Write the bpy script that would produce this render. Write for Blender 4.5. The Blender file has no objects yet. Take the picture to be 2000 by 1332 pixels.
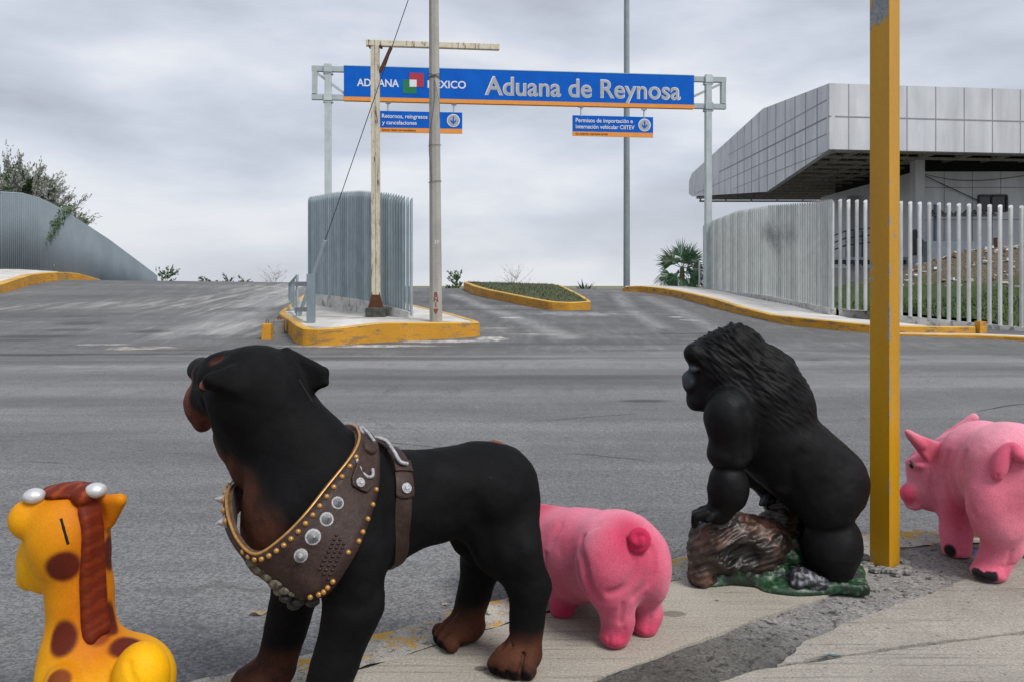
import bpy, bmesh, math, random
import numpy as np
from mathutils import Vector, Matrix, noise as mnoise
from mathutils.bvhtree import BVHTree

# ------------------------------------------------------------------ camera, sky, sun, exposure
F = 1555.0          # focal length in photograph pixels (2000 px wide)
HY = 550.0          # row of the horizon
EYE = 1.30          # eye height
scene = bpy.context.scene
C = scene.collection
cam = bpy.data.cameras.new('camera')
cam.sensor_width = 36.0
cam.lens = 36.0 * F / 2000.0
cam.shift_y = -(666.0 - HY) / 2000.0
cam.clip_end = 8000
cam.clip_start = 0.05
cam_o = bpy.data.objects.new('camera', cam)
cam_o.location = (0, 0, EYE)
cam_o.rotation_euler = (math.radians(90), 0, 0)
C.objects.link(cam_o)
scene.camera = cam_o

SUN_EL, SUN_AZ = 52.0, 136.0     # azimuth clockwise from +Y
w = bpy.data.worlds.new('World')
scene.world = w
w.use_nodes = True
nt = w.node_tree
nt.nodes.clear()
def wn(t, **k):
    n = nt.nodes.new(t)
    for a, b in k.items(): setattr(n, a, b)
    return n
def wl(a, b): nt.links.new(a, b)
out = wn('ShaderNodeOutputWorld')
bg = wn('ShaderNodeBackground'); bg.inputs['Strength'].default_value = 0.1
sky = wn('ShaderNodeTexSky', sky_type='NISHITA')
sky.sun_disc = False
sky.sun_elevation = math.radians(SUN_EL)
sky.sun_rotation = math.radians(SUN_AZ)
tc = wn('ShaderNodeTexCoord')
sep = wn('ShaderNodeSeparateXYZ'); wl(tc.outputs['Generated'], sep.inputs[0])
zc = wn('ShaderNodeMath', operation='MAXIMUM'); wl(sep.outputs['Z'], zc.inputs[0]); zc.inputs[1].default_value = 0.0
zp = wn('ShaderNodeMath', operation='ADD'); wl(zc.outputs[0], zp.inputs[0]); zp.inputs[1].default_value = 0.16
dx = wn('ShaderNodeMath', operation='DIVIDE'); wl(sep.outputs['X'], dx.inputs[0]); wl(zp.outputs[0], dx.inputs[1])
dy = wn('ShaderNodeMath', operation='DIVIDE'); wl(sep.outputs['Y'], dy.inputs[0]); wl(zp.outputs[0], dy.inputs[1])
cmb = wn('ShaderNodeCombineXYZ'); wl(dx.outputs[0], cmb.inputs[0]); wl(dy.outputs[0], cmb.inputs[1])
mp = wn('ShaderNodeMapping'); wl(tc.outputs['Generated'], mp.inputs[0])
mp.inputs['Scale'].default_value = (1.5, 1.5, 4.6); mp.inputs['Location'].default_value = (3.7, 1.9, 0)
n1 = wn('ShaderNodeTexNoise'); wl(mp.outputs[0], n1.inputs['Vector'])
n1.inputs['Scale'].default_value = 1.9; n1.inputs['Detail'].default_value = 8; n1.inputs['Roughness'].default_value = 0.50; n1.inputs['Distortion'].default_value = 0.12
rp = wn('ShaderNodeValToRGB'); wl(n1.outputs['Fac'], rp.inputs[0])
e = rp.color_ramp.elements
e[0].position = 0.34; e[0].color = (4.1, 4.35, 5.05, 1)
e[1].position = 0.64; e[1].color = (7.3, 7.5, 7.95, 1)
m_ = e.new(0.50); m_.color = (5.6, 6.0, 6.85, 1)
# paler towards the horizon
hz = wn('ShaderNodeMapRange'); wl(sep.outputs['Z'], hz.inputs[0])
hz.inputs['From Min'].default_value = 0.0; hz.inputs['From Max'].default_value = 0.17
hz.inputs['To Min'].default_value = 0.35; hz.inputs['To Max'].default_value = 0.0
mxh = wn('ShaderNodeMixRGB'); wl(hz.outputs[0], mxh.inputs[0]); wl(rp.outputs[0], mxh.inputs[1]); mxh.inputs[2].default_value = (6.1, 6.2, 6.55, 1)
mx = wn('ShaderNodeMixRGB'); mx.inputs[0].default_value = 0.93
wl(sky.outputs[0], mx.inputs[1]); wl(mxh.outputs[0], mx.inputs[2])
wl(mx.outputs[0], bg.inputs['Color']); wl(bg.outputs[0], out.inputs[0])

sun = bpy.data.lights.new('sun', 'SUN')
sun.energy = 2.7
sun.angle = math.radians(24)
sun.color = (1.0, 0.965, 0.92)
sun_o = bpy.data.objects.new('sun', sun)
az, el = math.radians(SUN_AZ), math.radians(SUN_EL)
to_sun = Vector((math.sin(az) * math.cos(el), math.cos(az) * math.cos(el), math.sin(el)))
sun_o.rotation_euler = to_sun.to_track_quat('Z', 'Y').to_euler()
sun_o.location = (10, -10, 30)
C.objects.link(sun_o)
scene.view_settings.view_transform = 'Standard'
scene.view_settings.look = 'None'
scene.view_settings.exposure = 0.2
scene.view_settings.gamma = 1.0

# ------------------------------------------------------------------ helpers
R = random.Random(7)
def W(x, y, Y):                      # point of the place seen at photograph pixel (x, y), Y metres ahead
    return Vector(((x - 1000.0) * Y / F, Y, EYE - (y - HY) * Y / F))
def G0(x, y, z=0.0):                 # the same, lying on the level z
    Y = (EYE - z) * F / (y - HY)
    return W(x, y, Y)

def smooth(t): t = max(0.0, min(1.0, t)); return t * t * (3 - 2 * t)
def lerp(a, b, t): return a + (b - a) * t

# the road: flat in front, climbing to a crest 36 m away, falling beyond it
def crest(X):
    zl = 1.25 + 0.012 * (-10.2 - X) if X < -10.2 else 1.25
    zr_ = 0.97 - 0.006 * max(0, min(X, 8))
    return lerp(zl, zr_, smooth((X + 9.0) / 5.5))
def road_z(X, Y):
    if Y <= 15.2: return -0.10
    if Y <= 36:
        t = (Y - 15.2) / 20.8
        k = 0.10
        g = (t * t / (2 * k) if t < k else t - k / 2) / (1 - k / 2)
        if t > 0.9: g -= ((t - 0.9) ** 2) / 0.2 * 0.9
        g /= 0.955
        return -0.10 + (crest(X) + 0.10) * min(g, 1.0)
    d = Y - 36
    return crest(X) - 0.035 * d * smooth(d / 8) - 0.0
def G(x, y, ymax=35.6):              # where the sight line of a pixel meets the road
    Y = 2.0
    while Y < ymax:
        p = W(x, y, Y)
        if p.z <= road_z(p.x, p.y): return p
        Y += 0.02
    p = W(x, y, ymax); p.z = road_z(p.x, p.y)
    return p

# ---- node materials
class NM:
    def __init__(s, name, rough=0.8):
        s.m = bpy.data.materials.new(name); s.m.use_nodes = True
        s.t = s.m.node_tree; s.t.nodes.clear()
        s.o = s.n('ShaderNodeOutputMaterial'); s.b = s.n('ShaderNodeBsdfPrincipled')
        s.l(s.b.outputs[0], s.o.inputs[0]); s.b.inputs['Roughness'].default_value = rough
        s.co = s.n('ShaderNodeTexCoord'); s.obj = s.co.outputs['Object']
        s.geo = s.n('ShaderNodeNewGeometry'); s.pos = s.geo.outputs['Position']
    def n(s, t, **k):
        n = s.t.nodes.new(t)
        for a, b in k.items(): setattr(n, a, b)
        return n
    def l(s, a, b): s.t.links.new(a, b)
    def set(s, inp, v):
        if hasattr(v, 'node'): s.l(v, inp)
        elif isinstance(v, (int, float)): inp.default_value = v
        else: inp.default_value = tuple(v) + ((1,) if len(v) == 3 and len(inp.default_value) == 4 else ())
    def map(s, vec, scale=(1, 1, 1), rot=(0, 0, 0), loc=(0, 0, 0)):
        n = s.n('ShaderNodeMapping'); s.l(vec, n.inputs[0])
        n.inputs['Scale'].default_value = scale; n.inputs['Rotation'].default_value = rot; n.inputs['Location'].default_value = loc
        return n.outputs[0]
    def noise(s, vec, scale, detail=4, rough=0.55, dist=0.0):
        n = s.n('ShaderNodeTexNoise'); s.l(vec, n.inputs['Vector'])
        n.inputs['Scale'].default_value = scale; n.inputs['Detail'].default_value = detail
        n.inputs['Roughness'].default_value = rough; n.inputs['Distortion'].default_value = dist
        return n.outputs['Fac']
    def vor(s, vec, scale, feature='F1', out='Distance', rnd=1.0):
        n = s.n('ShaderNodeTexVoronoi', feature=feature); s.l(vec, n.inputs['Vector']); n.inputs['Scale'].default_value = scale
        n.inputs['Randomness'].default_value = rnd
        return n.outputs[out]
    def ramp(s, fac, *stops):
        n = s.n('ShaderNodeValToRGB'); s.l(fac, n.inputs[0]); e = n.color_ramp.elements
        for i, (p, c) in enumerate(stops):
            el_ = e[i] if i < 2 else e.new(p)
            el_.position = p
            el_.color = (c, c, c, 1) if isinstance(c, (int, float)) else tuple(c) + (1,)
        return n.outputs[0]
    def step(s, fac, a, b):
        n = s.n('ShaderNodeMapRange', interpolation_type='SMOOTHSTEP'); s.l(fac, n.inputs[0])
        n.inputs['From Min'].default_value = a; n.inputs['From Max'].default_value = b
        return n.outputs[0]
    def math(s, op, a, b=0.0):
        n = s.n('ShaderNodeMath', operation=op); s.set(n.inputs[0], a); s.set(n.inputs[1], b); return n.outputs[0]
    def mix(s, f, a, b, mode='MIX'):
        n = s.n('ShaderNodeMixRGB', blend_type=mode); s.set(n.inputs[0], f); s.set(n.inputs[1], a); s.set(n.inputs[2], b); return n.outputs[0]
    def blob(s, loc, rx, ry, rot=0.0, soft=0.5, rag=0.35, nscale=3.0):   # a stain on the ground with a ragged outline
        n = s.n('ShaderNodeMapping', vector_type='TEXTURE'); s.l(s.pos, n.inputs[0])
        n.inputs['Location'].default_value = (loc[0], loc[1], 0); n.inputs['Rotation'].default_value = (0, 0, rot)
        n.inputs['Scale'].default_value = (rx, ry, 1e6)
        ln = s.n('ShaderNodeVectorMath', operation='LENGTH'); s.l(n.outputs[0], ln.inputs[0])
        nz = s.noise(n.outputs[0], nscale, 4, 0.6)
        d = s.math('ADD', ln.outputs['Value'], s.math('MULTIPLY', s.math('SUBTRACT', nz, 0.5), rag * 2))
        return s.math('SUBTRACT', 1.0, s.step(d, 1.0 - soft, 1.0))
    def bump(s, h, strength=0.4, dist=0.01, prev=None):
        n = s.n('ShaderNodeBump'); s.l(h, n.inputs['Height']); n.inputs['Strength'].default_value = strength; n.inputs['Distance'].default_value = dist
        if prev is not None: s.l(prev, n.inputs['Normal'])
        s.l(n.outputs[0], s.b.inputs['Normal']); return n.outputs[0]
    def col(s, v): s.set(s.b.inputs['Base Color'], v)
    def rough(s, v): s.set(s.b.inputs['Roughness'], v)
    def metal(s, v): s.set(s.b.inputs['Metallic'], v)

def simple(name, c, rough=0.7, metal=0.0, var=0.12, scale=8.0, bump=0.0):
    k = NM(name, rough); k.metal(metal)
    f = k.noise(k.pos, scale, 5, 0.6)
    k.col(k.ramp(f, (0.3, tuple(x * (1 - var) for x in c)), (0.7, tuple(min(1, x * (1 + var)) for x in c))))
    if bump: k.bump(k.noise(k.pos, scale * 8, 3), bump, 0.005)
    return k.m

# ---- mesh builder (world coordinates)
class MB:
    def __init__(s): s.v = []; s.f = []; s.mi = []; s.sm = []; s.cur = 0
    def add(s, vs, fs, smooth=False):
        b = len(s.v); s.v += [tuple(p) for p in vs]
        for f in fs: s.f.append(tuple(b + i for i in f)); s.mi.append(s.cur); s.sm.append(smooth)
    def box(s, c, size, rz=0.0, M=None):
        hx, hy, hz = size[0] / 2, size[1] / 2, size[2] / 2
        m = M if M is not None else Matrix.Rotation(rz, 3, 'Z')
        vs = [Vector(c) + m @ Vector((x, y, z)) for z in (-hz, hz) for x, y in ((-hx, -hy), (hx, -hy), (hx, hy), (-hx, hy))]
        s.add(vs, [(3, 2, 1, 0), (4, 5, 6, 7), (0, 1, 5, 4), (1, 2, 6, 5), (2, 3, 7, 6), (3, 0, 4, 7)])
    def bar(s, a, b, wx, wz, up=Vector((0, 0, 1))):      # square bar from a to b
        a, b = Vector(a), Vector(b); d = (b - a); L = d.length; d.normalize()
        if abs(d.dot(up)) > 0.98: up = Vector((0, 1, 0))
        x = d.cross(up).normalized(); z = x.cross(d)
        M = Matrix((x, d, z)).transposed()
        s.box((a + b) / 2, (wx, L, wz), M=M)
    def tube(s, pts, r, n=8, cap=True, smooth=True, tilt=None):
        pts = [Vector(p) for p in pts]; N = len(pts)
        rs = [r] * N if isinstance(r, (int, float)) else list(r)
        vs = []; X = None
        for i, p in enumerate(pts):
            d = (pts[min(i + 1, N - 1)] - pts[max(i - 1, 0)]).normalized()
            if X is None:
                X = d.cross(Vector((0, 0, 1)) if abs(d.z) < 0.95 else Vector((0, 1, 0))).normalized()
            else: X = (X - d * X.dot(d)).normalized()
            Yv = d.cross(X)
            for k in range(n):
                a = 2 * math.pi * (k + 0.5) / n
                vs.append(p + (X * math.cos(a) + Yv * math.sin(a)) * rs[i])
        if tilt is not None:                               # slanted cut at the end of a pipe
            for k in range(n):
                q = vs[(N - 1) * n + k]; q.z += (q - pts[-1]).dot(tilt)
        fs = []
        for i in range(N - 1):
            for k in range(n):
                a, b = i * n + k, i * n + (k + 1) % n
                fs.append((a, b, b + n, a + n))
        s.add(vs, fs, smooth)
        if cap:
            b = len(s.v) - len(vs)
            for f in (tuple(b + k for k in range(n))[::-1], tuple(b + (N - 1) * n + k for k in range(n))):
                s.f.append(f); s.mi.append(s.cur); s.sm.append(False)
    def disc(s, c, nrm, r, h, n=20, dome=False):
        c = Vector(c); nrm = Vector(nrm).normalized()
        s.tube([c, c + nrm * h], r, n, smooth=False)
    def ball(s, c, r, n=10, squash=None, M=None):
        rr = (r, r, r) if isinstance(r, (int, float)) else r
        vs = []; fs = []; m = M if M is not None else Matrix.Identity(3)
        for i in range(n + 1):
            th = math.pi * i / n
            for k in range(2 * n):
                ph = math.pi * k / n
                vs.append(Vector(c) + m @ Vector((rr[0] * math.sin(th) * math.cos(ph), rr[1] * math.sin(th) * math.sin(ph), rr[2] * math.cos(th))))
        for i in range(n):
            for k in range(2 * n):
                a, b = i * 2 * n + k, i * 2 * n + (k + 1) % (2 * n)
                fs.append((a, a + 2 * n, b + 2 * n, b))
        s.add(vs, fs, True)
    def poly(s, pts, flip=False):
        s.add(pts, [tuple(range(len(pts)))[::-1] if flip else tuple(range(len(pts)))])
    def prism(s, pts, thick):                              # a flat outline given a real thickness (vector)
        n = len(pts); t = Vector(thick)
        vs = [Vector(p) for p in pts] + [Vector(p) + t for p in pts]
        s.add(vs, [tuple(range(n))[::-1], tuple(range(n, 2 * n))] + [(i, (i + 1) % n, (i + 1) % n + n, i + n) for i in range(n)])
    def build(s, name, mats, parent=None, base=None, label=None):
        if not isinstance(mats, (list, tuple)): mats = [mats]
        o0 = wpos(parent) if parent is not None else (Vector(base) if base is not None else Vector((0, 0, 0)))
        me = bpy.data.meshes.new(name)
        me.from_pydata([(p[0] - o0.x, p[1] - o0.y, p[2] - o0.z) for p in s.v], [], s.f)
        for m in mats: me.materials.append(m)
        me.polygons.foreach_set('material_index', s.mi); me.polygons.foreach_set('use_smooth', s.sm)
        bm = bmesh.new(); bm.from_mesh(me); bmesh.ops.recalc_face_normals(bm, faces=bm.faces); bm.to_mesh(me); bm.free()
        if any(s.sm): me.set_sharp_from_angle(angle=math.radians(52))
        return link(name, me, parent, o0, label)
def wpos(o):
    p = Vector((0, 0, 0))
    while o is not None: p = p + Vector(o.location); o = o.parent
    return p
def link(name, me, parent, o0, label=None):
    o = bpy.data.objects.new(name, me); C.objects.link(o)
    if parent is not None: o.parent = parent
    else: o.location = o0
    if label: o['label'] = label
    return o
def thing(name, label, cat, base, group=None):
    o = bpy.data.objects.new(name, None); C.objects.link(o); o.location = Vector(base); o.empty_display_size = 0.1
    return tag(o, label, cat, group)
def tag(o, label, cat, group=None):
    o['label'] = label; o['category'] = cat
    if group: o['group'] = group
    return o
def struct(o, kind='structure'): o['kind'] = kind; return o
def bevel(o, wd=0.004, seg=2):
    m = o.modifiers.new('bevel', 'BEVEL'); m.width = wd; m.segments = seg; m.limit_method = 'ANGLE'; m.angle_limit = math.radians(40); return o
def grid_mesh(name, xs, ys, zf, mats, smooth=True, keep=None):
    me = bpy.data.meshes.new(name); nx, ny = len(xs), len(ys)
    vs = [(x, y, zf(x, y)) for y in ys for x in xs]
    fs = [(j * nx + i, j * nx + i + 1, (j + 1) * nx + i + 1, (j + 1) * nx + i) for j in range(ny - 1) for i in range(nx - 1) if keep is None or keep(xs[i], ys[j])]
    me.from_pydata(vs, [], fs); me.materials.append(mats)
    if smooth: me.polygons.foreach_set('use_smooth', [True] * len(fs))
    o = bpy.data.objects.new(name, me); C.objects.link(o); return o
def catmull(pts, n, closed=False):
    P = [Vector(p) for p in pts]; N = len(P); o = []
    segs = N if closed else N - 1
    for i in range(segs):
        p0 = P[(i - 1) % N] if closed or i > 0 else P[0]; p1 = P[i]; p2 = P[(i + 1) % N]
        p3 = P[(i + 2) % N] if closed or i + 2 < N else P[-1]
        for k in range(n):
            t = k / n
            o.append(0.5 * ((2 * p1) + (p2 - p0) * t + (2 * p0 - 5 * p1 + 4 * p2 - p3) * t * t + (3 * p1 - p0 - 3 * p2 + p3) * t ** 3))
    if not closed: o.append(P[-1])
    return o
def resample(pts, step):
    pts = [Vector(p) for p in pts]; out = [pts[0]]; acc = 0.0
    for a, b in zip(pts, pts[1:]):
        L = (b - a).length; d = step - acc
        while d <= L + 1e-9:
            out.append(a + (b - a) * (d / L)); d += step
        acc = L - (d - step)
    return out

def text_mesh(body, bold=0.0, extrude=0.004):
    cu = bpy.data.curves.new('txt', 'FONT'); cu.body = body; cu.size = 1.0; cu.offset = bold; cu.extrude = 0.0; cu.resolution_u = 6
    ob = bpy.data.objects.new('txt', cu); C.objects.link(ob)
    dg = bpy.context.evaluated_depsgraph_get(); dg.update()
    me = bpy.data.meshes.new_from_object(ob.evaluated_get(dg))
    vs = [v.co.copy() for v in me.vertices]; fs = [tuple(p.vertices) for p in me.polygons]
    bpy.data.objects.remove(ob); bpy.data.curves.remove(cu); bpy.data.meshes.remove(me)
    return vs, fs
# ------------------------------------------------------------------ ground, road, pavement
def asphalt():
    k = NM('asphalt', 0.85); p = k.pos
    big = k.noise(k.map(p, (0.10, 0.38, 1)), 1.3, 5, 0.6, 0.4)
    streak = k.noise(k.map(p, (0.045, 1.1, 1), (0, 0, 0.10)), 1.6, 6, 0.62, 0.3)
    fine = k.noise(p, 210, 3, 0.7)
    peb = k.vor(p, 95, out='Color')
    pebv = k.n('ShaderNodeSeparateXYZ'); k.l(peb, pebv.inputs[0])
    c = k.ramp(big, (0.30, (0.096, 0.096, 0.100)), (0.68, (0.190, 0.191, 0.195)))
    c = k.mix(0.6, c, k.ramp(streak, (0.3, (0.63, 0.63, 0.65)), (0.68, (1.22, 1.22, 1.21))), 'MULTIPLY')
    c = k.mix(0.85, c, k.ramp(fine, (0.30, (0.35, 0.35, 0.35)), (0.68, (1.6, 1.59, 1.56))), 'MULTIPLY')
    c = k.mix(0.6, c, k.ramp(pebv.outputs[0], (0.05, 0.35), (0.95, 1.6)), 'MULTIPLY')
    pit = k.noise(k.map(p, (1, 1.3, 1)), 46, 5, 0.8)
    c = k.mix(k.math('MULTIPLY', k.math('SUBTRACT', 1.0, k.step(pit, 0.30, 0.42)), 0.75), c, (0.035, 0.035, 0.037))
    c = k.mix(k.math('MULTIPLY', k.step(pit, 0.62, 0.72), 0.35), c, (0.36, 0.36, 0.35))
    # wheel paths up the left ramp and the middle lane: paler, dusty
    dust = k.noise(k.map(p, (1.5, 0.16, 1), (0, 0, 0.36)), 1.7, 6, 0.65, 0.6)
    dm = k.step(dust, 0.42, 0.66)
    dust2 = k.noise(k.map(p, (0.35, 1.9, 1), (0, 0, -0.12)), 1.3, 6, 0.68, 0.5)
    dm2 = k.step(dust2, 0.46, 0.70)
    for i, (x, y, rx, ry, rot, amt) in enumerate(DUST):
        f = k.math('MULTIPLY', k.math('MULTIPLY', k.blob((x, y), rx, ry, rot, 0.75, 0.3), dm if i < 4 else dm2), amt)
        c = k.mix(f, c, (0.43, 0.42, 0.40))
    for (x, y, rx, ry, rot, amt) in OIL_AND_SHADE:
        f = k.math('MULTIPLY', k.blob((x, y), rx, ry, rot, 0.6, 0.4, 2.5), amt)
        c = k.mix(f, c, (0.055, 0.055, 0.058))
    for (x, y, rx, ry, rot, amt, cc) in PATCH:
        f = k.math('MULTIPLY', k.blob((x, y), rx * 1.15, ry * 1.15, rot, 0.45, 0.8, 2.4), amt)
        f = k.math('MULTIPLY', f, k.step(k.noise(p, 3.1, 6, 0.75), 0.36, 0.52))
        c = k.mix(f, c, cc)
    at = k.n('ShaderNodeAttribute'); at.attribute_name = 'track'
    sp3 = k.n('ShaderNodeSeparateXYZ'); k.l(at.outputs['Color'], sp3.inputs[0])
    tn = k.noise(k.map(p, (2.2, 0.5, 1)), 1.6, 6, 0.7, 0.4); tf = k.step(tn, 0.30, 0.58)
    c = k.mix(k.math('MULTIPLY', k.math('MULTIPLY', sp3.outputs[0], tf), 0.85), c, k.ramp(fine, (0.3, 0.035), (0.7, 0.085)))
    c = k.mix(k.math('MULTIPLY', k.math('MULTIPLY', sp3.outputs[1], tf), 0.55), c, k.ramp(fine, (0.3, 0.22), (0.7, 0.44)))
    # hairline cracks
    wobn = k.n('ShaderNodeTexNoise'); k.l(p, wobn.inputs['Vector']); wobn.inputs['Scale'].default_value = 2.2; wobn.inputs['Detail'].default_value = 5; wob = wobn.outputs['Color']
    cr = k.vor(k.map(k.mix(1.0, p, k.map(wob, (0.9, 0.9, 0)), 'ADD'), (0.22, 0.5, 1)), 0.9, 'DISTANCE_TO_EDGE')
    c = k.mix(k.math('MULTIPLY', k.math('SUBTRACT', 1.0, k.step(cr, 0.0, 0.005)), 0.35), c, (0.05, 0.05, 0.05))
    k.col(c)
    b = k.bump(fine, 0.55, 0.006)
    k.bump(pebv.outputs[0], 0.35, 0.004, b)
    return k.m
def gp(x, y):
    p = G(x, y); return p.x, p.y
DUST = []; OIL_AND_SHADE = []; PATCH = []
for (x, y, rx, ry, rot, amt) in [(500, 640, 4.5, 2.2, 0.5, .9), (480, 590, 5.5, 5.0, 0.3, .95), (560, 560, 3.5, 6, 0, .8), (60, 600, 6, 1.6, 0.25, .8),
                                 (1010, 650, 2.6, .9, -.4, .9), (1150, 655, 3.2, .5, -.3, .7), (960, 640, 1.2, .6, 0, .9), (1040, 600, 2.2, 1.6, -.5, .7), (1000, 700, 7, .8, -.1, .35), (100, 720, 7, .9, 0, .35)]:
    a, b = gp(x, y); DUST.append((a, b, rx, ry, rot, amt))
for (x, y, rx, ry, rot, amt) in [(75, 658, 1.2, .35, 0, .75), (40, 665, .9, .25, 0, .6), (165, 632, 1.0, .5, 0, .6), (130, 645, .8, .35, 0, .5), (290, 648, .7, .35, 0, .6), (155, 618, .8, .4, 0, .5), (80, 692, 4.5, .22, 0, .6), (500, 605, 1.2, 1.0, 0, .6),  # far-left streaks: shadows in road dips painted dark; the others are dark marks
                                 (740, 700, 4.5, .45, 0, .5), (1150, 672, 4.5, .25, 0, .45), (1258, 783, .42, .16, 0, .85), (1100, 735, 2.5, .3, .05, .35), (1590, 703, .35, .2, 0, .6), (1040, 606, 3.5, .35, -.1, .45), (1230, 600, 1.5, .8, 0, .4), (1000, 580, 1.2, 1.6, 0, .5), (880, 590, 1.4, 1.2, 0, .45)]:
    a, b = gp(x, y); OIL_AND_SHADE.append((a, b, rx, ry, rot, min(.95, amt * 1.35)))
for (x, y, rx, ry, rot, amt, cc) in [(275, 680, .75, .32, 0, .9, (.46, .41, .33)), (200, 673, .6, .14, 0, .8, (.42, .41, .40)), (360, 681, .7, .16, 0, .7, (.12, .10, .075)), (1130, 614, 1.5, .55, -.1, .9, (.33, .33, .33)),
                                     (998, 621, .35, .16, 0, .95, (.62, .61, .6)), (1320, 620, .25, .16, 0, .8, (.6, .6, .6)), (1345, 626, .3, .14, -.4, .8, (.6, .6, .6)), (700, 676, 1.7, .22, 0, .9, (.60, .57, .52)), (960, 662, .35, .4, 0, .9, (.58, .57, .54)), (860, 667, 1.1, .2, .05, .9, (.55, .54, .52))]:
    a, b = gp(x, y); PATCH.append((a, b, rx, ry, rot, amt, cc))

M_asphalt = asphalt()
xs = list(np.arange(-46, -16, 0.7)) + list(np.arange(-16, 14, .2)) + list(np.arange(14, 31, .7)); ys = list(np.arange(0.4, 8, 0.8)) + list(np.arange(8, 37, 0.2)) + list(np.arange(37, 62, .7))
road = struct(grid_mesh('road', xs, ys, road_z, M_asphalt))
# rubber tracks, damp wear and pale polished lanes: (pixels along the mark, half width in metres, darkness, paleness)
TR = [([(1060, 668), (985, 632), (915, 603), (868, 581), (838, 565)], .32, .9, 0), ([(1180, 668), (1060, 622), (965, 594), (905, 576), (880, 565)], .35, .75, 0), ([(900, 640), (868, 612), (838, 588), (815, 570)], .4, .8, 0), ([(1110, 660), (1010, 622), (935, 596), (885, 575)], .3, 0, .9),
      ([(1330, 665), (1250, 625), (1205, 597), (1185, 572)], .38, .85, 0), ([(1470, 665), (1370, 618), (1290, 590), (1232, 574)], .3, .8, 0), ([(1290, 640), (1232, 606), (1205, 575)], .3, 0, .8), ([(1420, 655), (1330, 610), (1260, 580)], .3, 0, .7),
      ([(40, 660), (220, 618), (360, 585), (480, 560), (540, 552)], .45, .5, 0), ([(180, 690), (330, 640), (440, 600), (530, 560)], .4, .4, 0), ([(420, 650), (500, 610), (550, 575), (575, 556)], .5, 0, 1.0), ([(330, 660), (430, 620), (520, 575), (552, 556)], .35, 0, .7), ([(60, 600), (200, 575), (330, 556)], .6, .45, 0),
      ([(-100, 694), (200, 693), (420, 688)], .28, .95, 0), ([(560, 690), (900, 690), (1200, 684), (1500, 676)], .5, .65, 0), ([(-100, 745), (500, 735), (1000, 742), (1500, 730), (2100, 720)], .35, .35, 0), ([(-100, 790), (600, 800), (1100, 790), (2100, 775)], .30, .35, 0), ([(-100, 720), (700, 712), (1300, 712), (2100, 700)], .6, 0, .5), ([(-100, 765), (700, 765), (1300, 760), (2100, 745)], .5, 0, .35), ([(-100, 860), (700, 880), (1400, 860), (2100, 840)], .35, .25, 0),
      ([(1500, 668), (1800, 682), (2100, 700)], .45, .4, 0), ([(1290, 690), (1600, 690), (2000, 712)], .4, 0, .45), ([(830, 604), (1000, 607), (1160, 608), (1300, 606)], .10, .9, 0), ([(980, 655), (1200, 654), (1480, 651)], .05, .8, 0), ([(-100, 640), (150, 640)], .5, .3, 0), ([(250, 682), (330, 684), (420, 683)], .10, .9, 0)]
V_ = np.array([v.co[:2] for v in road.data.vertices]); tk = np.zeros((len(V_), 4)); tk[:, 3] = 1
tk[:, 0] = .55 * np.clip((V_[:, 1] - 15.3) / 1.2, 0, 1)          # the ramp is toned darker than the flat road
for pts, hw, dk, pl in TR:
    q = catmull([G(*p_) for p_ in pts], 8); q = np.array([(v.x, v.y) for v in q]); m_d = np.full(len(V_), 99.0)
    for a, b in zip(q, q[1:]):
        ba = b - a; t = np.clip(((V_ - a) @ ba) / max(ba @ ba, 1e-9), 0, 1); m_d = np.minimum(m_d, np.hypot(*(V_ - a - t[:, None] * ba).T))
    f_ = np.clip(1.25 - m_d / max(hw, .14), 0, 1); tk[:, 0] = np.maximum(tk[:, 0] * (1 - f_ * pl), f_ * dk); tk[:, 1] = np.maximum(tk[:, 1] * (1 - f_ * dk), f_ * pl)
road.data.attributes.new('track', 'FLOAT_COLOR', 'POINT').data.foreach_set('color', tk.astype(np.float32).ravel())
tagl = lambda o, l: o.__setitem__('label', l)
tagl(road, 'worn grey asphalt road climbing a ramp to a crest')

def far_z(X, Y):
    d = math.hypot(X * 0.5, Y)
    z = road_z(max(-46, min(31, X)), min(max(Y, 0), 60)) - 0.35
    return lerp(z, -28.0, smooth((max(d, Y) - 62) / 260.0)) - (0.25 if abs(X) > 46 else 0)
k = NM('dry_ground', 0.95)
f = k.noise(k.pos, 0.2, 6, 0.6)
k.col(k.ramp(f, (0.35, (0.09, 0.11, 0.05)), (0.6, (0.2, 0.17, 0.11))))
gx = [-4000, -1500, -600, -250, -120] + list(np.arange(-80, 81, 5)) + [120, 250, 600, 1500, 4000]
gy = [-300, -60, -20, -8] + list(np.arange(-2, 80, 3)) + [90, 110, 140, 180, 240, 330, 600, 1500, 5000]
gnd = struct(grid_mesh('ground', gx, gy, far_z, k.m)); tagl(gnd, 'dry scrub ground falling away beyond the ramp')

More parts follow.
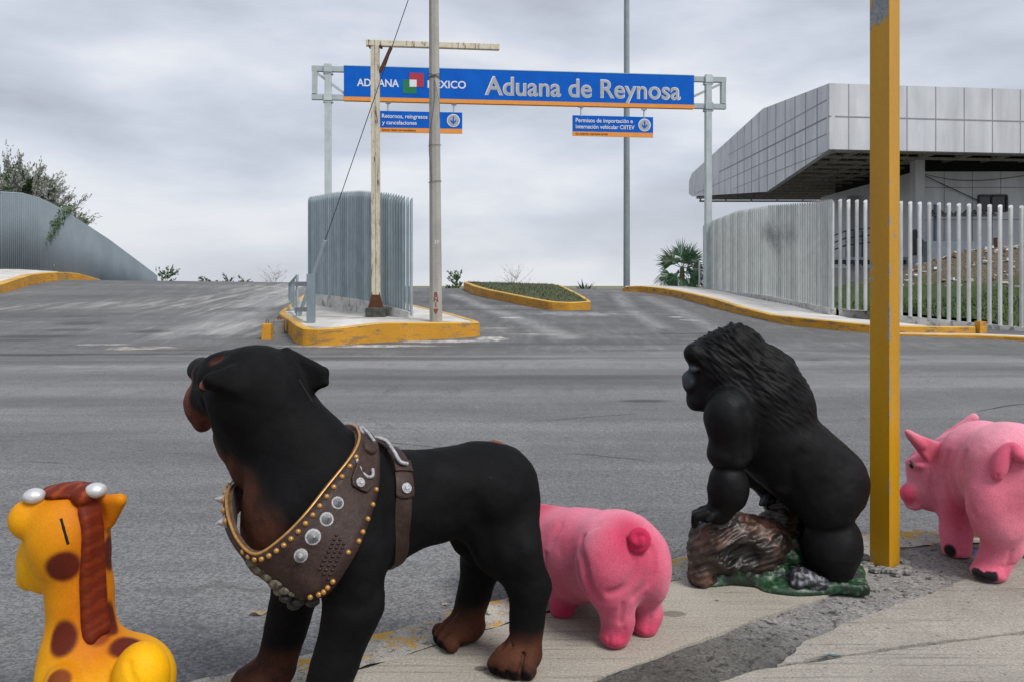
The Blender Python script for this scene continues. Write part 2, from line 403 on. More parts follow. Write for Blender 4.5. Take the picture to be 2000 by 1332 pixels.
# ---- concrete materials
def concrete(name, c1, c2, broom=None, dirt=0.5, grain=1.0):
    k = NM(name, 0.9); p = k.pos
    a = k.noise(p, 1.6, 5, 0.62); g = k.noise(p, 110, 4, 0.8); sp = k.noise(p, 42, 4, 0.7)
    c = k.ramp(a, (0.3, c1), (0.7, c2))
    c = k.mix(0.75 * grain, c, k.ramp(g, (0.32, 0.45), (0.66, 1.4)), 'MULTIPLY')
    spots = k.math('SUBTRACT', 1.0, k.step(sp, 0.30, 0.41))
    c = k.mix(k.math('MULTIPLY', spots, dirt), c, (0.075, 0.068, 0.058))
    nb = None
    if broom is not None:
        s = k.noise(k.map(p, (1.0, 48, 1), (0, 0, broom)), 1.0, 5, 0.75, 0.1)
        m = k.noise(p, 2.3, 3)
        ln = k.math('MULTIPLY', k.math('SUBTRACT', 1.0, k.step(s, 0.33, 0.47)), k.step(m, 0.36, 0.62))
        c = k.mix(k.math('MULTIPLY', ln, 0.8), c, (0.11, 0.10, 0.085))
        c = k.mix(0.3, c, k.ramp(s, (0.3, 0.7), (0.7, 1.2)), 'MULTIPLY')
        nb = k.bump(s, 0.55, 0.004)
    for (x, y, rx, ry, rot, amt) in STAINS.get(name, []):
        c = k.mix(k.math('MULTIPLY', k.blob((x, y), rx, ry, rot, 0.35, 0.4, 3.0), amt), c, (0.055, 0.05, 0.045))
    k.col(c); k.bump(k.mix(0.5, g, sp), 0.35, 0.004, nb)
    return k.m
STAINS = {}
def st(name, x, y, rx, ry, rot=0.0, amt=0.8):
    p = G0(x, y); STAINS.setdefault(name, []).append((p.x, p.y, rx, ry, rot, amt))
st('slab_concrete', 940, 1305, .030, .022); st('slab_concrete', 1315, 1198, .06, .035, 0, .55); st('slab_concrete', 1400, 1172, .012, .01)
M_slab = concrete('slab_concrete', (0.29, 0.265, 0.22), (0.38, 0.35, 0.295), broom=0.62, dirt=0.35)
M_slabB = concrete('worn_slab_concrete', (0.23, 0.21, 0.18), (0.37, 0.345, 0.30), broom=0.45, dirt=0.9)
M_mortar = None
def mortar():
    k = NM('dark_mortar', 0.95); p = k.pos
    g = k.noise(p, 75, 5, 0.8); a = k.noise(p, 3.0, 5, 0.65); sp = k.noise(p, 30, 5, 0.75)
    q = G0(1640, 1190); pale = k.blob((q.x + .25, q.y + .25), 1.25, .75, .5, .8, .3, 3)
    c = k.ramp(a, (0.3, (0.055, 0.053, 0.047)), (0.7, (0.125, 0.12, 0.107)))
    c = k.mix(pale, c, k.ramp(a, (0.35, (0.17, 0.163, 0.155)), (0.65, (0.30, 0.29, 0.275))))
    c = k.mix(0.9, c, k.ramp(g, (0.32, 0.25), (0.66, 1.8)), 'MULTIPLY')
    c = k.mix(k.math('SUBTRACT', 1.0, k.step(sp, .36, .46)), c, (0.03, 0.028, 0.024))
    k.col(c); b = k.bump(g, 0.8, 0.008); k.bump(sp, 0.6, 0.012, b)
    return k.m
M_mortar = mortar()

KERB = [(-7.0, -0.9), (-3.2, 1.28), (-1.6, 2.29), (-1.11, 2.61), (-.71, 2.855), (-.245, 3.19), (-.06, 3.31), (.34, 3.56), (.729, 3.775), (.95, 3.90), (1.4, 4.07), (2.06, 4.19), (2.75, 4.27), (6, 4.55), (14, 5.0)]
K3 = resample(catmull([Vector((x, y, 0)) for x, y in KERB], 12), 0.035)
def inset(line, d):
    o = []
    for i, p in enumerate(line):
        t = (line[min(i + 1, len(line) - 1)] - line[max(i - 1, 0)]).normalized(); o.append(p + Vector((t.y, -t.x, 0)) * d)
    return o
def jag(line, amp, f=9.0, seed=0.0):
    return [p + Vector((mnoise.noise((p.x * f, p.y * f, seed)), mnoise.noise((p.x * f, p.y * f, seed + 9)), 0)) * amp for p in line]
ko = jag(K3, 0.022, 7, 1); ki = jag(inset(K3, 0.25), 0.006, 9, 2)
# kerb: worn concrete strip with flaking yellow paint
k = NM('flaking_kerb', 0.9); p = k.pos
a = k.noise(p, 5, 6, 0.7); g = k.noise(p, 150, 3, .7); sp = k.noise(p, 34, 5, .75)
c = k.ramp(a, (0.3, (0.27, 0.25, 0.215)), (0.7, (0.48, 0.45, 0.39)))
c = k.mix(0.8, c, k.ramp(g, (0.3, 0.4), (0.7, 1.5)), 'MULTIPLY')
c = k.mix(k.math('SUBTRACT', 1.0, k.step(sp, .36, .46)), c, (0.06, 0.055, 0.045))
k1 = k.noise(k.map(p, (1, 2.0, 1), (0, 0, -.55)), 6.5, 6, .68, .3)
at = k.n('ShaderNodeAttribute'); at.attribute_name = 'edge'
c = k.mix(k.step(k.math('ADD', k1, k.math('MULTIPLY', at.outputs['Fac'], 0.10)), 0.602, 0.609), c, k.ramp(g, (.3, (0.36, 0.20, 0.02)), (.7, (0.60, 0.36, 0.05))))
k.col(c); b = k.bump(k.step(k1, .55, .57), .5, .006); k.bump(sp, .6, .008, b)
vs = []; fs = []; ed = []
NROW = 7
for i, (o_, i_) in enumerate(zip(ko, ki)):
    for j in range(NROW):
        t = j / (NROW - 1); q = o_.lerp(i_, t)
        z = -0.004 + 0.010 * mnoise.noise((q.x * 11, q.y * 11, 5)) - 0.03 * (1 - smooth(t / 0.18))
        vs.append((q.x, q.y, z)); ed.append(1 - t)
    vs.append((o_.x - 0.03, o_.y + 0.05, -0.14)); ed.append(1.0)
n_ = NROW + 1
for i in range(len(ko) - 1):
    for j in range(NROW - 1): fs.append((i * n_ + j, i * n_ + j + 1, (i + 1) * n_ + j + 1, (i + 1) * n_ + j))
    fs.append((i * n_ + NROW, i * n_, (i + 1) * n_, (i + 1) * n_ + NROW))
me = bpy.data.meshes.new('kerb'); me.from_pydata(vs, [], fs); me.materials.append(k.m); me.polygons.foreach_set('use_smooth', [True] * len(fs))
me.attributes.new('edge', 'FLOAT', 'POINT').data.foreach_set('value', ed)
kerb = struct(link('kerb', me, None, Vector((0, 0, 0)))); tagl(kerb, 'worn concrete kerb with flaking yellow paint')

# pavement base: dark mortar
vs = []; fs = []
kj = inset(K3, 0.22); rows = [0, .05, .12, .2, .3, .42, .56, .72, .9, 1.1, 1.35, 1.7, 2.2, 3, 5, 9]
kk = resample(kj, .07)
for p_ in kk:
    for r_ in rows:
        q = p_ + Vector((0.50, -0.86, 0)) * r_ * 1.05
        vs.append((q.x, q.y, -0.010 + 0.009 * mnoise.noise((q.x * 5, q.y * 5, 3)) + 0.006 * mnoise.noise((q.x * 17, q.y * 17, 3))))
m_r = len(rows)
for i in range(len(kk) - 1):
    for j in range(m_r - 1): fs.append((i * m_r + j, i * m_r + j + 1, (i + 1) * m_r + j + 1, (i + 1) * m_r + j))
me = bpy.data.meshes.new('pavement'); me.from_pydata(vs, [], fs); me.materials.append(M_mortar); me.polygons.foreach_set('use_smooth', [True] * len(fs))
pav = struct(link('pavement', me, None, Vector((0, 0, 0)))); tagl(pav, 'dark rough mortar between the pale paving slabs')

def slab(name, outline, mat, label, amp=0.012, top=0.0, seed=0.0):
    pts = resample(outline + [outline[0]], 0.022)
    if (pts[-1] - pts[0]).length < 0.01: pts.pop()
    pts = jag(pts, amp, 8, seed); pts = jag(pts, amp * .6, 27, seed + 4)
    vs = [Vector((p.x, p.y, top)) for p in pts]; n = len(vs)
    bm = bmesh.new(); tv = [bm.verts.new(v) for v in vs]; f = bm.faces.new(tv)
    if f.normal.z < 0: f.normal_flip()
    bmesh.ops.triangulate(bm, faces=[f])
    bv = [bm.verts.new(v + Vector((mnoise.noise(v * 30) * .003, 0, -0.05))) for v in vs]
    for i in range(n): bm.faces.new((tv[i], tv[(i + 1) % n], bv[(i + 1) % n], bv[i]))
    bmesh.ops.recalc_face_normals(bm, faces=bm.faces)
    me = bpy.data.meshes.new(name); bm.to_mesh(me); bm.free(); me.materials.append(mat)
    o = struct(link(name, me, None, Vector((0, 0, 0)))); tagl(o, label); return o
kin = inset(K3, 0.263)
A = [p for p in kin if -6 < p.x < 1.62 + .16]
A = [Vector((p.x, p.y, 0)) for p in A]
lowA = [G0(x, y) for x, y in [(1694, 1118), (1600, 1168), (1500, 1200), (1350, 1255), (1250, 1292), (1150, 1332), (1000, 1392), (600, 1570), (0, 1850)]]
slab('paving_slab', A[::1] + lowA + [Vector((-5.0, -1.5, 0))], M_slab, 'pale broomed concrete slab along the kerb', 0.010, 0.0, 1)
topB = [G0(x, y) for x, y in [(1520, 1296), (1575, 1252), (1640, 1222), (1700, 1200), (1780, 1172), (1850, 1148), (1905, 1122), (1960, 1092), (2060, 1070), (2500, 1060)]]
lowB = [G0(x, y) for x, y in [(2500, 1185), (2000, 1233), (1890, 1246), (1780, 1259), (1625, 1281), (1560, 1291)]]
slab('paving_slab', topB + lowB, M_slabB, 'worn pale slab wedged above the long crack', 0.014, 0.002, 2)
topC = [G0(x, y) for x, y in [(1395, 1334), (1480, 1309), (1625, 1287), (1780, 1264.5), (1890, 1251), (2000, 1238), (2500, 1192)]]
slab('paving_slab', topC + [Vector((4, -1, 0)), Vector((.2, -1, 0)), G0(1180, 1420)], M_slabB, 'worn pale slab in the bottom right corner', 0.008, 0.001, 3)

# loose grit along the kerb
g = MB(); rr = random.Random(3)
for i in range(1500):
    q = ko[rr.randrange(len(ko))]
    if not -2.2 < q.x < 4: continue
    d = abs(rr.gauss(0, .22)) + .03
    x, y = q.x - .53 * d + rr.uniform(-.05, .05), q.y + .85 * d + rr.uniform(-.05, .05); s = rr.uniform(.003, .009)
    vs = [(x + rr.uniform(-s, s), y + rr.uniform(-s, s), -.101), (x + s, y + rr.uniform(-s, s), -.101), (x + rr.uniform(-s, s), y + s, -.101), (x, y, -.10 + s * .8)]
    g.add(vs, [(0, 1, 3), (1, 2, 3), (2, 0, 3)])
gr = struct(g.build('gravel', simple('grit', (0.22, 0.21, 0.19), .9, var=.5, scale=60)), 'stuff'); tagl(gr, 'loose grit at the edge of the road')

# a few dry leaves, paint flakes and the blue-green scrap
def leaf(x, y, s, z, label, mat, grp=None, fold=.5):
    p = G0(x, y, z); m = MB(); a = rr.uniform(0, 6.28); n = 7; top = []; bot = []
    for i in range(n):
        t = i / (n - 1); wdt = s * .38 * math.sin(math.pi * (0.08 + 0.9 * t)) * rr.uniform(.75, 1.15)
        c0 = Vector(((t - .5) * s * 1.3, 0, .004 + s * .12 * math.sin(t * 7)))
        top.append(c0 + Vector((0, wdt, s * fold * .35 * rr.uniform(.5, 1.2)))); bot.append(c0 + Vector((0, -wdt, s * fold * .35 * rr.uniform(.3, 1.2))))
        top[-1] = (top[-1], c0)
    rot = Matrix.Rotation(a, 3, 'Z'); vs = []
    for (t_, c_), b_ in zip(top, bot): vs += [p + rot @ t_, p + rot @ c_, p + rot @ b_]
    fs = []
    for i in range(n - 1):
        for j in range(2): fs.append((i * 3 + j, i * 3 + j + 1, i * 3 + j + 4, i * 3 + j + 3))
    m.add(vs, fs, True)
    o = m.build('dry_leaf', mat, base=(p.x, p.y, z)); sd = o.modifiers.new('solid', 'SOLIDIFY'); sd.thickness = .0012
    return tag(o, label, 'leaf', grp)
M_leaf = simple('dead_leaf', (0.30, 0.22, 0.13), .8, var=.3, scale=60)
leaf(505, 1200, .055, -.1, 'crumpled brown leaf on the road just left of the black dog', M_leaf)
leaf(868, 1182, .022, -.1, 'tiny yellowish leaf on the road beneath the black dog', simple('yellow_leaf', (.45, .37, .14), .8))
m = MB(); q = G0(1625, 1282, .004)
m.tube([q + Vector((-.035, -.004, .002)), q + Vector((-.01, .003, .006)), q + Vector((.012, -.002, .004)), q + Vector((.03, .004, .002))], [.002, .004, .005, .002], 7)
tag(m.build('plastic_scrap', simple('teal_plastic', (.03, .09, .10), .5), base=q), 'small dark teal plastic scrap lying in the pavement crack', 'litter')
m = MB(); q = G0(1905, 1078, .004); m.box(q + Vector((0, 0, .004)), (.03, .012, .006), .3)
tag(m.build('bottle_cap_strip', simple('blue_plastic', (.05, .10, .45), .5), base=q), 'tiny blue plastic strip on the pavement between the hooves of the right pig', 'litter')

# ------------------------------------------------------------------ yellow kerbs, traffic islands, side pavements
def yellow_paint(name, wear=0.5, c=(0.52, 0.245, 0.012)):
    k = NM(name, 0.75); p = k.pos
    a = k.noise(p, 0.9, 5, .6); g = k.noise(p, 26, 5, .7); s = k.noise(k.map(p, (1, 1, 4)), 2.6, 6, .7)
    cc = k.ramp(a, (.3, tuple(x * .82 for x in c)), (.7, tuple(x * 1.12 for x in c)))
    cc = k.mix(.35, cc, k.ramp(g, (.3, .6), (.7, 1.25)), 'MULTIPLY')
    cc = k.mix(k.math('MULTIPLY', k.math('SUBTRACT', 1.0, k.step(s, .36 + .02 * wear, .50)), wear), cc, (.16, .12, .07))
    cc = k.mix(k.math('MULTIPLY', k.step(k.noise(p, 7, 6, .75), .60, .68), wear * .8), cc, (.36, .31, .22))
    k.col(cc); k.bump(g, .3, .01); return k.m
M_yel = yellow_paint('kerb_yellow', .7)
M_yelw = yellow_paint('kerb_yellow_worn', .95)
M_yeltop = yellow_paint('kerb_yellow_top', .35, (.60, .36, .07))
def stained(name, c1, c2, dirt=.6, sc=1.0):
    k = NM(name, .9); p = k.pos
    a = k.noise(k.map(p, (1, .35, 1), (0, 0, .2)), 1.2 * sc, 6, .65, .3); g = k.noise(p, 40, 4, .7); s = k.noise(k.map(p, (.5, 1.6, 1)), 1.4 * sc, 6, .7)
    c = k.ramp(a, (.3, c1), (.65, c2))
    c = k.mix(.35, c, k.ramp(g, (.3, .65), (.7, 1.2)), 'MULTIPLY')
    c = k.mix(k.math('MULTIPLY', k.math('SUBTRACT', 1.0, k.step(s, .36, .5)), dirt), c, (.15, .145, .135))
    k.col(c); k.bump(g, .3, .01); return k.m
M_island = stained('island_concrete', (.40, .385, .36), (.62, .60, .565), .75)
M_walk = stained('walk_concrete', (.48, .465, .44), (.62, .60, .57), .35)
M_lawn = None
k = NM('short_grass', .95); a = k.noise(k.pos, 1.2, 6, .7); g = k.noise(k.pos, 30, 5, .75)
c = k.ramp(a, (.36, (.085, .075, .05)), (.6, (.06, .085, .028))); c = k.mix(.8, c, k.ramp(g, (.3, .4), (.7, 1.5)), 'MULTIPLY')
k.col(c); k.bump(g, 1.0, .05); M_lawn = k.m

def ring_island(name, pts, wd, top_mat, label, top_name, top_label, dz=-.01):
    outer = []
    for (x, yb, yt) in pts:
        b = G(x, yb); outer.append((b, EYE - (yt - HY) * b.y / F))
    # smooth resample of the outline
    P = [Vector((b.x, b.y, zt)) for b, zt in outer]
    n = len(P); area = sum(P[i].x * P[(i + 1) % n].y - P[(i + 1) % n].x * P[i].y for i in range(n)); sgn = 1 if area > 0 else -1
    D = []
    for i in range(n):
        for k_ in range(6):
            D.append(P[i].lerp(P[(i + 1) % n], k_ / 6))
    n = len(D)
    for it in range(2): D = [(D[i - 1] + D[i] * 4 + D[(i + 1) % n]) / 6 for i in range(n)]
    inn = []
    for i in range(n):
        t = (D[(i + 1) % n] - D[i - 1]); t.z = 0; t.normalize(); inn.append(D[i] + Vector((-t.y, t.x, 0)) * wd * sgn)
    m = MB()
    vs = []
    for i in range(n):
        a = D[i]; q = inn[i]; t = (q - a); t.z = 0; t.normalize()
        vs += [(a.x - t.x * .02, a.y - t.y * .02, road_z(a.x, a.y) - .2), (a.x, a.y, a.z - .025), (a.x + t.x * .025, a.y + t.y * .025, a.z), (q.x, q.y, q.z), (q.x, q.y, q.z - .12)]
    for j in range(4):
        m.cur = 0 if j < 1 else 1
        m.add([], [])
        for i in range(n):
            pass
    b0 = len(m.v); m.v += [tuple(v) for v in vs]
    for i in range(n):
        for j in range(4):
            i2 = (i + 1) % n
            m.f.append((b0 + i * 5 + j, b0 + i2 * 5 + j, b0 + i2 * 5 + j + 1, b0 + i * 5 + j + 1)); m.mi.append(0 if j == 0 else 1); m.sm.append(False)
    o = m.build(name, [M_yel, M_yeltop]); struct(o); tagl(o, label)
    bm = bmesh.new(); f = bm.faces.new([bm.verts.new(v + Vector((0, 0, dz))) for v in inn]); bmesh.ops.triangulate(bm, faces=[f])
    bmesh.ops.recalc_face_normals(bm, faces=bm.faces)
    if sum(f.normal.z for f in bm.faces) < 0: bmesh.ops.reverse_faces(bm, faces=bm.faces)
    bv = BVHTree.FromBMesh(bm); me = bpy.data.meshes.new(top_name); bm.to_mesh(me); bm.free(); me.materials.append(top_mat)
    o2 = struct(link(top_name, me, None, Vector((0, 0, 0)))); tagl(o2, top_label)
    return bv, inn
ISL = [(544, 623, 610), (551, 634, 616), (566, 657, 625), (580, 671, 636), (592, 675, 641), (620, 676, 642.5), (650, 675, 641), (683, 673, 638), (720, 670, 633), (755, 668, 630), (850, 663, 630), (944, 657, 630), (880, 632, 612), (811, 610, 597), (730, 585, 574), (660, 575, 565), (612, 574, 562), (567, 607, 594)]
isl_bvh, isl_in = ring_island('traffic_island_kerb', ISL, .16, M_island, 'high yellow kerb round the island of the poles', 'traffic_island', 'stained concrete top of the pole island')
def on(bvh, x, y):
    d = (W(x, y, 10) - Vector((0, 0, EYE))).normalized(); h = bvh.ray_cast(Vector((0, 0, EYE)), d)
    return h[0] if h[0] is not None else G(x, y)
MED = [(904, 563, 551), (913, 570, 554), (926, 576, 559), (950, 582, 565.5), (980, 588, 571.5), (1030, 598.5, 581.5), (1072, 606, 589), (1112, 607, 591), (1157, 606, 589), (1135, 590, 576), (1112, 577, 565), (1098, 572, 558), (1080, 569, 555), (990, 565, 553), (930, 563, 551)]
med_bvh, med_in = ring_island('median_kerb', MED, .14, M_lawn, 'yellow kerb round the grassy median', 'grass_verge', 'patchy grass bed of the median island')
# short grass tufts on the median
g = MB(); rr = random.Random(11)
bx = [p.x for p in med_in]; by = [p.y for p in med_in]
cnt = 0
while cnt < 2600:
    x, y = rr.uniform(min(bx), max(bx)), rr.uniform(min(by), max(by))
    h = med_bvh.ray_cast(Vector((x, y, 9)), Vector((0, 0, -1)))
    if h[0] is None: cnt += 1; continue
    cnt += 1; z = h[0].z; a = rr.uniform(0, 3.14); s = rr.uniform(.03, .09); wv = Vector((math.cos(a), math.sin(a), 0)) * .02
    q = Vector((x, y, z)); g.add([q - wv, q + wv, q + Vector((rr.uniform(-.04, .04), rr.uniform(-.04, .04), s))], [(0, 1, 2)])
o = struct(g.build('grass', simple('grass_blade', (.075, .10, .035), .9, var=.4, scale=2)), 'stuff'); tagl(o, 'short grass on the median')

# right-hand kerb and pavement
RK = [(1216, 569, 562), (1228, 570, 559.5), (1250, 571, 559), (1285, 575, 562), (1317, 580, 567), (1355, 590, 575), (1394, 601, 584), (1440, 613, 598.5), (1504, 628, 615), (1545, 636, 619), (1588, 641, 623.5), (1640, 646, 628.5), (1698, 651, 634), (1760, 652, 637), (1840, 652, 638), (1905, 652.5, 638.5)]
RKp = []
for (x, yb, yt) in RK:
    b = G(x, yb); RKp.append((b, EYE - (yt - HY) * b.y / F))
def strip_kerb(name, rp, wd, label, mats, side):
    m = MB(); vs = []
    P = [Vector((b.x, b.y, zt)) for b, zt in rp]; n = len(P); inn = []
    for i in range(n):
        t = P[min(i + 1, n - 1)] - P[max(i - 1, 0)]; t.z = 0; t.normalize(); q = Vector((-t.y, t.x, 0)) * side
        a = P[i]; inn.append(a + q * wd)
        vs += [(a.x - q.x * .015, a.y - q.y * .015, road_z(a.x, a.y) - .25), (a.x, a.y, a.z - .02), (a.x + q.x * .02, a.y + q.y * .02, a.z), (a.x + q.x * wd, a.y + q.y * wd, a.z), (a.x + q.x * wd, a.y + q.y * wd, a.z - .4)]
    m.v = [tuple(v) for v in vs]
    for i in range(n - 1):
        for j in range(4): m.f.append((i * 5 + j, (i + 1) * 5 + j, (i + 1) * 5 + j + 1, i * 5 + j + 1)); m.mi.append(0 if j == 0 else 1); m.sm.append(False)
    for i in (0, n - 1): m.f.append(tuple(i * 5 + j for j in range(5))); m.mi.append(0); m.sm.append(False)
    o = struct(m.build(name, mats)); tagl(o, label); return inn
rk_in = strip_kerb('kerb_right', RKp, .17, 'yellow kerb curving up the right side of the ramp', [M_yelw, M_yeltop], 1)
m = MB()
for (x, y0, y1) in [(1919, 628, 646)]:
    b = G(1919, 652); m.box((b.x, b.y + .08, b.z + .14), (.17, .2, .30), .1)
o = struct(m.build('kerb_end_block', M_yel)); tagl(o, 'yellow block ending the right kerb')
LK = [(1755, 656.5, 651.5), (1820, 658.5, 653), (1905, 661, 654), (1960, 664, 656.5), (2000, 667, 658.5), (2080, 672, 663), (2250, 684, 673)]
lk = []
for (x, yb, yt) in LK:
    b = G(x, yb); lk.append((b, EYE - (yt - HY) * b.y / F))
lk_in = strip_kerb('lower_kerb', lk, .15, 'low yellow kerb strip at the right edge', [M_yel, M_yeltop], 1)

# fence foot lines: (x px, base y px, depth)
FC = W(1626, 602, 22.4); FR = W(2000, 640, 19.6); FL = W(1375, 562, 36.3)
FRx = W(2300, 668, 17.9)
backL = [W(1222, 558, 38.5), W(1240, 557.5, 38.2), W(1265, 557, 38), W(1300, 557.5, 37.6), W(1335, 558.5, 37.0), FL, W(1400, 566, 34.4), W(1439, 575, 31.4), W(1500, 587, 27.9), W(1545, 594.5, 25.9), W(1590, 606, 23.9), W(1630, 614, 22.4), W(1698, 622, 21.7), W(1760, 628, 21.2), W(1840, 637, 20.7), W(1905, 643, 20.2)]
m = MB(); n = len(rk_in)
rows_ = 5
for i in range(n):
    a, b = rk_in[i].copy(), backL[i].copy(); a.z -= .012; b.z -= .03
    if b.y < a.y + .25: b.y = a.y + .25
    for j in range(rows_): m.v.append(tuple(a.lerp(b, j / (rows_ - 1))))
for i in range(n - 1):
    for j in range(rows_ - 1): m.f.append((i * rows_ + j, i * rows_ + j + 1, (i + 1) * rows_ + j + 1, (i + 1) * rows_ + j)); m.mi.append(0); m.sm.append(True)
o = struct(m.build('sidewalk_right', M_walk)); tagl(o, 'pale concrete sidewalk in front of the right fence')
m = MB(); n = len(lk_in); far_ = [W(1755, 640, 20.9), W(1820, 644, 20.6), W(1905, 648, 20.2), W(1960, 651, 19.8), W(2000, 653, 19.5), W(2080, 660, 18.9), W(2250, 673, 17.8)]
for i in range(n):
    a, b = lk_in[i].copy(), far_[i]; a.z -= .01
    for j in range(4): m.v.append(tuple(a.lerp(b, j / 3)))
for i in range(n - 1):
    for j in range(3): m.f.append((i * 4 + j, i * 4 + j + 1, (i + 1) * 4 + j + 1, (i + 1) * 4 + j)); m.mi.append(0); m.sm.append(True)
o = struct(m.build('verge_right', M_walk)); tagl(o, 'narrow pale strip behind the low kerb')

# left-hand kerb and pavement
LP = [(-260, 668, 640), (-130, 615, 590), (0, 574.5, 556.5), (25, 568, 548.5), (60, 558, 537), (88, 552, 533.5), (111, 549.5, 532)]
lp = []
for (x, yb, yt) in LP:
    b = G(x, yb); lp.append((b, EYE - (yt - HY) * b.y / F))
tail = lp[-1][0]; ztl = lp[-1][1]
for (x, Y, zz) in [(135, 37.6, EYE + 17.5 * 37.6 / F), (156, 38.4, EYE + 15.0 * 38.4 / F), (195, 40.2, EYE + 3.5 * 40.2 / F), (225, 42, EYE - .25)]:
    q = W(x, 550, Y); q.z = road_z(q.x, q.y); lp.append((q, zz))
lp_in = strip_kerb('kerb_left', lp, .3, 'yellow kerb humping over the left side of the ramp', [M_yel, M_yeltop], 1)
LF = [W(-330, 523, 31.0), W(-150, 522, 32), W(0, 523, 33.5), W(50, 523.5, 34.8), W(100, 528, 36.7), W(150, 537, 39.5), W(190, 545, 42.5), W(230, 551, 66), W(275, 556, 100), W(305, 560, 160)]
m = MB(); bk = [LF[0], LF[1], LF[2], LF[2].lerp(LF[3], .6), LF[3].lerp(LF[4], .3), LF[3].lerp(LF[4], .7), LF[4], LF[4].lerp(LF[5], .6), LF[5], LF[6]]
for a, b in zip(lp_in, bk):
    a = a.copy(); a.z -= .012; b = b + Vector((0, .3, -.05))
    for j in range(4): m.v.append(tuple(a.lerp(b, j / 3)))
for i in range(len(bk) - 1):
    for j in range(3): m.f.append((i * 4 + j, i * 4 + j + 1, (i + 1) * 4 + j + 1, (i + 1) * 4 + j)); m.mi.append(0); m.sm.append(True)
o = struct(m.build('sidewalk_left', M_walk)); tagl(o, 'pale sidewalk below the corrugated fence')

# cracks and joints in the asphalt: thin dark fillings with a ragged outline
m = MB(); rr = random.Random(31)
for pts, wd in ([[(1046, 653), (1200, 654), (1350, 652), (1490, 651)], .035], [[(838, 604), (920, 606), (1010, 607)], .05], [[(1160, 606), (1240, 605), (1335, 604)], .05], [[(1904, 803), (1950, 797), (2004, 789), (2080, 782)], .020], [[(1048, 822), (1150, 815), (1262, 807)], .012],
                [[(1098, 886), (1160, 890), (1240, 896), (1292, 906)], .010], [[(1140, 886), (1172, 887)], .030], [[(1310, 925), (1340, 912), (1352, 905)], .016], [[(250, 683), (330, 685), (420, 684)], .05], [[(-20, 694), (70, 694), (170, 691)], .06], [[(1585, 701), (1640, 704)], .05], [[(500, 850), (700, 858), (900, 880)], .010],
                [[(1240, 1010), (1262, 1000), (1290, 1002)], .008], [[(0, 905), (60, 900), (150, 908)], .008], [[(1800, 905), (1900, 890), (2010, 893)], .010]):
    q = resample(catmull([G(*p_) for p_ in pts], 10), .10 if wd > .012 else .05); L_ = []; R_ = []
    for i, p in enumerate(q):
        t = (q[min(i + 1, len(q) - 1)] - q[max(i - 1, 0)]).normalized(); nrm = Vector((-t.y, t.x, 0)); o_ = nrm * mnoise.noise((p.x * 1.7, p.y * 1.7, 2)) * .06
        for S, sg in ((L_, 1), (R_, -1)):
            v = p + o_ + nrm * sg * wd * .5 * rr.uniform(.35, 1.2) * min(1, .25 + i * .2, .25 + (len(q) - 1 - i) * .2); v.z = road_z(v.x, v.y) + .004; S.append(v)
    m.add([v for ab in zip(L_, R_) for v in ab], [(2 * i, 2 * i + 1, 2 * i + 3, 2 * i + 2) for i in range(len(q) - 1)])
o = struct(m.build('road_cracks', simple('crack_filling', (.030, .029, .028), .9, var=.4, scale=30))); tagl(o, 'dark cracks and joints in the asphalt')
# ------------------------------------------------------------------ fences
def galv(name, c, rust=0.0, sc=3.0, smear=False, rough=.38):
    k = NM(name, rough); p = k.pos; a = k.noise(p, sc, 5, .6); s = k.noise(k.map(p, (6, 6, .35)), 1.5, 5, .65)
    cc = k.ramp(a, (.3, tuple(x * .86 for x in c)), (.7, tuple(x * 1.1 for x in c)))
    oi = k.n('ShaderNodeObjectInfo'); cc = k.mix(1.0, cc, k.ramp(oi.outputs['Random'], (0, .72), (1, 1.12)), 'MULTIPLY')
    zz = k.n('ShaderNodeSeparateXYZ'); k.l(k.obj, zz.inputs[0]); rs = k.noise(k.map(p, (7, 7, .8)), 2.0, 5, .7); cc = k.mix(k.math('MULTIPLY', k.step(rs, .62, .74), .35), cc, (.20, .12, .07))
    cc = k.mix(k.math('MULTIPLY', k.math('SUBTRACT', 1.0, k.step(s, .30, .46)), .35), cc, tuple(x * .45 for x in c))
    if rust: cc = k.mix(k.math('MULTIPLY', k.step(k.noise(p, 5, 6, .7), .62, .72), rust), cc, (.16, .07, .03))
    if smear:
        for (x, y, Y, rx, rz) in ((1500, 452, 28.6, .07, .5), (1512, 462, 28, .06, .5), (1524, 475, 27.4, .08, .7), (1545, 462, 26.3, .07, .5)):
            q = W(x, y, Y); mpn = k.n('ShaderNodeMapping', vector_type='TEXTURE'); k.l(p, mpn.inputs[0]); mpn.inputs['Location'].default_value = q; mpn.inputs['Scale'].default_value = (rx * 2, 1.0, rz)
            ln = k.n('ShaderNodeVectorMath', operation='LENGTH'); k.l(mpn.outputs[0], ln.inputs[0]); d = k.math('ADD', ln.outputs['Value'], k.math('MULTIPLY', k.math('SUBTRACT', k.noise(p, 4, 5, .7), .5), 1.2))
            cc = k.mix(k.math('MULTIPLY', k.math('SUBTRACT', 1.0, k.step(d, .2, 1.1)), .5), cc, (.08, .08, .08))
    k.col(cc); k.metal(.0); return k.m
M_pipeG = galv('grey_pipe_paint', (.47, .50, .49), smear=True)
M_pipeW = galv('pale_pipe_paint', (.58, .59, .58))
M_pipeB = galv('blue_grey_pipe_paint', (.33, .40, .43))
M_base = stained('fence_base_concrete', (.40, .39, .37), (.62, .61, .58), .8, 3)
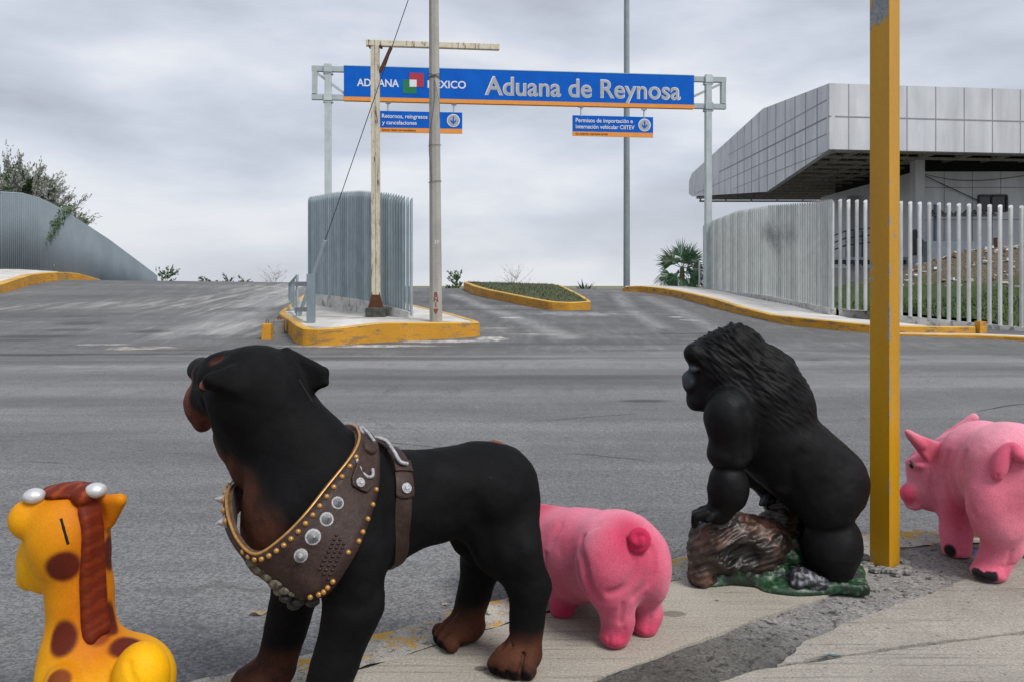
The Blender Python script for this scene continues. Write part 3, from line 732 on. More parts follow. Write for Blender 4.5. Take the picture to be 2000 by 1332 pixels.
def pipe_fence(name, label, foot, tops, pitch, rad, mat, base_h, grp=None, cut=.9, smear=None):
    """foot: polyline of base points, tops: heights at the same points"""
    th = thing(name, label, 'fence', foot[0], grp)
    L = [0.0]
    for a, b in zip(foot, foot[1:]): L.append(L[-1] + (b - a).length)
    n = int(L[-1] / pitch); pts = []
    for i in range(n + 1):
        s = min(i * L[-1] / n, L[-1] - 1e-6)
        j = max(q for q in range(len(L) - 1) if L[q] <= s); t = (s - L[j]) / (L[j + 1] - L[j])
        d = (foot[j + 1] - foot[j]); d.z = 0; d.normalize()
        pts.append((foot[j].lerp(foot[j + 1], t), lerp(tops[j], tops[j + 1], t), d))
    for i, (p, h, d) in enumerate(pts[:100]):
        m = MB(); nrm = Vector((d.y, -d.x, 0))
        if nrm.y > 0: nrm = -nrm
        p = p + nrm * mnoise.noise((i * 3.1, 0, 0)) * .006
        m.tube([p + Vector((0, 0, -.05)), p + Vector((0, 0, h * .5)), p + Vector((0, 0, h))], rad, 12, tilt=-nrm * cut)
        m.build('pipe', mat, th)
    bm_ = MB(); vs = []
    for a, d in [(foot[i], (foot[min(i + 1, len(foot) - 1)] - foot[max(i - 1, 0)])) for i in range(len(foot))]:
        d.z = 0; d.normalize(); q = Vector((-d.y, d.x, 0)) * (rad + .05)
        vs += [a + q + Vector((0, 0, -base_h - .35)), a + q, a - q, a - q + Vector((0, 0, -base_h - .35))]
    fs = []
    for i in range(len(foot) - 1):
        for j in range(4): fs.append((i * 4 + j, i * 4 + (j + 1) % 4, (i + 1) * 4 + (j + 1) % 4, (i + 1) * 4 + j))
    e = len(vs); fs += [(0, 1, 2, 3), (e - 4, e - 3, e - 2, e - 1)]
    bm_.add(vs, fs); bm_.build('footing', M_base, th)
    # rails tying the pipes together at the back
    rl = MB()
    for hh in (.25, .8):
        prev = None
        for (p, h, d) in pts[::4] + [pts[-1]]:
            nrm = Vector((d.y, -d.x, 0)); nrm = -nrm if nrm.y > 0 else nrm
            q = p - nrm * (rad + .02) + Vector((0, 0, h * hh))
            if prev is not None and (q - prev).length > .02: rl.bar(prev, q, .035, .035)
            prev = q
    return th
footL = [FC, W(1590, 595.5, 24.2), W(1545, 586, 26.2), W(1500, 577.5, 28.6), W(1439, 570, 31.9), FL]
topL = [(550 - 393) * 22.4 / F, ]
def hgt(p, x, yt): return EYE + (HY - yt) * p.y / F - p.z
topsL = [hgt(footL[0], 0, 393), hgt(footL[1], 0, 398), hgt(footL[2], 0, 402), hgt(footL[3], 0, 405), hgt(footL[4], 0, 415), hgt(footL[5], 0, 440)]
pipe_fence('pipe_fence', 'pale grey pipe fence receding up the ramp beside the palm, with a dark smeared stain', footL, topsL, .205, .048, M_pipeG, .14, 'pipe fences', cut=1.5)
footR = [W(1641, 603.5, 22.35), W(1700, 608, 21.8), W(1760, 617, 21.3), FR, FRx]
topsR = [hgt(footR[0], 0, 392), hgt(footR[1], 0, 394), hgt(footR[2], 0, 396), hgt(footR[3], 0, 405), hgt(footR[4], 0, 412)]
pipe_fence('pipe_fence', 'open white pipe fence with slanted pipe tops in front of the grassy mound', footR, topsR, .223, .050, M_pipeW, .16, 'pipe fences', cut=.85)

IF = []
for x, Y_, yt_ in ((803, 19.6, 610), (788, 19.75, 605), (765, 20.2, 599), (735, 20.9, 592), (700, 21.9, 584.5), (655, 23.2, 578), (604, 24.7, 574)): IF.append(W(x, yt_, Y_))
itop = [392, 388, 383, 379, 376.5, 379, 388]
pipe_fence('pipe_fence', 'curved blue grey wall of close pipes on the traffic island behind the rusty post', IF, [hgt(p, 0, t) for p, t in zip(IF, itop)], .132, .041, M_pipeB, .30, 'pipe fences', cut=1.6)

# smeared graffiti on the long pipe fence stays on the pipes
# left corrugated fence
th = thing('corrugated_fence', 'tall blue grey corrugated fence along the left sidewalk', 'fence', LF[2])
FT = [(-330, 380, 30.0), (-150, 377, 31), (0, 378, 32.5), (50, 381, 33.6), (100, 392, 36.5), (150, 420, 43), (190, 451, 52), (230, 481, 66), (275, 518, 100), (305, 542, 160)]
FX = [-330, -150, 0, 43, 76, 99, 122, 145, 211, 297, 308]; FYT = [380, 377, 376.5, 379, 388, 398, 411, 425.5, 468, 532, 541]; FD = [1 / 31.0, 1 / 32.0, 1 / 33.5, 1 / 34.6, 1 / 35.6, 1 / 36.6, 1 / 37.8, 1 / 39.2, 1 / 44, 1 / 53, 1 / 54.5]
pxs_ = np.concatenate([np.arange(-330, 0, 6), np.arange(0, 308, 2)]); ft = [W(x, np.interp(x, FX, FYT), 1 / np.interp(x, FX, FD)) for x in pxs_]
fb = [Vector((t.x, t.y, min(t.z - .05, lerp(EYE + (HY - 524) * t.y / F, road_z(t.x, t.y) - .2, smooth((x - 60) / 70.0))))) for t, x in zip(ft, pxs_)]
L = [0.0]
for a, b in zip(ft, ft[1:]): L.append(L[-1] + math.hypot(b.x - a.x, b.y - a.y))
m = MB(); s = 0.0; pit = .105; cols = []
j = 0
while s < L[-1]:
    while L[j + 1] < s: j += 1
    t = (s - L[j]) / (L[j + 1] - L[j]); a = ft[j].lerp(ft[j + 1], t); b = fb[j].lerp(fb[j + 1], t)
    d = ft[j + 1] - ft[j]; d.z = 0; d.normalize(); q = Vector((d.y, -d.x, 0)) * .065 * math.cos(2 * math.pi * s / pit)
    cols.append((a + q, b + q)); s += pit / 8
vs = []
for a, b in cols: vs += [a, Vector((a.x, a.y, b.z - .4))]
m.add(vs, [(i * 2, i * 2 + 1, i * 2 + 3, i * 2 + 2) for i in range(len(cols) - 1)], True); FENCE_LINE = ft
o = m.build('corrugated_sheet', galv('blue_grey_sheet', (.215, .265, .305), 0, .5, rough=.62), th); sd = o.modifiers.new('solid', 'SOLIDIFY'); sd.thickness = .004
m = MB(); m.tube([p + Vector((0, 0, .01)) for p in ft], .03, 6); m.build('top_rail', M_pipeB, th)

# ------------------------------------------------------------------ sign gantry
GL = W(609, 131, 33.5); GR = W(1417, 151, 35.4)
gz1 = 10.37; gz0 = 8.92
gu = Vector((GR.x - GL.x, GR.y - GL.y, 0)); GLEN = gu.length; gu.normalize(); gn = Vector((gu.y, -gu.x, 0))   # gn faces the road users
def GU(x):                           # metres along the gantry for a column of pixels
    r_ = (x - 1000) / F; return (r_ * GL.y - GL.x) / (gu.x - r_ * gu.y)
def GP(u, z, off=0.0): return Vector((GL.x, GL.y, 0)) + gu * u + Vector((0, 0, z)) + gn * off
def GPX(x, y, off=0.0):
    u = GU(x); p = GP(u, 0); return GP(u, EYE - (y - HY) * p.y / F, off)
M_steel = galv('pale_gantry_steel', (.46, .52, .53))
k = NM('sign_blue', .8); k.b.inputs['Specular IOR Level'].default_value = .15; a = k.noise(k.pos, 1.4, 5, .6)
k.col(k.ramp(a, (.3, (.002, .090, .44)), (.7, (.004, .115, .53)))); M_blue = k.m
M_orange = simple('sign_orange', (.72, .27, .03), .55, var=.08)
M_white = simple('sign_white', (.66, .68, .72), .5, var=.05)
M_letter = simple('sign_grey_letter', (.36, .37, .38), .45, .2, .1)
M_red = simple('sign_red', (.36, .018, .045), .55, var=.06); M_green = simple('sign_green', (.0, .155, .065), .55, var=.06)
M_brown = simple('sign_dark_letter', (.30, .10, .01), .6, var=.05)
def letters(name, body, x0, x1, yb0, yb1, yt0, mat, parent, off, bold=0.0, cap='A', grow=0.0):
    """fit words between pixel columns x0..x1, baseline rows yb0 (left) and yb1 (right), capital top yt0 at the left"""
    vs, fs = text_mesh(body, bold); cv, _ = text_mesh(cap, 0.0)
    mnx, mxx = min(v.x for v in vs), max(v.x for v in vs); H = max(v.y for v in cv)
    a = GPX(x0, yb0); b = GPX(x1, yb1); t = GPX(x0, yt0)
    ua, ub = GU(x0), GU(x1); za, zb = a.z, b.z; sc = (t.z - a.z) / H
    m = MB(); n = len(vs); P = []
    for v in vs:
        k_ = (v.x - mnx) / (mxx - mnx); P.append(GP(lerp(ua, ub, k_), lerp(za, zb, k_) + v.y * sc, off))
    m.add(P, fs); ob = m.build(name, mat, parent)
    sd = ob.modifiers.new('solid', 'SOLIDIFY'); sd.thickness = .012; sd.offset = 0
    return ob
def gpoly(m, pts, off): m.prism([GPX(x, y, off) for x, y in pts], -gn * .01)
gt = thing('sign_gantry', 'long overhead gantry with the blue Aduana de Reynosa panel', 'gantry', (GP(GU(641), 0)))
gt.location.z = road_z(gt.location.x, gt.location.y) - .1
for nm, x in (('post', 641), ('post', 1383)):
    u = GU(x); p = GP(u, 0); zb = road_z(p.x, p.y) - .4
    m = MB(); m.bar((p.x, p.y, zb), (p.x, p.y, gz1 + .09), .27, .27, up=gn); o = bevel(m.build(nm, M_steel, gt), .02)
    for z in (gz1 - .13, gz0 + .13):
      c = MB(); c.box(GP(u, z), (.34, .36, .30), math.atan2(gu.y, gu.x)); c.box(GP(u, z - .2), (.40, .30, .05), math.atan2(gu.y, gu.x))
      c.build('clamp', M_steel, gt)
for (xa, xb, hx) in ((609, 672, 609), (1354, 1417, 1417)):
    m = MB(); ua, ub = GU(xa), GU(xb)
    for z in (gz1 - .13, gz0 + .13): m.bar(GP(ua, z), GP(ub, z), .2, .22)
    ue = ua + .12 if hx == 609 else ub - .12
    m.bar(GP(ue, gz0 + .255), GP(ue, gz1 - .255), .2, .24, up=gn)
    if hx == 609: m.bar(GP(ua + .2, gz1 - .3, .02), GP(ub, gz0 + .32, .02), .08, .10)
    else: m.bar(GP(ua, gz0 + .55, .02), GP(ub - .2, gz1 - .3, .02), .08, .10)
    m.build('truss_end', M_steel, gt)
U0, U1 = GU(672), GU(1354); um = (U0 + U1) / 2
ra = math.atan2(gu.y, gu.x)
m = MB(); m.box(GP(um, (gz0 + gz1) / 2 + .08), (U1 - U0, .22, gz1 - gz0 - .16), ra); m.build('blue_panel', M_blue, gt)
m = MB(); m.box(GP(um, gz0 + .075, .006), (U1 - U0, .23, .165), ra); m.build('orange_stripe', M_orange, gt)
m = MB(); m.box(GP(um, gz1 + .015, 0), (U1 - U0 + .02, .24, .03), ra); m.build('panel_edge', simple('pale_edge', (.25, .42, .55), .5), gt)
PO = .114
letters('lettering', 'ADUANA', 697.6, 779.5, 170, 172, 156, M_white, gt, PO, .018)
letters('lettering', 'MEXICO', 835, 909.7, 173.5, 175, 159.5, M_white, gt, PO, .018)
letters('lettering_outline', 'Aduana de Reynosa', 946.4, 1327.8, 186.5, 196.5, 151.6, M_white, gt, PO - .002, .020)
letters('lettering', 'Aduana de Reynosa', 948.6, 1326, 185.8, 195.7, 152.6, M_letter, gt, PO + .008, .006)
m = MB(); gpoly(m, [(786.8, 157.2), (813.5, 158), (813.5, 185.4), (786.8, 184.6)], PO + .006); m.build('emblem_green_square', M_green, gt)
m = MB(); gpoly(m, [(800, 144.4), (827.6, 145.2), (827.6, 172.2), (800, 171.4)], PO + .010); m.build('emblem_red_square', M_red, gt)
m = MB(); gpoly(m, [(800, 157.6), (813.8, 158), (813.8, 172), (800, 171.6)], PO + .014); m.build('emblem_white_square', M_white, gt)
def subsign(name, label, x0, x1, yt0, yt1, yb0, yb1, yo0, yo1, rods, lines, small, circ):
    a = GPX(x0, yb0); th = thing(name, label, 'sign', a, 'blue signs hung under the gantry')
    m = MB(); m.prism([GPX(x0, yt0, .03), GPX(x1, yt1, .03), GPX(x1, yb1, .03), GPX(x0, yb0, .03)], -gn * .06); m.build('blue_panel', M_blue, th)
    m = MB(); m.prism([GPX(x0, yo0, .036), GPX(x1, yo1, .036), GPX(x1, yb1 + .1, .036), GPX(x0, yb0 + .1, .036)], -gn * .072); m.build('orange_stripe', M_orange, th)
    for x, y0_, y1_ in rods:
        r_ = MB(); r_.tube([GPX(x, y0_), GPX(x, y1_ + 1)], .045, 8); r_.box(GPX(x, y0_ + 1.2), (.22, .16, .07), ra); r_.build('hanger', M_steel, th)
    for args in lines: letters('lettering', *args, M_white, th, .042, .012)
    letters('small_lettering', *small, M_brown, th, .046, .006)
    cx, cy, rr_ = circ; c = GPX(cx, cy, .03); R_ = rr_ * c.y / F
    o = MB(); o.disc(c, gn, R_, .012, 32); o.build('arrow_disc', M_white, th)
    o = MB(); o.disc(c + gn * .010, gn, R_ * .86, .008, 32); o.build('arrow_disc_face', M_letter, th)
    ar = [(-.09, .60), (.09, .60), (.09, -.20), (.42, .12), (.42, -.14), (0, -.58), (-.42, -.14), (-.42, .12), (-.09, -.20)]
    o = MB(); o.prism([c + gu * (p[0] * R_) + Vector((0, 0, p[1] * R_)) + gn * .022 for p in ar], gn * .008); o.build('down_arrow', M_blue, th)
    return th
subsign('hanging_sign', 'blue hanging sign reading Retornos, reingresos y cancelaciones', 740.6, 902.8, 217.5, 221, 258.8, 262, 250.5, 253,
        [(758, 200, 217), (886.5, 203, 220)],
        [('Retornos, reingresos', 746, 835, 231.3, 233.5, 223.6), ('y cancelaciones', 746.5, 814, 243.8, 245.2, 236.3)],
        ('Returns, reentry and cancellations', 746, 812, 256.0, 257.4, 252.2), (885.5, 236.6, 12.6))
subsign('hanging_sign', 'blue hanging sign reading Permisos de importación e internación vehicular CIITEV', 1118.2, 1275.3, 226.2, 230, 265.8, 269.5, 257.8, 261,
        [(1135, 208, 227), (1258, 213, 230)],
        [('Permisos de importación e', 1124, 1235.3, 239.7, 241.8, 232), ('internación vehicular CIITEV', 1124, 1238.8, 251.8, 254.2, 244.1)],
        ('Car temporary importation permits', 1124, 1187, 263.4, 264.6, 259.8), (1258.5, 245.4, 12.4))

# ------------------------------------------------------------------ poles and posts
M_conc_pole = concrete('pole_concrete', (.30, .285, .255), (.40, .385, .35), dirt=.25)
pb = on(isl_bvh, 851.5, 629)
th = thing('utility_pole', 'tapered octagonal concrete utility pole on the traffic island, with red letters near its foot', 'pole', pb)
ptop = W(846, 550, pb.y); ptop.z = 9.9
def pole_r(z): return lerp(.152, .108, (z - pb.z) / (ptop.z - pb.z))
m = MB(); m.tube([pb + Vector((0, 0, -.1)), ptop], [.153, .106], 8, smooth=False); bevel(m.build('shaft', M_conc_pole, th), .012)
vs, fs = None, None
M_graf = simple('red_brown_paint', (.22, .05, .03), .8, var=.4, scale=60)
def pole_text(body, cx, yb, hpx, bold, mat, name, rot=0.0):
    vs, fs = text_mesh(body, bold); H = max(v.y for v in vs); mn, mx_ = min(v.x for v in vs), max(v.x for v in vs)
    sc = hpx * pb.y / F / H; c = W(cx, yb, pb.y); m = MB(); P = []
    for v in vs:
        x = (v.x - (mn + mx_) / 2) * sc; z = v.y * sc; q = Vector((c.x + x, 0, c.z + z))
        ax = pb.lerp(ptop, (q.z - pb.z) / (ptop.z - pb.z)); q.y = ax.y - pole_r(q.z) * .924 - .004 - max(0, abs(q.x - ax.x) - .056) * -.9; P.append(q)
    m.add(P, fs); o = m.build(name, mat, th); sd = o.modifiers.new('solid', 'SOLIDIFY'); sd.thickness = .003
for ch, y in (('B', 580), ('N', 590), ('I', 600)): pole_text(ch, 852.5, y, 9, .03, M_graf, 'painted_letter')
pole_text('21', 853, 477, 7, .01, M_white, 'chalk_number')
m = MB(); c = W(852.5, 608, pb.y); hp = [(-.055, .045), (-.03, .06), (0, .045), (.03, .06), (.055, .045), (.03, -.02), (0, -.07), (-.03, -.02)]
yy = pb.y - pole_r(c.z) * .924 - .002; m.prism([Vector((c.x + a, yy, c.z + b)) for a, b in hp], Vector((0, -.004, 0))); m.build('painted_heart', M_graf, th)
M_cable = simple('black_cable', (.02, .02, .022), .6)
m = MB()
def ring(z, tilt, r_=.006, ex=.012):
    ax = pb.lerp(ptop, (z - pb.z) / (ptop.z - pb.z)); R_ = pole_r(z) + ex
    m.tube([ax + Vector((math.cos(a) * R_, math.sin(a) * R_, tilt * math.cos(a))) for a in np.linspace(0, 2 * math.pi, 25)], r_, 5)
zt = EYE + (HY - 150) * pb.y / F
ring(zt, .05); ring(zt, -.05); ring(zt - .03, .02); ring(EYE + (HY - 285) * pb.y / F, .01, .004); ring(EYE + (HY - 356) * pb.y / F, .02, .005)
def py(x, y, o=.02):
    p = W(x, y, pb.y); ax = pb.lerp(ptop, (p.z - pb.z) / (ptop.z - pb.z)); p.y = ax.y - pole_r(p.z) - o; return p
m.tube(catmull([py(849, 150), py(850, 190), py(846, 230), py(841, 260), py(839.5, 300), py(845, 356)], 6), .006, 5)
m.tube(catmull([py(850, 160), py(855, 185), py(859, 205), py(860, 235)], 6), .005, 5)
m.build('tied_cable', M_cable, th)
# guy wire and its guard
ga = on(isl_bvh, 584, 618); gtop = W(848, -146, pb.y); gmid = W(625, 470, lerp(ga.y, pb.y, .25))
th = thing('guy_wire', 'thin guy wire rising to the concrete pole from a slanted grey guard tube', 'wire', ga)
m = MB(); m.tube([ga, gtop], .010, 6); m.build('wire', M_cable, th)
dirv = (gtop - ga).normalized(); t_ = (gmid.z - ga.z) / dirv.z
m = MB(); m.tube([ga - dirv * .05, ga + dirv * t_], .048, 10); m.build('guard_tube', galv('guard_paint', (.26, .32, .35)), th)
# rusty post with a cantilever arm
rb = on(isl_bvh, 735, 619)
th = thing('rusty_sign_post', 'cream square post streaked with rust, with a bare cantilever arm on top', 'post', rb)
k = NM('rusty_cream_paint', .7); p = k.pos
a = k.noise(p, 2, 5, .6); s = k.noise(k.map(p, (9, 9, 1.3)), 1.3, 6, .75, .2); s2 = k.noise(p, 9, 6, .75)
c = k.ramp(a, (.3, (.52, .48, .37)), (.7, (.68, .63, .50)))
c = k.mix(k.math('MULTIPLY', k.step(s2, .50, .66), .55), c, (.42, .27, .12))
c = k.mix(k.math('MULTIPLY', k.step(s, .54, .64), .95), c, (.10, .038, .016)); k.col(c); k.bump(s2, .3, .01); M_cream = k.m
k = NM('rust', .9); f = k.noise(k.pos, 18, 5, .7); k.col(k.ramp(f, (.3, (.045, .018, .010)), (.7, (.15, .055, .022)))); k.bump(f, .5, .01); M_rust = k.m
wp = 12.2 * rb.y / F; zb_ = rb.z + .2; zp_ = EYE + (HY - 91) * rb.y / F
m = MB(); m.box(Vector((rb.x, rb.y, rb.z + .08)), (.50, .42, .30), .05); bevel(m.build('footing_block', simple('mossy_block', (.07, .07, .06), .95, var=.5, scale=9), th), .03, 3)
m = MB()
for dx_ in (-.34, .34): m.bar((rb.x + dx_ * wp, rb.y, zb_), (rb.x - .03 + dx_ * wp, rb.y, zp_), wp * .62, wp, up=Vector((0, 1, 0)))
m.build('post', M_cream, th)
m = MB()
for sx in (-1, 1): m.prism([Vector((rb.x + sx * wp * .5, rb.y - wp * .55, zb_ - .0)), Vector((rb.x + sx * wp * 1.3, rb.y - wp * .55, zb_)), Vector((rb.x + sx * wp * .56, rb.y - wp * .55, zb_ + .42))], Vector((0, .015, 0)))
m.box((rb.x, rb.y, zb_ + .10), (wp * 1.14, wp * 1.14, .5)); m.build('rusty_foot', M_rust, th)
def rp_(x, y): return W(x, y, rb.y)
aR = W(975, 93.5, rb.y + .7); aL = W(715, 85, rb.y - .06)
m = MB(); m.bar(aL, aR, .14, .145); bevel(m.build('cantilever_arm', M_cream, th), .01)
m = MB(); m.bar(rp_(764, 93), rp_(742, 142), .09, .07); m.build('brace', M_rust, th)
m = MB()
for x in (723, 744): m.box(rp_(x, 92.5), (.05, .2, .05))
m.build('bolt_bracket', M_rust, th)
# tall lamp mast beyond the crest
q = W(1224, 566, 44.0); zb = road_z(q.x, q.y)
th = thing('lamp_mast', 'tall grey green mast rising out of frame beyond the crest', 'mast', (q.x, q.y, zb - .3))
m = MB(); m.tube([(q.x, q.y, zb - .3), (q.x, q.y, 30)], [.185, .125], 16); m.build('mast_tube', galv('mast_paint', (.28, .33, .34)), th)
m = MB(); m.tube([(q.x, q.y, zb - .3), (q.x, q.y, zb + .25)], [.28, .28], 16); m.build('mast_foot', M_base, th)
# barrier gate on the island
gb = on(isl_bvh, 607.5, 631); g2 = on(isl_bvh, 581, 619)
th = thing('barrier_gate', 'blue grey steel barrier with a square post and swung tapering gate leaf', 'gate', gb)
M_gate = galv('gate_paint', (.265, .33, .37))
pw = 14.5 * gb.y / F; h1 = (631 - 536) * gb.y / F
m = MB(); m.bar(gb + Vector((0, 0, -.03)), gb + Vector((0, 0, h1)), pw, pw, up=Vector((0, 1, 0))); bevel(m.build('post', M_gate, th), .008)
z2 = g2.z; yA = g2.y
def gx(x, y, Y): return W(x, y, Y)
m = MB()
for (ya, yb) in ((551, 559), (601, 609)):
    m.bar(gx(578, (ya + yb) / 2, yA), gx(601, (ya + yb) / 2 + .3, gb.y), .07, (yb - ya) * yA / F)
m.build('hinge_arm', M_gate, th)
m = MB(); m.tube([gx(580.5, 620, yA), gx(580.5, 539, yA), gx(580.0, 537, yA)], 2.7 * yA / F, 10); m.build('hinge_post', M_gate, th)
lf = MB(); Yf = yA + 3.6
top = [gx(580, 539, yA), gx(572, 547.5, yA + 1.5), gx(565, 554.5, Yf)]; bot = [gx(579, 612, yA), gx(572, 598, yA + 1.5), gx(565, 586, Yf)]
lf.tube(top, .028, 8); lf.tube(bot, .028, 8)
for t in (0, .33, .62, .85, 1.0):
    i = 0 if t < .45 else 1; u_ = (t - (0, .45)[i]) / (.45, .55)[i]
    lf.tube([top[i].lerp(top[i + 1], u_), bot[i].lerp(bot[i + 1], u_)], .026, 8)
lf.build('gate_leaf', M_gate, th)
# the two concrete blocks by the island
def block(x, yb, wpx, hpx, mat, label, eye_bolt, deep=.32, rz=.08):
    b = G(x, yb); wv = wpx * b.y / F; h = hpx * b.y / F
    th = thing('concrete_block', label, 'block', b, 'loose concrete blocks')
    m = MB(); vs = []
    c = b + Vector((0, deep / 2, 0)); M_ = Matrix.Rotation(rz, 3, 'Z')
    for z, s_ in ((-.03, 1.0), (h, .88)):
        for sx, sy in ((-1, -1), (1, -1), (1, 1), (-1, 1)): vs.append(c + M_ @ Vector((sx * wv / 2 * s_, sy * deep / 2 * s_, z)))
    m.add(vs, [(3, 2, 1, 0), (4, 5, 6, 7), (0, 1, 5, 4), (1, 2, 6, 5), (2, 3, 7, 6), (3, 0, 4, 7)]); bevel(m.build('body', mat, th), .018, 3)
    m = MB(); m.tube([c + Vector((math.cos(a) * .03, 0, h + .03 + math.sin(a) * .05)) for a in np.linspace(-.6, math.pi + .6, 10)], .009, 6); m.build('lifting_loop', M_rust, th)
block(518, 664, 18.5, 31, M_yel, 'small yellow block on the road beside the island kerb', True)
block(540.5, 653, 22, 27, simple('grey_block', (.19, .18, .165), .95, var=.35, scale=6), 'small bare grey block against the island kerb', True, .38, .2)

# yellow post in the foreground
yb = G0(1737, 1112)
th = thing('yellow_post', 'square yellow steel post with peeled grey patches beside the right pig', 'post', yb)
k = NM('post_yellow', .42); p = k.pos
a = k.noise(k.map(p, (3, 3, .5)), 2, 5, .6); g = k.noise(p, 55, 4, .7); fl = k.noise(k.map(p, (1, 1, .55)), 24, 6, .72, .2)
c = k.ramp(a, (.3, (.43, .21, .002)), (.7, (.51, .26, .004))); c = k.mix(.25, c, k.ramp(g, (.3, .7), (.7, 1.2)), 'MULTIPLY')
q = k.n('ShaderNodeSeparateXYZ'); k.l(p, q.inputs[0])
at = k.n('ShaderNodeAttribute'); at.attribute_name = 'chip'
chip = k.step(k.math('ADD', at.outputs['Fac'], k.math('MULTIPLY', k.math('SUBTRACT', fl, .5), 1.1)), .50, .52)
c = k.mix(chip, c, k.ramp(g, (.3, (.14, .15, .16)), (.7, (.30, .32, .34)))); k.col(c); k.bump(chip, -.5, .004)
th_ = math.radians(53.1); ux = Vector((-math.cos(th_), math.sin(th_), 0)); uy = Vector((math.sin(th_), math.cos(th_), 0)); aS = .0918
zs = np.concatenate([np.arange(-.05, 3.0, .02)]); ring_ = []
def facepts(n=8):
    o = []
    for i in range(n): o.append(ux * (aS * i / n))
    for i in range(n): o.append(ux * aS + uy * (aS * i / n))
    for i in range(n): o.append(ux * (aS * (1 - i / n)) + uy * aS)
    for i in range(n): o.append(uy * (aS * (1 - i / n)))
    return o
fp = facepts(18); nf = len(fp); vs = []; ch = []
CH = [(1715, 20, 18, 42, 1.1), (1730, 5, 8, 50, 1.0), (1702, 520, 5, 16, .8), (1704, 545, 6, 9, .7), (1737, 625, 5, 80, .62), (1737, 435, 4, 22, .7), (1737, 530, 4, 40, .66), (1737, 355, 4, 9, .8), (1748, 463, 4.5, 7, .9), (1737, 760, 4, 150, .55), (1737, 950, 4, 100, .52), (1703, 565, 5, 6, .7), (1737, 480, 4, 25, .6), (1700, 40, 7, 30, 1.0), (1722, 700, 4, 5, .6), (1712, 880, 3, 5, .6), (1750, 250, 3, 4, .6), (1737, 150, 3, 30, .5), (1702, 1080, 8, 25, .45)]
for z in zs:
    for f_ in fp:
        P = Vector((yb.x, yb.y, 0)) + f_; v = Vector((P.x, P.y, z)); vs.append(v)
        X = 1000 + v.x * F / v.y; Yp = HY - (v.z - EYE) * F / v.y; best = .12 if 0 else 0.0
        vis = f_.dot(uy) < 1e-6 or abs(f_.dot(ux)) < 1e-6
        if vis:
            for (cx, cy, rx, ry, am) in CH:
                d = math.hypot((X - cx) / rx, (Yp - cy) / ry); best = max(best, am * max(0, 1.25 - d) if d < 1.25 else 0)
        ch.append(best)
fs = [(i * nf + j, i * nf + (j + 1) % nf, (i + 1) * nf + (j + 1) % nf, (i + 1) * nf + j) for i in range(len(zs) - 1) for j in range(nf)]
o0 = wpos(th); me = bpy.data.meshes.new('shaft'); me.from_pydata([tuple(v - o0) for v in vs], [], fs); me.materials.append(k.m)
me.attributes.new('chip', 'FLOAT', 'POINT').data.foreach_set('value', ch)
bm = bmesh.new(); bm.from_mesh(me); bmesh.ops.recalc_face_normals(bm, faces=bm.faces); bm.to_mesh(me); bm.free(); link('shaft', me, th, o0)
m = MB(); rr = random.Random(5)
for i in range(48):
    a = i * 6.283 / 48; c = Vector((yb.x, yb.y, 0)) + ux * aS / 2 + uy * aS / 2 + Vector((math.cos(a), math.sin(a), 0)) * rr.uniform(.065, .12); s_ = rr.uniform(.008, .022)
    m.ball(c + Vector((0, 0, s_ * .1)), (s_ * 1.3, s_, s_ * .7), 3)
m.build('mortar_collar', M_mortar, th)

# ------------------------------------------------------------------ customs building
bd = thing('customs_building', 'large pale panelled building with a wedge shaped canopy behind the fences', 'building', (18, 36, .2))
k = NM('pale_cladding', .45); p = k.pos; a = k.noise(p, .35, 5, .6); s = k.noise(k.map(p, (1.5, 1.5, .25)), 1.2, 5, .6)
c = k.ramp(a, (.3, (.50, .515, .54)), (.7, (.60, .61, .635))); c = k.mix(.75, c, k.ramp(s, (.3, .72), (.7, 1.1)), 'MULTIPLY'); k.col(c); k.metal(.1); M_clad = k.m
M_seam = simple('panel_joint', (.25, .25, .28), .8)
M_dark = simple('dark_void', (.012, .012, .012), .9)
M_truss = simple('truss_grey', (.36, .34, .30), .7, var=.3)
Ct, Cb = Vector((12.36, 31, 9.01)), Vector((12.36, 31, 6.44))
Kt, Et, Eb, Kb = Vector((12.28, 38.97, 9.75)), Vector((12.11, 54.6, 8.5)), Vector((12.11, 54.6, 7.02)), Vector((12.285, 38.4, 5.62))
fdir = Vector((8.22, 1.0, 0)).normalized(); FLN = 22.0
Rt, Rb = Ct + fdir * FLN, Cb + fdir * FLN
hexa = [Ct, Kt, Et + Vector((0, -1.0, .06)), Et + Vector((0, -.1, -.35)), Eb + Vector((0, -.05, .3)), Eb + Vector((0, -.9, .0)), Kb, Cb]
m = MB(); m.prism(hexa, Vector((.22, 0, 0))); m.build('canopy_side', M_clad, bd)
fin = Vector((fdir.y, -fdir.x, 0))
m = MB(); m.prism([Ct, Rt, Rb, Cb], -fin * .22); m.build('canopy_front', M_clad, bd)
def at_y(poly_top, Y):
    for a, b in zip(poly_top, poly_top[1:]):
        if a.y <= Y <= b.y: return a.z + (b.z - a.z) * (Y - a.y) / (b.y - a.y)
    return poly_top[-1].z
topc = [Ct, Kt, hexa[2], hexa[3]]; botc = [Cb, Kb, hexa[5], hexa[4]]
m = MB(); sw = .03
s = .8
while s < FLN:
    a = Ct + fdir * s + fin * .004; m.bar(Vector((a.x, a.y, Cb.z + .01)), Vector((a.x, a.y, Ct.z - .01)), sw, .012, up=fdir.cross(Vector((0, 0, 1)))); s += 1.22
a = Ct + fin * .005; m.bar(Vector((a.x, a.y, 7.72)), Vector((a.x, a.y, 7.72)) + fdir * FLN, .012, .05)
m.build('front_joints', M_seam, bd)
m = MB(); Y = 32.22
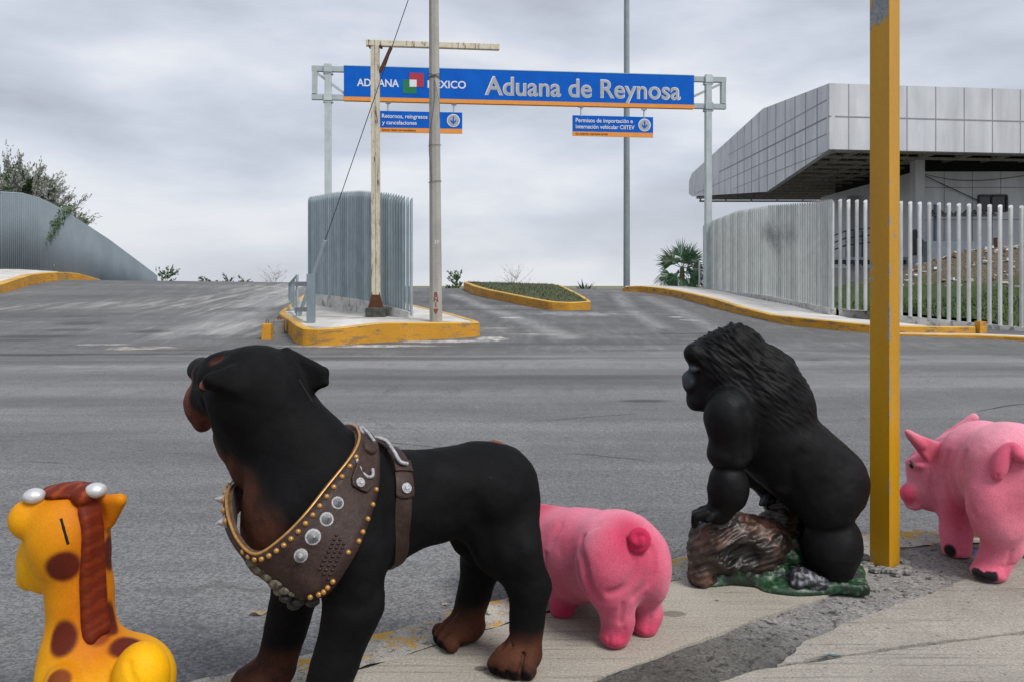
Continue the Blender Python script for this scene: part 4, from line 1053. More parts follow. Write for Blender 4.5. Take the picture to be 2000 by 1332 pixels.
while Y < 54.2:
    x = 12.36 - .0103 * (Y - 31) - .004; m.bar(Vector((x, Y, at_y(botc, Y) + .02)), Vector((x, Y, at_y(topc, Y) - .02)), .012, .055, up=Vector((0, 1, 0))); Y += 1.22
for z, wv, ya, yb_ in ((7.72, .065, 31, 54.3), (8.42, .035, 31, 53.0), (7.08, .035, 31, 53.6), (9.1, .03, 32, 44.5), (6.4, .03, 31.3, 44)):
    m.bar(Vector((12.356, ya, z)), Vector((12.356 - .0103 * (yb_ - ya), yb_, z)), .012, wv)
m.build('side_joints', M_seam, bd)
# roof deck, far edge and the space frame hanging under it
xr = Rt.x
m = MB(); m.box(((12.6 + xr) / 2, 43.2, 8.75), (xr - 12.6, 22.4, .12)); m.build('roof_deck', M_truss, bd)
m = MB(); m.box(((12.6 + xr) / 2, 54.4, 7.7), (xr - 12.6, .3, 1.5)); m.build('canopy_rear', M_clad, bd)
m = MB(); rr = random.Random(2)
X = 12.9
zlo = 6.75; zhi = 8.4
nx_, ny_ = 10, 15
gxs = [12.8 + i * 1.75 for i in range(nx_ + 1)]; gys = [31.6 + j * 1.5 for j in range(ny_ + 1)]
def sk(x, y, z): return (x, y + (x - 12.8) * .1216 * (1 - (y - 31.6) / 22.5) + .25, z)
for i, x in enumerate(gxs):
    m.bar(sk(x, gys[0], zlo), sk(x, gys[-1], zlo + .2), .11, .11)
    for j, y in enumerate(gys[:-1]):
        m.bar(sk(x, y, zlo), sk(x + .87, y + .75, zhi), .06, .06); m.bar(sk(x + .87, y + .75, zhi), sk(x, y + 1.5, zlo), .06, .06)
for j, y in enumerate(gys):
    m.bar(sk(gxs[0], y, zlo + .01), sk(gxs[-1], y, zlo + .01), .11, .11); m.bar(sk(gxs[0], y + .7, zhi), sk(gxs[-1], y + .7, zhi), .16, .2)
m.build('space_frame', M_truss, bd)
m = MB(); m.box((12.75, 35, 6.45), (.16, 7.6, .10)); m.bar(Cb + Vector((.4, .4, .16)), Rb + Vector((0, .4, .16)), .25, .28); m.build('edge_beam', M_truss, bd)
# main block below
wx0 = W(1787, 550, 36.0).x; wz1 = EYE + (HY - 336) * 36 / F
m = MB(); m.box(((wx0 + 34) / 2, 41.5, wz1 / 2 + .2), (34 - wx0, 11, wz1 - .4)); m.build('wall', M_clad, bd)
m = MB()
for x in np.arange(wx0 + 1.32, 33, 1.28): m.bar((x, 35.995, .4), (x, 35.995, wz1), .012, .03, up=Vector((0, 1, 0)))
for y in (367, 430, 492): z = EYE + (HY - y) * 36 / F; m.bar((wx0, 35.994, z), (33, 35.994, z), .012, .035)
m.build('wall_joints', M_seam, bd)
m = MB(); m.box(((wx0 + 34) / 2 + .2, 41.6, wz1 + .55), (33 - wx0, 10, 1.2)); m.build('clerestory_shade', M_dark, bd)  # near-black box painted as the shade inside the open gap
m = MB(); m.box((W(1794, 550, 35.6).x, 35.7, 3.4), (.42, .5, 6.6)); m.build('column', M_clad, bd)
m = MB(); x0, x1 = W(1650, 550, 42).x, wx0; m.box(((x0 + x1) / 2 + .1, 43.5, 2.9), (x1 - x0, 3, 5.8)); m.build('rear_wall', M_clad, bd)
m = MB(); xx = W(1689, 550, 41.5).x; m.box((xx, 41.99, EYE + (HY - 450) * 41.5 / F), (.45, .08, 2.2)); m.build('door_glass', simple('dark_glass', (.015, .02, .028), .15), bd)
wnd0, wnd1 = W(1911, 383, 36), W(1965, 413, 36)
wf = MB(); cx, cz = (wnd0.x + wnd1.x) / 2, (wnd0.z + wnd1.z) / 2; ww_, hh_ = wnd1.x - wnd0.x, wnd0.z - wnd1.z
for (dx_, dz_, sx, sz) in ((0, hh_ / 2, ww_, .10), (0, -hh_ / 2, ww_, .08), (-ww_ / 2, 0, .08, hh_), (ww_ / 2, 0, .08, hh_), (-.05, 0, .06, hh_)): wf.box((cx + dx_, 35.97, cz + dz_), (sx, .12, sz))
wo = wf.build('window', simple('dark_frame', (.03, .032, .035), .5), bd)
m = MB(); m.box((cx, 35.985, cz), (ww_ - .08, .02, hh_ - .08)); m.build('pane', simple('window_glass', (.03, .035, .04), .08), wo)
m = MB(); m.tube([W(1790, 336, 35.7), W(1840, 360, 35.85), W(1912, 393, 35.9)], .022, 6); m.tube(catmull([W(1790, 337, 35.8), W(1850, 350, 35.8), W(1910, 353, 35.8), W(1970, 348, 35.8), W(2040, 338, 35.8)], 5), .014, 5); m.build('hanging_cable', M_cable, bd)

# lot behind the fence: grass, rubble mound
def lot_z(X, Y):
    base = .50 + .012 * (Y - 22)
    b = 1.55 * math.exp(-((X - 18.0) / 3.4) ** 2 - ((Y - 29.5) / 3.2) ** 2) + .5 * math.exp(-((X - 15.0) / 3.5) ** 2 - ((Y - 31) / 4) ** 2) + .9 * math.exp(-((X - 20.5) / 2.6) ** 2 - ((Y - 27.5) / 2.6) ** 2)
    n = mnoise.noise((X * 1.1, Y * 1.1, 0)) * .16 + mnoise.noise((X * 3.3, Y * 3.3, 4)) * .07
    edge = lerp(0, .45, smooth((23.5 - Y) / 4.0)) * smooth((X - 10) / 3)
    return base + b + n * (.25 + min(b, 1)) - edge
k = NM('grass_and_rubble', .95); p = k.pos; g = k.noise(p, 14, 6, .75); a = k.noise(p, .8, 6, .7)
q = k.n('ShaderNodeSeparateXYZ'); k.l(p, q.inputs[0])
c = k.ramp(g, (.3, (.03, .055, .012)), (.7, (.085, .13, .035))); dirt_ = k.ramp(g, (.3, (.06, .045, .03)), (.5, (.15, .115, .075)), (.72, (.33, .29, .24)))
f = k.step(k.math('ADD', q.outputs[2], k.math('MULTIPLY', k.math('SUBTRACT', a, .5), 1.6)), 1.0, 1.7); c = k.mix(f, c, dirt_); k.col(c); k.bump(g, 1.0, .12)
fdL = (FL - FC); 
def keep(x, y):
    if y < 21.3: return x > 12.6 and y > 18.4 and (x - 9.2) * (-.81) + (22.3 - y) * -1 + 0 < 99 and y > lerp(22.4, 19.2, (x - 9.2) / 4.0)
    lx = lerp(FC.x, FL.x, smooth((y - 22.4) / 14)); return x > lx + .15
lot = struct(grid_mesh('lot_ground', list(np.arange(8.6, 34, .3)), list(np.arange(18.0, 37, .3)), lot_z, k.m, keep=keep)); tagl(lot, 'grass and a rubble strewn dirt mound behind the fence')
m = MB(); rr = random.Random(8)
for i in range(520):
    X, Y = rr.gauss(18.3, 2.6), rr.gauss(28.6, 2.2)
    z = lot_z(X, Y)
    if z < 1.1 or not 22.8 < Y < 35: continue
    s_ = rr.uniform(.03, .13); M_ = Matrix.Rotation(rr.uniform(0, 6), 3, 'Z') @ Matrix.Rotation(rr.uniform(-.7, .7), 3, 'X'); m.cur = rr.choice((0, 0, 1, 2))
    m.box((X, Y, z + s_ * .2), (s_ * 1.6, s_, s_ * .7), M=M_)
o = struct(m.build('rubble', [simple('pale_rubble', (.45, .42, .37), .9, var=.3), simple('white_rubble', (.62, .61, .58), .9), simple('brown_rubble', (.20, .13, .09), .9)]), 'stuff'); tagl(o, 'broken masonry scattered over the dirt mound')
# grass tufts by the fence
m = MB()
for i in range(5000):
    Y = rr.uniform(20.2, 26); X = rr.uniform(10, 22)
    if not keep(X, Y): continue
    z = lot_z(X, Y)
    if z > 1.3: continue
    a = rr.uniform(0, 3.14); wv = Vector((math.cos(a), math.sin(a), 0)) * .03; q = Vector((X, Y, z - .01)); m.add([q - wv, q + wv, q + Vector((rr.uniform(-.06, .06), rr.uniform(-.06, .06), rr.uniform(.05, .16)))], [(0, 1, 2)])
o = struct(m.build('lot_grass', simple('lot_blade', (.075, .125, .035), .9, var=.4, scale=1.5)), 'stuff'); tagl(o, 'green grass growing just behind the open fence')
# small structures of the yard
M_bluegrey = simple('blue_grey_paint', (.17, .20, .245), .6); M_navy = simple('navy_paint', (.035, .055, .10), .5)
a, b = W(1816, 472, 33.2), W(1936, 505, 33.2)
th = thing('yard_shelter', 'blue grey counter with two blue posts and a dark scalloped awning behind the fence', 'shelter', ((a.x + b.x) / 2, 33.2, b.z - .6))
m = MB(); m.box(((a.x + b.x) / 2, 33.5, (a.z + b.z) / 2 - .4), (b.x - a.x, .6, a.z - b.z + .8)); m.build('counter', M_bluegrey, th)
for x in (1825, 1934):
    p = W(x, 475, 33.3); m = MB(); m.box((p.x, 33.25, p.z + .75), (.09, .09, 1.7)); m.build('post', M_navy, th)
m = MB()
for i, x in enumerate(np.linspace(1822, 1936, 8)):
    p = W(x, 418, 33.2); m.tube([p + Vector((-.17, 0, -.08)), p + Vector((0, 0, .09)), p + Vector((.17, 0, -.08))], [.06, .09, .06], 6); m.box(p + Vector((0, 0, -.07)), (.36, .2, .09))
m.build('awning', simple('dark_awning', (.03, .035, .045), .7), th)
p = W(1949, 503, 30.5); m = MB(); m.box((p.x, p.y, p.z + .2), (.22, .25, 1.1)); bevel(m.build('brick_stub', simple('old_brick', (.16, .085, .05), .9, var=.4, scale=10), base=p), .02); tag(bpy.data.objects['brick_stub'], 'broken brown brick pillar on top of the dirt mound', 'pillar')
th = thing('stair_railing', 'dark handrails of an outside stair seen through the fence', 'railing', W(1660, 520, 39))
m = MB()
for dy_ in (0, 14, 28): m.bar(W(1625, 462 + dy_, 39), W(1652, 452 + dy_, 39), .06, .06); m.bar(W(1652, 452 + dy_, 39), W(1700, 446 + dy_, 39), .06, .06)
for x in (1627, 1640, 1653, 1668, 1684): m.bar(W(x, 520, 39), W(x, 452, 39), .06, .06)
m.build('rails', M_navy, th)
th = thing('planter_wall', 'low pale wall with a blue and white ledge behind the fence', 'wall', W(1660, 540, 37))
m = MB(); a = W(1600, 530, 37); b = W(1790, 530, 37); m.box(((a.x + b.x) / 2, 37.4, .9), (b.x - a.x, .5, 2.0)); m.build('wall', M_walk, th)
m = MB(); m.box(((a.x + b.x) / 2, 37.2, EYE + (HY - 506) * 37 / F), (b.x - a.x, .9, .13)); m.build('ledge', simple('pale_blue_ledge', (.45, .50, .56), .6), th)
m = MB(); m.box(((a.x + b.x) / 2, 37.1, EYE + (HY - 513) * 37 / F), (b.x - a.x, .6, .18)); m.build('stripe', M_navy, th)
th = thing('handrail', 'short dark slanted handrail beside the building corner', 'railing', W(1795, 500, 34))
m = MB(); m.bar(W(1786, 450, 34), W(1812, 492, 34), .12, .12); m.bar(W(1786, 450, 34), W(1786, 500, 34), .14, .14); m.bar(W(1800, 470, 34), W(1800, 500, 34), .08, .08); m.build('rail', simple('charcoal_paint', (.03, .033, .04), .6), th)

# ------------------------------------------------------------------ plants
M_bark = simple('bark', (.12, .09, .065), .95, var=.35, scale=12)
def leafmat(name, c, var=.45):
    k = NM(name, .6); f = k.noise(k.pos, 2.2, 4, .6); k.col(k.ramp(f, (.3, tuple(x * (1 - var) for x in c)), (.7, tuple(x * (1 + var) for x in c)))); return k.m
# fan palm
pp = W(1332, 550, 41.5); pz = road_z(pp.x, pp.y) - .1
th = thing('fan_palm', 'bushy green fan palm behind the far end of the right sidewalk', 'palm', (pp.x, pp.y, pz))
crown = Vector((pp.x, pp.y, EYE + (HY - 524) * 41.5 / F))
m = MB(); m.tube([(pp.x, pp.y, pz - .1), (pp.x + .02, pp.y, (pz + crown.z) / 2), crown], [.17, .14, .11], 10); m.build('trunk', M_bark, th)
M_palm = leafmat('palm_green', (.07, .16, .07), .5); M_palm2 = leafmat('palm_dull', (.15, .20, .11), .4)
rr = random.Random(21)
PF = [(95, 1.0, .1), (78, .75, -.5), (58, 1.0, 0), (42, .92, -.2), (138, 1.0, -.1), (156, .95, .1), (196, 1.05, -.1), (212, .95, -.3), (232, .9, -.4), (252, .75, -.7), (-2, .9, -.4), (-20, .9, -.1), (-38, .9, -.4), (-62, .8, -.6), (200, .7, -.9), (-15, .7, -.9), (120, .75, .8), (60, .7, .8), (10, .8, .8), (225, .8, .8)]
for i, (ang, ln, tilt) in enumerate(PF):
    a = math.radians(ang + rr.uniform(-4, 4)); d = Vector((math.cos(a) * math.cos(tilt), math.sin(tilt), math.sin(a) * math.cos(tilt))).normalized()
    R_ = 1.72 * ln; c0 = crown + Vector((0, 0, -.15 * (math.sin(a) < -.2))); hub = c0 + d * R_ * .34 + Vector((0, 0, -.03))
    m = MB(); m.cur = 1 if rr.random() < .35 else 0
    m.tube([c0, hub], [.022, .014], 5)
    side = d.cross(Vector((rr.uniform(-.5, .5), 1, rr.uniform(-.5, .5)))).normalized(); nn = side.cross(d)
    for j in range(19):
        b = (j / 18 - .5) * 2.1; dd = (d * math.cos(b) + side * math.sin(b) + nn * rr.uniform(-.12, .12)).normalized(); L_ = R_ * .66 * (1 - .38 * abs(b) / 1.05) * rr.uniform(.88, 1.08)
        wv = dd.cross(nn).normalized() * .030; droop = Vector((0, 0, -L_ * rr.uniform(.05, .30) * (2.0 if math.sin(a) < .3 else .8) * (.5 + abs(b))))
        m.add([hub, hub + dd * L_ * .55 + wv + nn * .012, hub + dd * L_ * .55 - wv + nn * .012, hub + dd * L_ * .55 - nn * .02, hub + dd * L_ + droop], [(0, 1, 3), (0, 3, 2), (1, 4, 3), (3, 4, 2)])
    m.build('frond', [M_palm, M_palm2], th)
m = MB(); q = W(1366, 560, 38.4)
m.tube([(q.x, q.y, q.z - .4), (q.x, q.y, EYE + (HY - 512) * 38.4 / F)], .045, 8); o = m.build('short_post', M_pipeG, base=q); tag(o, 'short pale post between the palm and the end of the pipe fence', 'post')

# wispy tree behind the left fence
def twig_tree(base, trunks, height, spread, seed, n1, n2, leaf, name, label, twig_m, leaf_ms, lean=0.0, lden=1.0, leafsz=.10, droop=.0, trunk_r=.12):
    r = random.Random(seed); th = thing(name, label, 'tree' if height > 3.2 else 'bush', base, None if height > 3.2 else 'shrubs along the crest')
    tw = MB(); lf = MB(); base = Vector(base)
    for t in range(trunks):
        a0 = r.uniform(0, 6.28)
        p = base.copy(); pts = [p.copy()]; d = Vector((math.cos(a0) * .18 + lean, math.sin(a0) * .15, 1)).normalized()
        for s_ in range(4):
            p = p + d * height * .13; d = (d + Vector((r.uniform(-.2, .2), r.uniform(-.2, .2), .05))).normalized(); pts.append(p.copy())
        tw.tube(pts, [trunk_r * (1 - .16 * i) for i in range(5)], 7)
        for b in range(n1):
            o_ = pts[r.randrange(1, 5)]; az_ = r.uniform(0, 6.28); up = r.uniform(.25, 1.1)
            d1 = Vector((math.cos(az_), math.sin(az_), up)).normalized(); L1 = spread * r.uniform(.55, 1.05) * (1.0 if up < .7 else .85)
            q = [o_.copy()]; dd = d1.copy()
            for s_ in range(4): dd = (dd + Vector((r.uniform(-.22, .22), r.uniform(-.22, .22), r.uniform(-.1, .2)))).normalized(); q.append(q[-1] + dd * L1 / 4)
            tw.tube(q, [trunk_r * .4, trunk_r * .3, trunk_r * .22, trunk_r * .15, trunk_r * .06], 4, cap=False)
            for c_ in range(n2):
                k_ = r.randrange(1, 5); o2 = q[k_]; d2 = (dd + Vector((r.gauss(0, .5), r.gauss(0, .5), r.uniform(-.1, .7) - droop))).normalized(); L2 = L1 * r.uniform(.15, .42)
                e_ = o2 + d2 * L2; mid = (o2 + e_) / 2 + Vector((r.uniform(-.05, .05), 0, r.uniform(-.05, .05)))
                tw.tube([o2, mid, e_], [trunk_r * .09, trunk_r * .07, trunk_r * .03], 3, cap=False)
                for l_ in range(leaf):
                    if r.random() > lden: continue
                    pt = o2.lerp(e_, r.uniform(.1, 1.08)) + Vector((r.gauss(0, .05), r.gauss(0, .05), r.gauss(0, .05))) * spread * .35
                    low = pt.z < base.z + height * .62; lf.cur = (0 if r.random() < (.8 if low else .12) else 1) if len(leaf_ms) > 1 else 0
                    s_ = leafsz * r.uniform(.5, 1.3); u_ = Vector((r.gauss(0, 1), r.gauss(0, 1), r.gauss(0, 1))).normalized(); v_ = u_.orthogonal().normalized()
                    lf.add([pt - u_ * s_, pt + v_ * s_ * .35, pt + u_ * s_, pt - v_ * s_ * .35], [(0, 1, 2, 3)])
    tw.build('trunk', twig_m, th)
    if lf.f: lf.build('crown', leaf_ms, th)
    return th
M_greytwig = simple('grey_twig', (.21, .20, .19), .95); M_leafd = leafmat('dark_leaf', (.05, .095, .03)); M_leafg = leafmat('grey_leaf', (.21, .225, .19), .25)
tY = 47.0; b = W(12, 550, tY)
th = thing('feathery_tree', 'feathery grey green tree rising behind the left corrugated fence', 'tree', (b.x, b.y, .9))
r = random.Random(15); tw = MB(); lf = MB(); root = Vector((b.x, b.y, 1.2))
tw.tube([root + Vector((0, 0, -.4)), root + Vector((.1, 0, 1.2)), root + Vector((.2, .1, 2.4))], [.28, .22, .17], 9)
for i in range(300):
    az_ = r.uniform(0, 6.28); el_ = math.asin(r.uniform(.02, 1.0)); d = Vector((math.cos(az_) * math.cos(el_), math.sin(az_) * math.cos(el_) * .8, math.sin(el_)))
    o_ = root + Vector((r.gauss(.2, .4), r.gauss(0, .4), r.uniform(1.0, 2.6))); L1 = r.uniform(3.4, 5.2) * (.88 + .22 * math.sin(el_)); q = [o_]; dd = d.copy()
    for s_ in range(5):
        dd = (dd + Vector((r.gauss(0, .11), r.gauss(0, .11), r.gauss(.05, .08)))).normalized(); q.append(q[-1] + dd * L1 / 5)
    tw.tube(q, [.06, .045, .032, .022, .014, .005], 4, cap=False)
    green = r.random() < .55
    for c_ in range(38):
        t = r.uniform(.22, 1.0) * 5; k_ = min(int(t), 4); o2 = q[k_].lerp(q[k_ + 1], t - k_); d2 = (dd * 1.1 + Vector((r.gauss(0, .45), r.gauss(0, .45), r.gauss(.15, .4)))).normalized(); L2 = r.uniform(.35, .95)
        e_ = o2 + d2 * L2; tw.tube([o2, e_], [.009, .003], 3, cap=False)
        g_ = green and t < 4.3
        for l_ in range(10 if g_ else 8):
            pt = o2.lerp(e_, r.uniform(.05, 1.05)) + Vector((r.gauss(0, .04), r.gauss(0, .04), r.gauss(0, .04))); lf.cur = 0 if g_ else 1
            s_ = r.uniform(.07, .17) * (1.25 if g_ else .8); u_ = (d2 + Vector((r.gauss(0, .5), r.gauss(0, .5), r.gauss(0, .5)))).normalized(); v_ = u_.orthogonal().normalized()
            lf.add([pt - u_ * s_, pt + v_ * s_ * .3, pt + u_ * s_, pt - v_ * s_ * .3], [(0, 1, 2, 3)])
for (x0, y0, x1, y1, n_) in ((142, 402, 118, 432, 90), (118, 432, 92, 470, 90), (130, 405, 100, 440, 60), (108, 528, 104, 540, 14)):
    for i in range(n_):                              # a dark branch hanging over the fence
        t = r.random(); x = lerp(x0, x1, t) + r.gauss(0, 3.5); y = lerp(y0, y1, t) + r.gauss(0, 4); Yf = 1 / np.interp(x, FX, FD) - r.uniform(.12, .4); pt = W(x, y, Yf)
        lf.cur = 0; s_ = r.uniform(.05, .11); u_ = Vector((r.gauss(0, 1), r.gauss(0, .4), r.gauss(-.5, 1))).normalized(); v_ = u_.orthogonal().normalized(); lf.add([pt - u_ * s_, pt + v_ * s_ * .35, pt + u_ * s_, pt - v_ * s_ * .35], [(0, 1, 2, 3)])
tw.build('trunk', M_greytwig, th); lf.build('crown', [M_leafd, M_leafg], th)
for (x, Y, h, sp, seed, kind, lab) in [(321, 60, 2.5, 1.0, 1, 'g', 'round green bush on the crest at the tip of the left fence'), (400, 75, 2.6, .7, 2, 'g', 'low green bush on the crest right of the leftmost one'),
    (451, 75, 2.4, .9, 4, 'g', 'flat green bush in the middle of the left crest'), (476, 70, 2.4, .7, 6, 'g', 'scruffy bush on the crest left of the bare shrub'), (533, 60, 2.7, 1.2, 7, 'b', 'bare twiggy shrub on the crest left of the island pipe wall'),
    (888, 52, 1.9, .9, 8, 'g', 'low green bush on the crest left of the grassy median'), (1003, 50, 2.1, 1.3, 9, 'b', 'bare wispy shrub showing above the grassy median'), (415, 78, 2.4, .6, 10, 'g', 'tiny green bush second from the left fence tip')]:
    q = W(x, 550, Y); z = road_z(q.x, q.y)
    if kind == 'g': twig_tree((q.x, q.y, z - .1), 2, h, sp, seed, 9, 7, 8, 'bush', lab, M_bark, [M_leafd], 0, 1, .085, .1, .03)
    else: twig_tree((q.x, q.y, z - .1), 3, h, sp, seed, 10, 8, 1, 'bush', lab, M_greytwig, [M_leafg], 0, .6, .05, -.1, .025)
# spiky agave beyond the crest
q = W(1142, 566, 46); z = road_z(q.x, q.y); m = MB(); rr = random.Random(4)
for i in range(26):
    a = rr.uniform(0, 6.28); up = rr.uniform(.35, 1.5); d = Vector((math.cos(a), math.sin(a) * .6, up)).normalized(); s_ = Vector((-math.sin(a), math.cos(a), 0)) * .05; L_ = rr.uniform(.7, 1.05); c = Vector((q.x, q.y, z - .05))
    m.add([c - s_, c + s_, c + d * L_ * .5 + s_ * 1.1, c + d * L_ * .5 - s_ * 1.1, c + d * L_, c + d * L_ * .5 + Vector((0, .03, -.03))], [(0, 1, 2, 3), (3, 2, 4), (0, 3, 5), (1, 5, 2), (3, 4, 5), (2, 5, 4)])
tag(m.build('agave', leafmat('agave_green', (.05, .11, .07)), base=(q.x, q.y, z)), 'spiky agave tips on the crest between the median and the tall mast', 'plant')
# ------------------------------------------------------------------ sculpting: smooth blends of round shapes, meshed by surface nets
class SDF:
    def __init__(s): s.ops = []
    def ell(s, c, r, k=.03, M=None, sub=False): s.ops.append(('e', np.array(c, float), np.array(r, float), k, None if M is None else np.array(M, float), sub)); return s
    def cone(s, a, b, r1, r2, k=.03, sub=False): s.ops.append(('c', np.array(a, float), np.array(b, float), r1, r2, k, sub)); return s
    def tri(s, a, b, c, th, k=.02): s.ops.append(('t', np.array(a, float), np.array(b, float), np.array(c, float), th, k)); return s
    def box(s, c, h, M, rnd, k=.03): s.ops.append(('b', np.array(c, float), np.array(h, float), np.array(M, float), rnd, k)); return s
    def groove(s, pts, wd, dp): s.ops.append(('g', [np.array(p, float) for p in pts], wd, dp)); return s
    def cut(s, z): s.ops.append(('z', z)); return s
    def __call__(s, P):
        d = np.full(len(P), 9.0)
        for o in s.ops:
            k = None; sub = False
            if o[0] == 'e':
                q = P - o[1]
                if o[4] is not None: q = q @ o[4]
                r = o[2]; k0 = np.sqrt(((q / r) ** 2).sum(1)); k1 = np.sqrt(((q / (r * r)) ** 2).sum(1)) + 1e-9
                e = np.where(k0 < 1e-6, -r.min(), k0 * (k0 - 1) / k1); k = o[3]; sub = o[5]
            elif o[0] == 'c':
                ba = o[2] - o[1]; t = np.clip(((P - o[1]) @ ba) / max(ba @ ba, 1e-9), 0, 1)
                e = np.sqrt(((P - o[1] - t[:, None] * ba) ** 2).sum(1)) - (o[3] + (o[4] - o[3]) * t); k = o[5]; sub = o[6]
            elif o[0] == 't':
                a, b, c = o[1], o[2], o[3]; ba, cb, ac = b - a, c - b, a - c; pa, pb_, pc = P - a, P - b, P - c; n = np.cross(ba, ac)
                ins = (np.sign(pa @ np.cross(ba, n)) + np.sign(pb_ @ np.cross(cb, n)) + np.sign(pc @ np.cross(ac, n))) < 2
                def sg(v, p): t = np.clip((p @ v) / (v @ v), 0, 1); return ((t[:, None] * v - p) ** 2).sum(1)
                e = np.sqrt(np.where(ins, np.minimum(np.minimum(sg(ba, pa), sg(cb, pb_)), sg(ac, pc)), (pa @ n) ** 2 / (n @ n))) - o[4]; k = o[5]
            elif o[0] == 'b':
                q = np.abs((P - o[1]) @ o[3]) - o[2] + o[4]; e = np.sqrt((np.maximum(q, 0) ** 2).sum(1)) + np.minimum(q.max(1), 0) - o[4]; k = o[5]
            elif o[0] == 'g':
                m = np.full(len(P), 9.0)
                for a, b in zip(o[1], o[1][1:]):
                    ba = b - a; t = np.clip(((P - a) @ ba) / max(ba @ ba, 1e-9), 0, 1); m = np.minimum(m, ((P - a - t[:, None] * ba) ** 2).sum(1))
                d = d + o[3] * np.exp(-m / (o[2] * o[2])); continue
            elif o[0] == 'z': d = np.maximum(d, o[1] - P[:, 2]); continue
            if sub:
                h = np.clip(.5 - .5 * (d + e) / k, 0, 1); d = d * (1 - h) - e * h + k * h * (1 - h)
            else:
                h = np.clip(.5 + .5 * (e - d) / k, 0, 1); d = e * (1 - h) + d * h - k * h * (1 - h)
        return d
    def grad(s, P, e=.003):
        g = np.stack([s(P + np.eye(3)[i] * e) - s(P - np.eye(3)[i] * e) for i in range(3)], 1); return g / (np.linalg.norm(g, axis=1)[:, None] + 1e-9)
    def push(s, p, off):                # carry a point to a given distance from the surface
        P = np.array([p], float)
        for i in range(8): P = P - s.grad(P) * (s(P) - off)[:, None] * .9
        return Vector(P[0])
    def pushv(s, P, off):
        P = np.array(P, float)
        for i in range(8): P = P - s.grad(P) * (s(P) - off)[:, None] * .9
        return P
    def out(s, p, off):                 # only if it lies nearer than that
        return s.push(p, off) if s(np.array([p], float))[0] < off else Vector(p)
    def bounds(s):
        lo = np.full(3, 9e9); hi = -lo
        for o in s.ops:
            if o[0] == 'e' and not o[5]: r = o[2].max(); lo = np.minimum(lo, o[1] - r); hi = np.maximum(hi, o[1] + r)
            elif o[0] == 'c' and not o[6]:
                for p, r in ((o[1], o[3]), (o[2], o[4])): lo = np.minimum(lo, p - r); hi = np.maximum(hi, p + r)
            elif o[0] == 't':
                for p in o[1:4]: lo = np.minimum(lo, p - o[4]); hi = np.maximum(hi, p + o[4])
            elif o[0] == 'b': r = np.linalg.norm(o[2]); lo = np.minimum(lo, o[1] - r); hi = np.maximum(hi, o[1] + r)
        return lo - .03, hi + .03
    def mesh(s, h):
        lo, hi = s.bounds(); n = np.ceil((hi - lo) / h).astype(int) + 1
        ax = [lo[i] + h * np.arange(n[i]) for i in range(3)]
        # a coarse pass decides where the fine grid matters
        B = 6; nb = (n + B - 1) // B; v = np.empty(nb * B, float)
        bc = np.stack(np.meshgrid(*[lo[i] + h * (np.arange(nb[i]) * B + (B - 1) / 2) for i in range(3)], indexing='ij'), -1).reshape(-1, 3)
        dc = s(bc); vb_ = v.reshape(nb[0], B, nb[1], B, nb[2], B).transpose(0, 2, 4, 1, 3, 5); vb_[:] = dc.reshape(nb)[..., None, None, None]
        act = np.argwhere((np.abs(dc) < h * B * 1.6).reshape(nb)); off = np.stack(np.meshgrid(*[np.arange(B)] * 3, indexing='ij'), -1)
        for i0 in range(0, len(act), 1500):
            a = act[i0:i0 + 1500]; g = lo + h * (a[:, None, None, None, :] * B + off[None])
            vb_[tuple(a.T)] = s(g.reshape(-1, 3)).reshape(g.shape[:-1])
        v = np.ascontiguousarray(vb_.transpose(0, 3, 1, 4, 2, 5).reshape(nb * B)); n = nb * B
        ins = v < 0; cnt = np.zeros(n - 1, int)
        sl = lambda a, c: a[c[0]:a.shape[0] - 1 + c[0], c[1]:a.shape[1] - 1 + c[1], c[2]:a.shape[2] - 1 + c[2]]
        cs = [(i, j, k) for i in (0, 1) for j in (0, 1) for k in (0, 1)]
        for c in cs: cnt += sl(ins, c)
        mixed = (cnt > 0) & (cnt < 8); idx = np.full(mixed.shape, -1); cells = np.argwhere(mixed); idx[mixed] = np.arange(len(cells))
        acc = np.zeros((len(cells), 3)); num = np.zeros(len(cells))
        for a in cs:
            for b in cs:
                if sum(b) - sum(a) == 1 and all(y >= x for x, y in zip(a, b)):
                    va = v[tuple((cells + a).T)]; vb = v[tuple((cells + b).T)]; cr = (va < 0) != (vb < 0)
                    t = np.where(cr, va / np.where(cr, va - vb, 1), 0); p = np.array(a) + t[:, None] * (np.array(b) - np.array(a)); acc[cr] += p[cr]; num[cr] += 1
        V = lo + h * (cells + acc / num[:, None]); Fs = []
        for axs in range(3):
            o1, o2 = [(1, 2), (2, 0), (0, 1)][axs]
            d0 = [slice(None)] * 3; d1 = [slice(None)] * 3; d0[axs] = slice(0, -1); d1[axs] = slice(1, None)
            e = np.argwhere(ins[tuple(d0)] != ins[tuple(d1)]); e = e[(e[:, o1] > 0) & (e[:, o2] > 0) & (e[:, o1] < n[o1] - 1) & (e[:, o2] < n[o2] - 1)]
            fl = ins[tuple(e.T)]
            def at(a, b): q = e.copy(); q[:, o1] += a; q[:, o2] += b; return idx[tuple(q.T)]
            q = np.stack([at(-1, -1), at(0, -1), at(0, 0), at(-1, 0)], 1); q[~fl] = q[~fl][:, ::-1]; Fs.append(q)
        return V, np.concatenate(Fs)
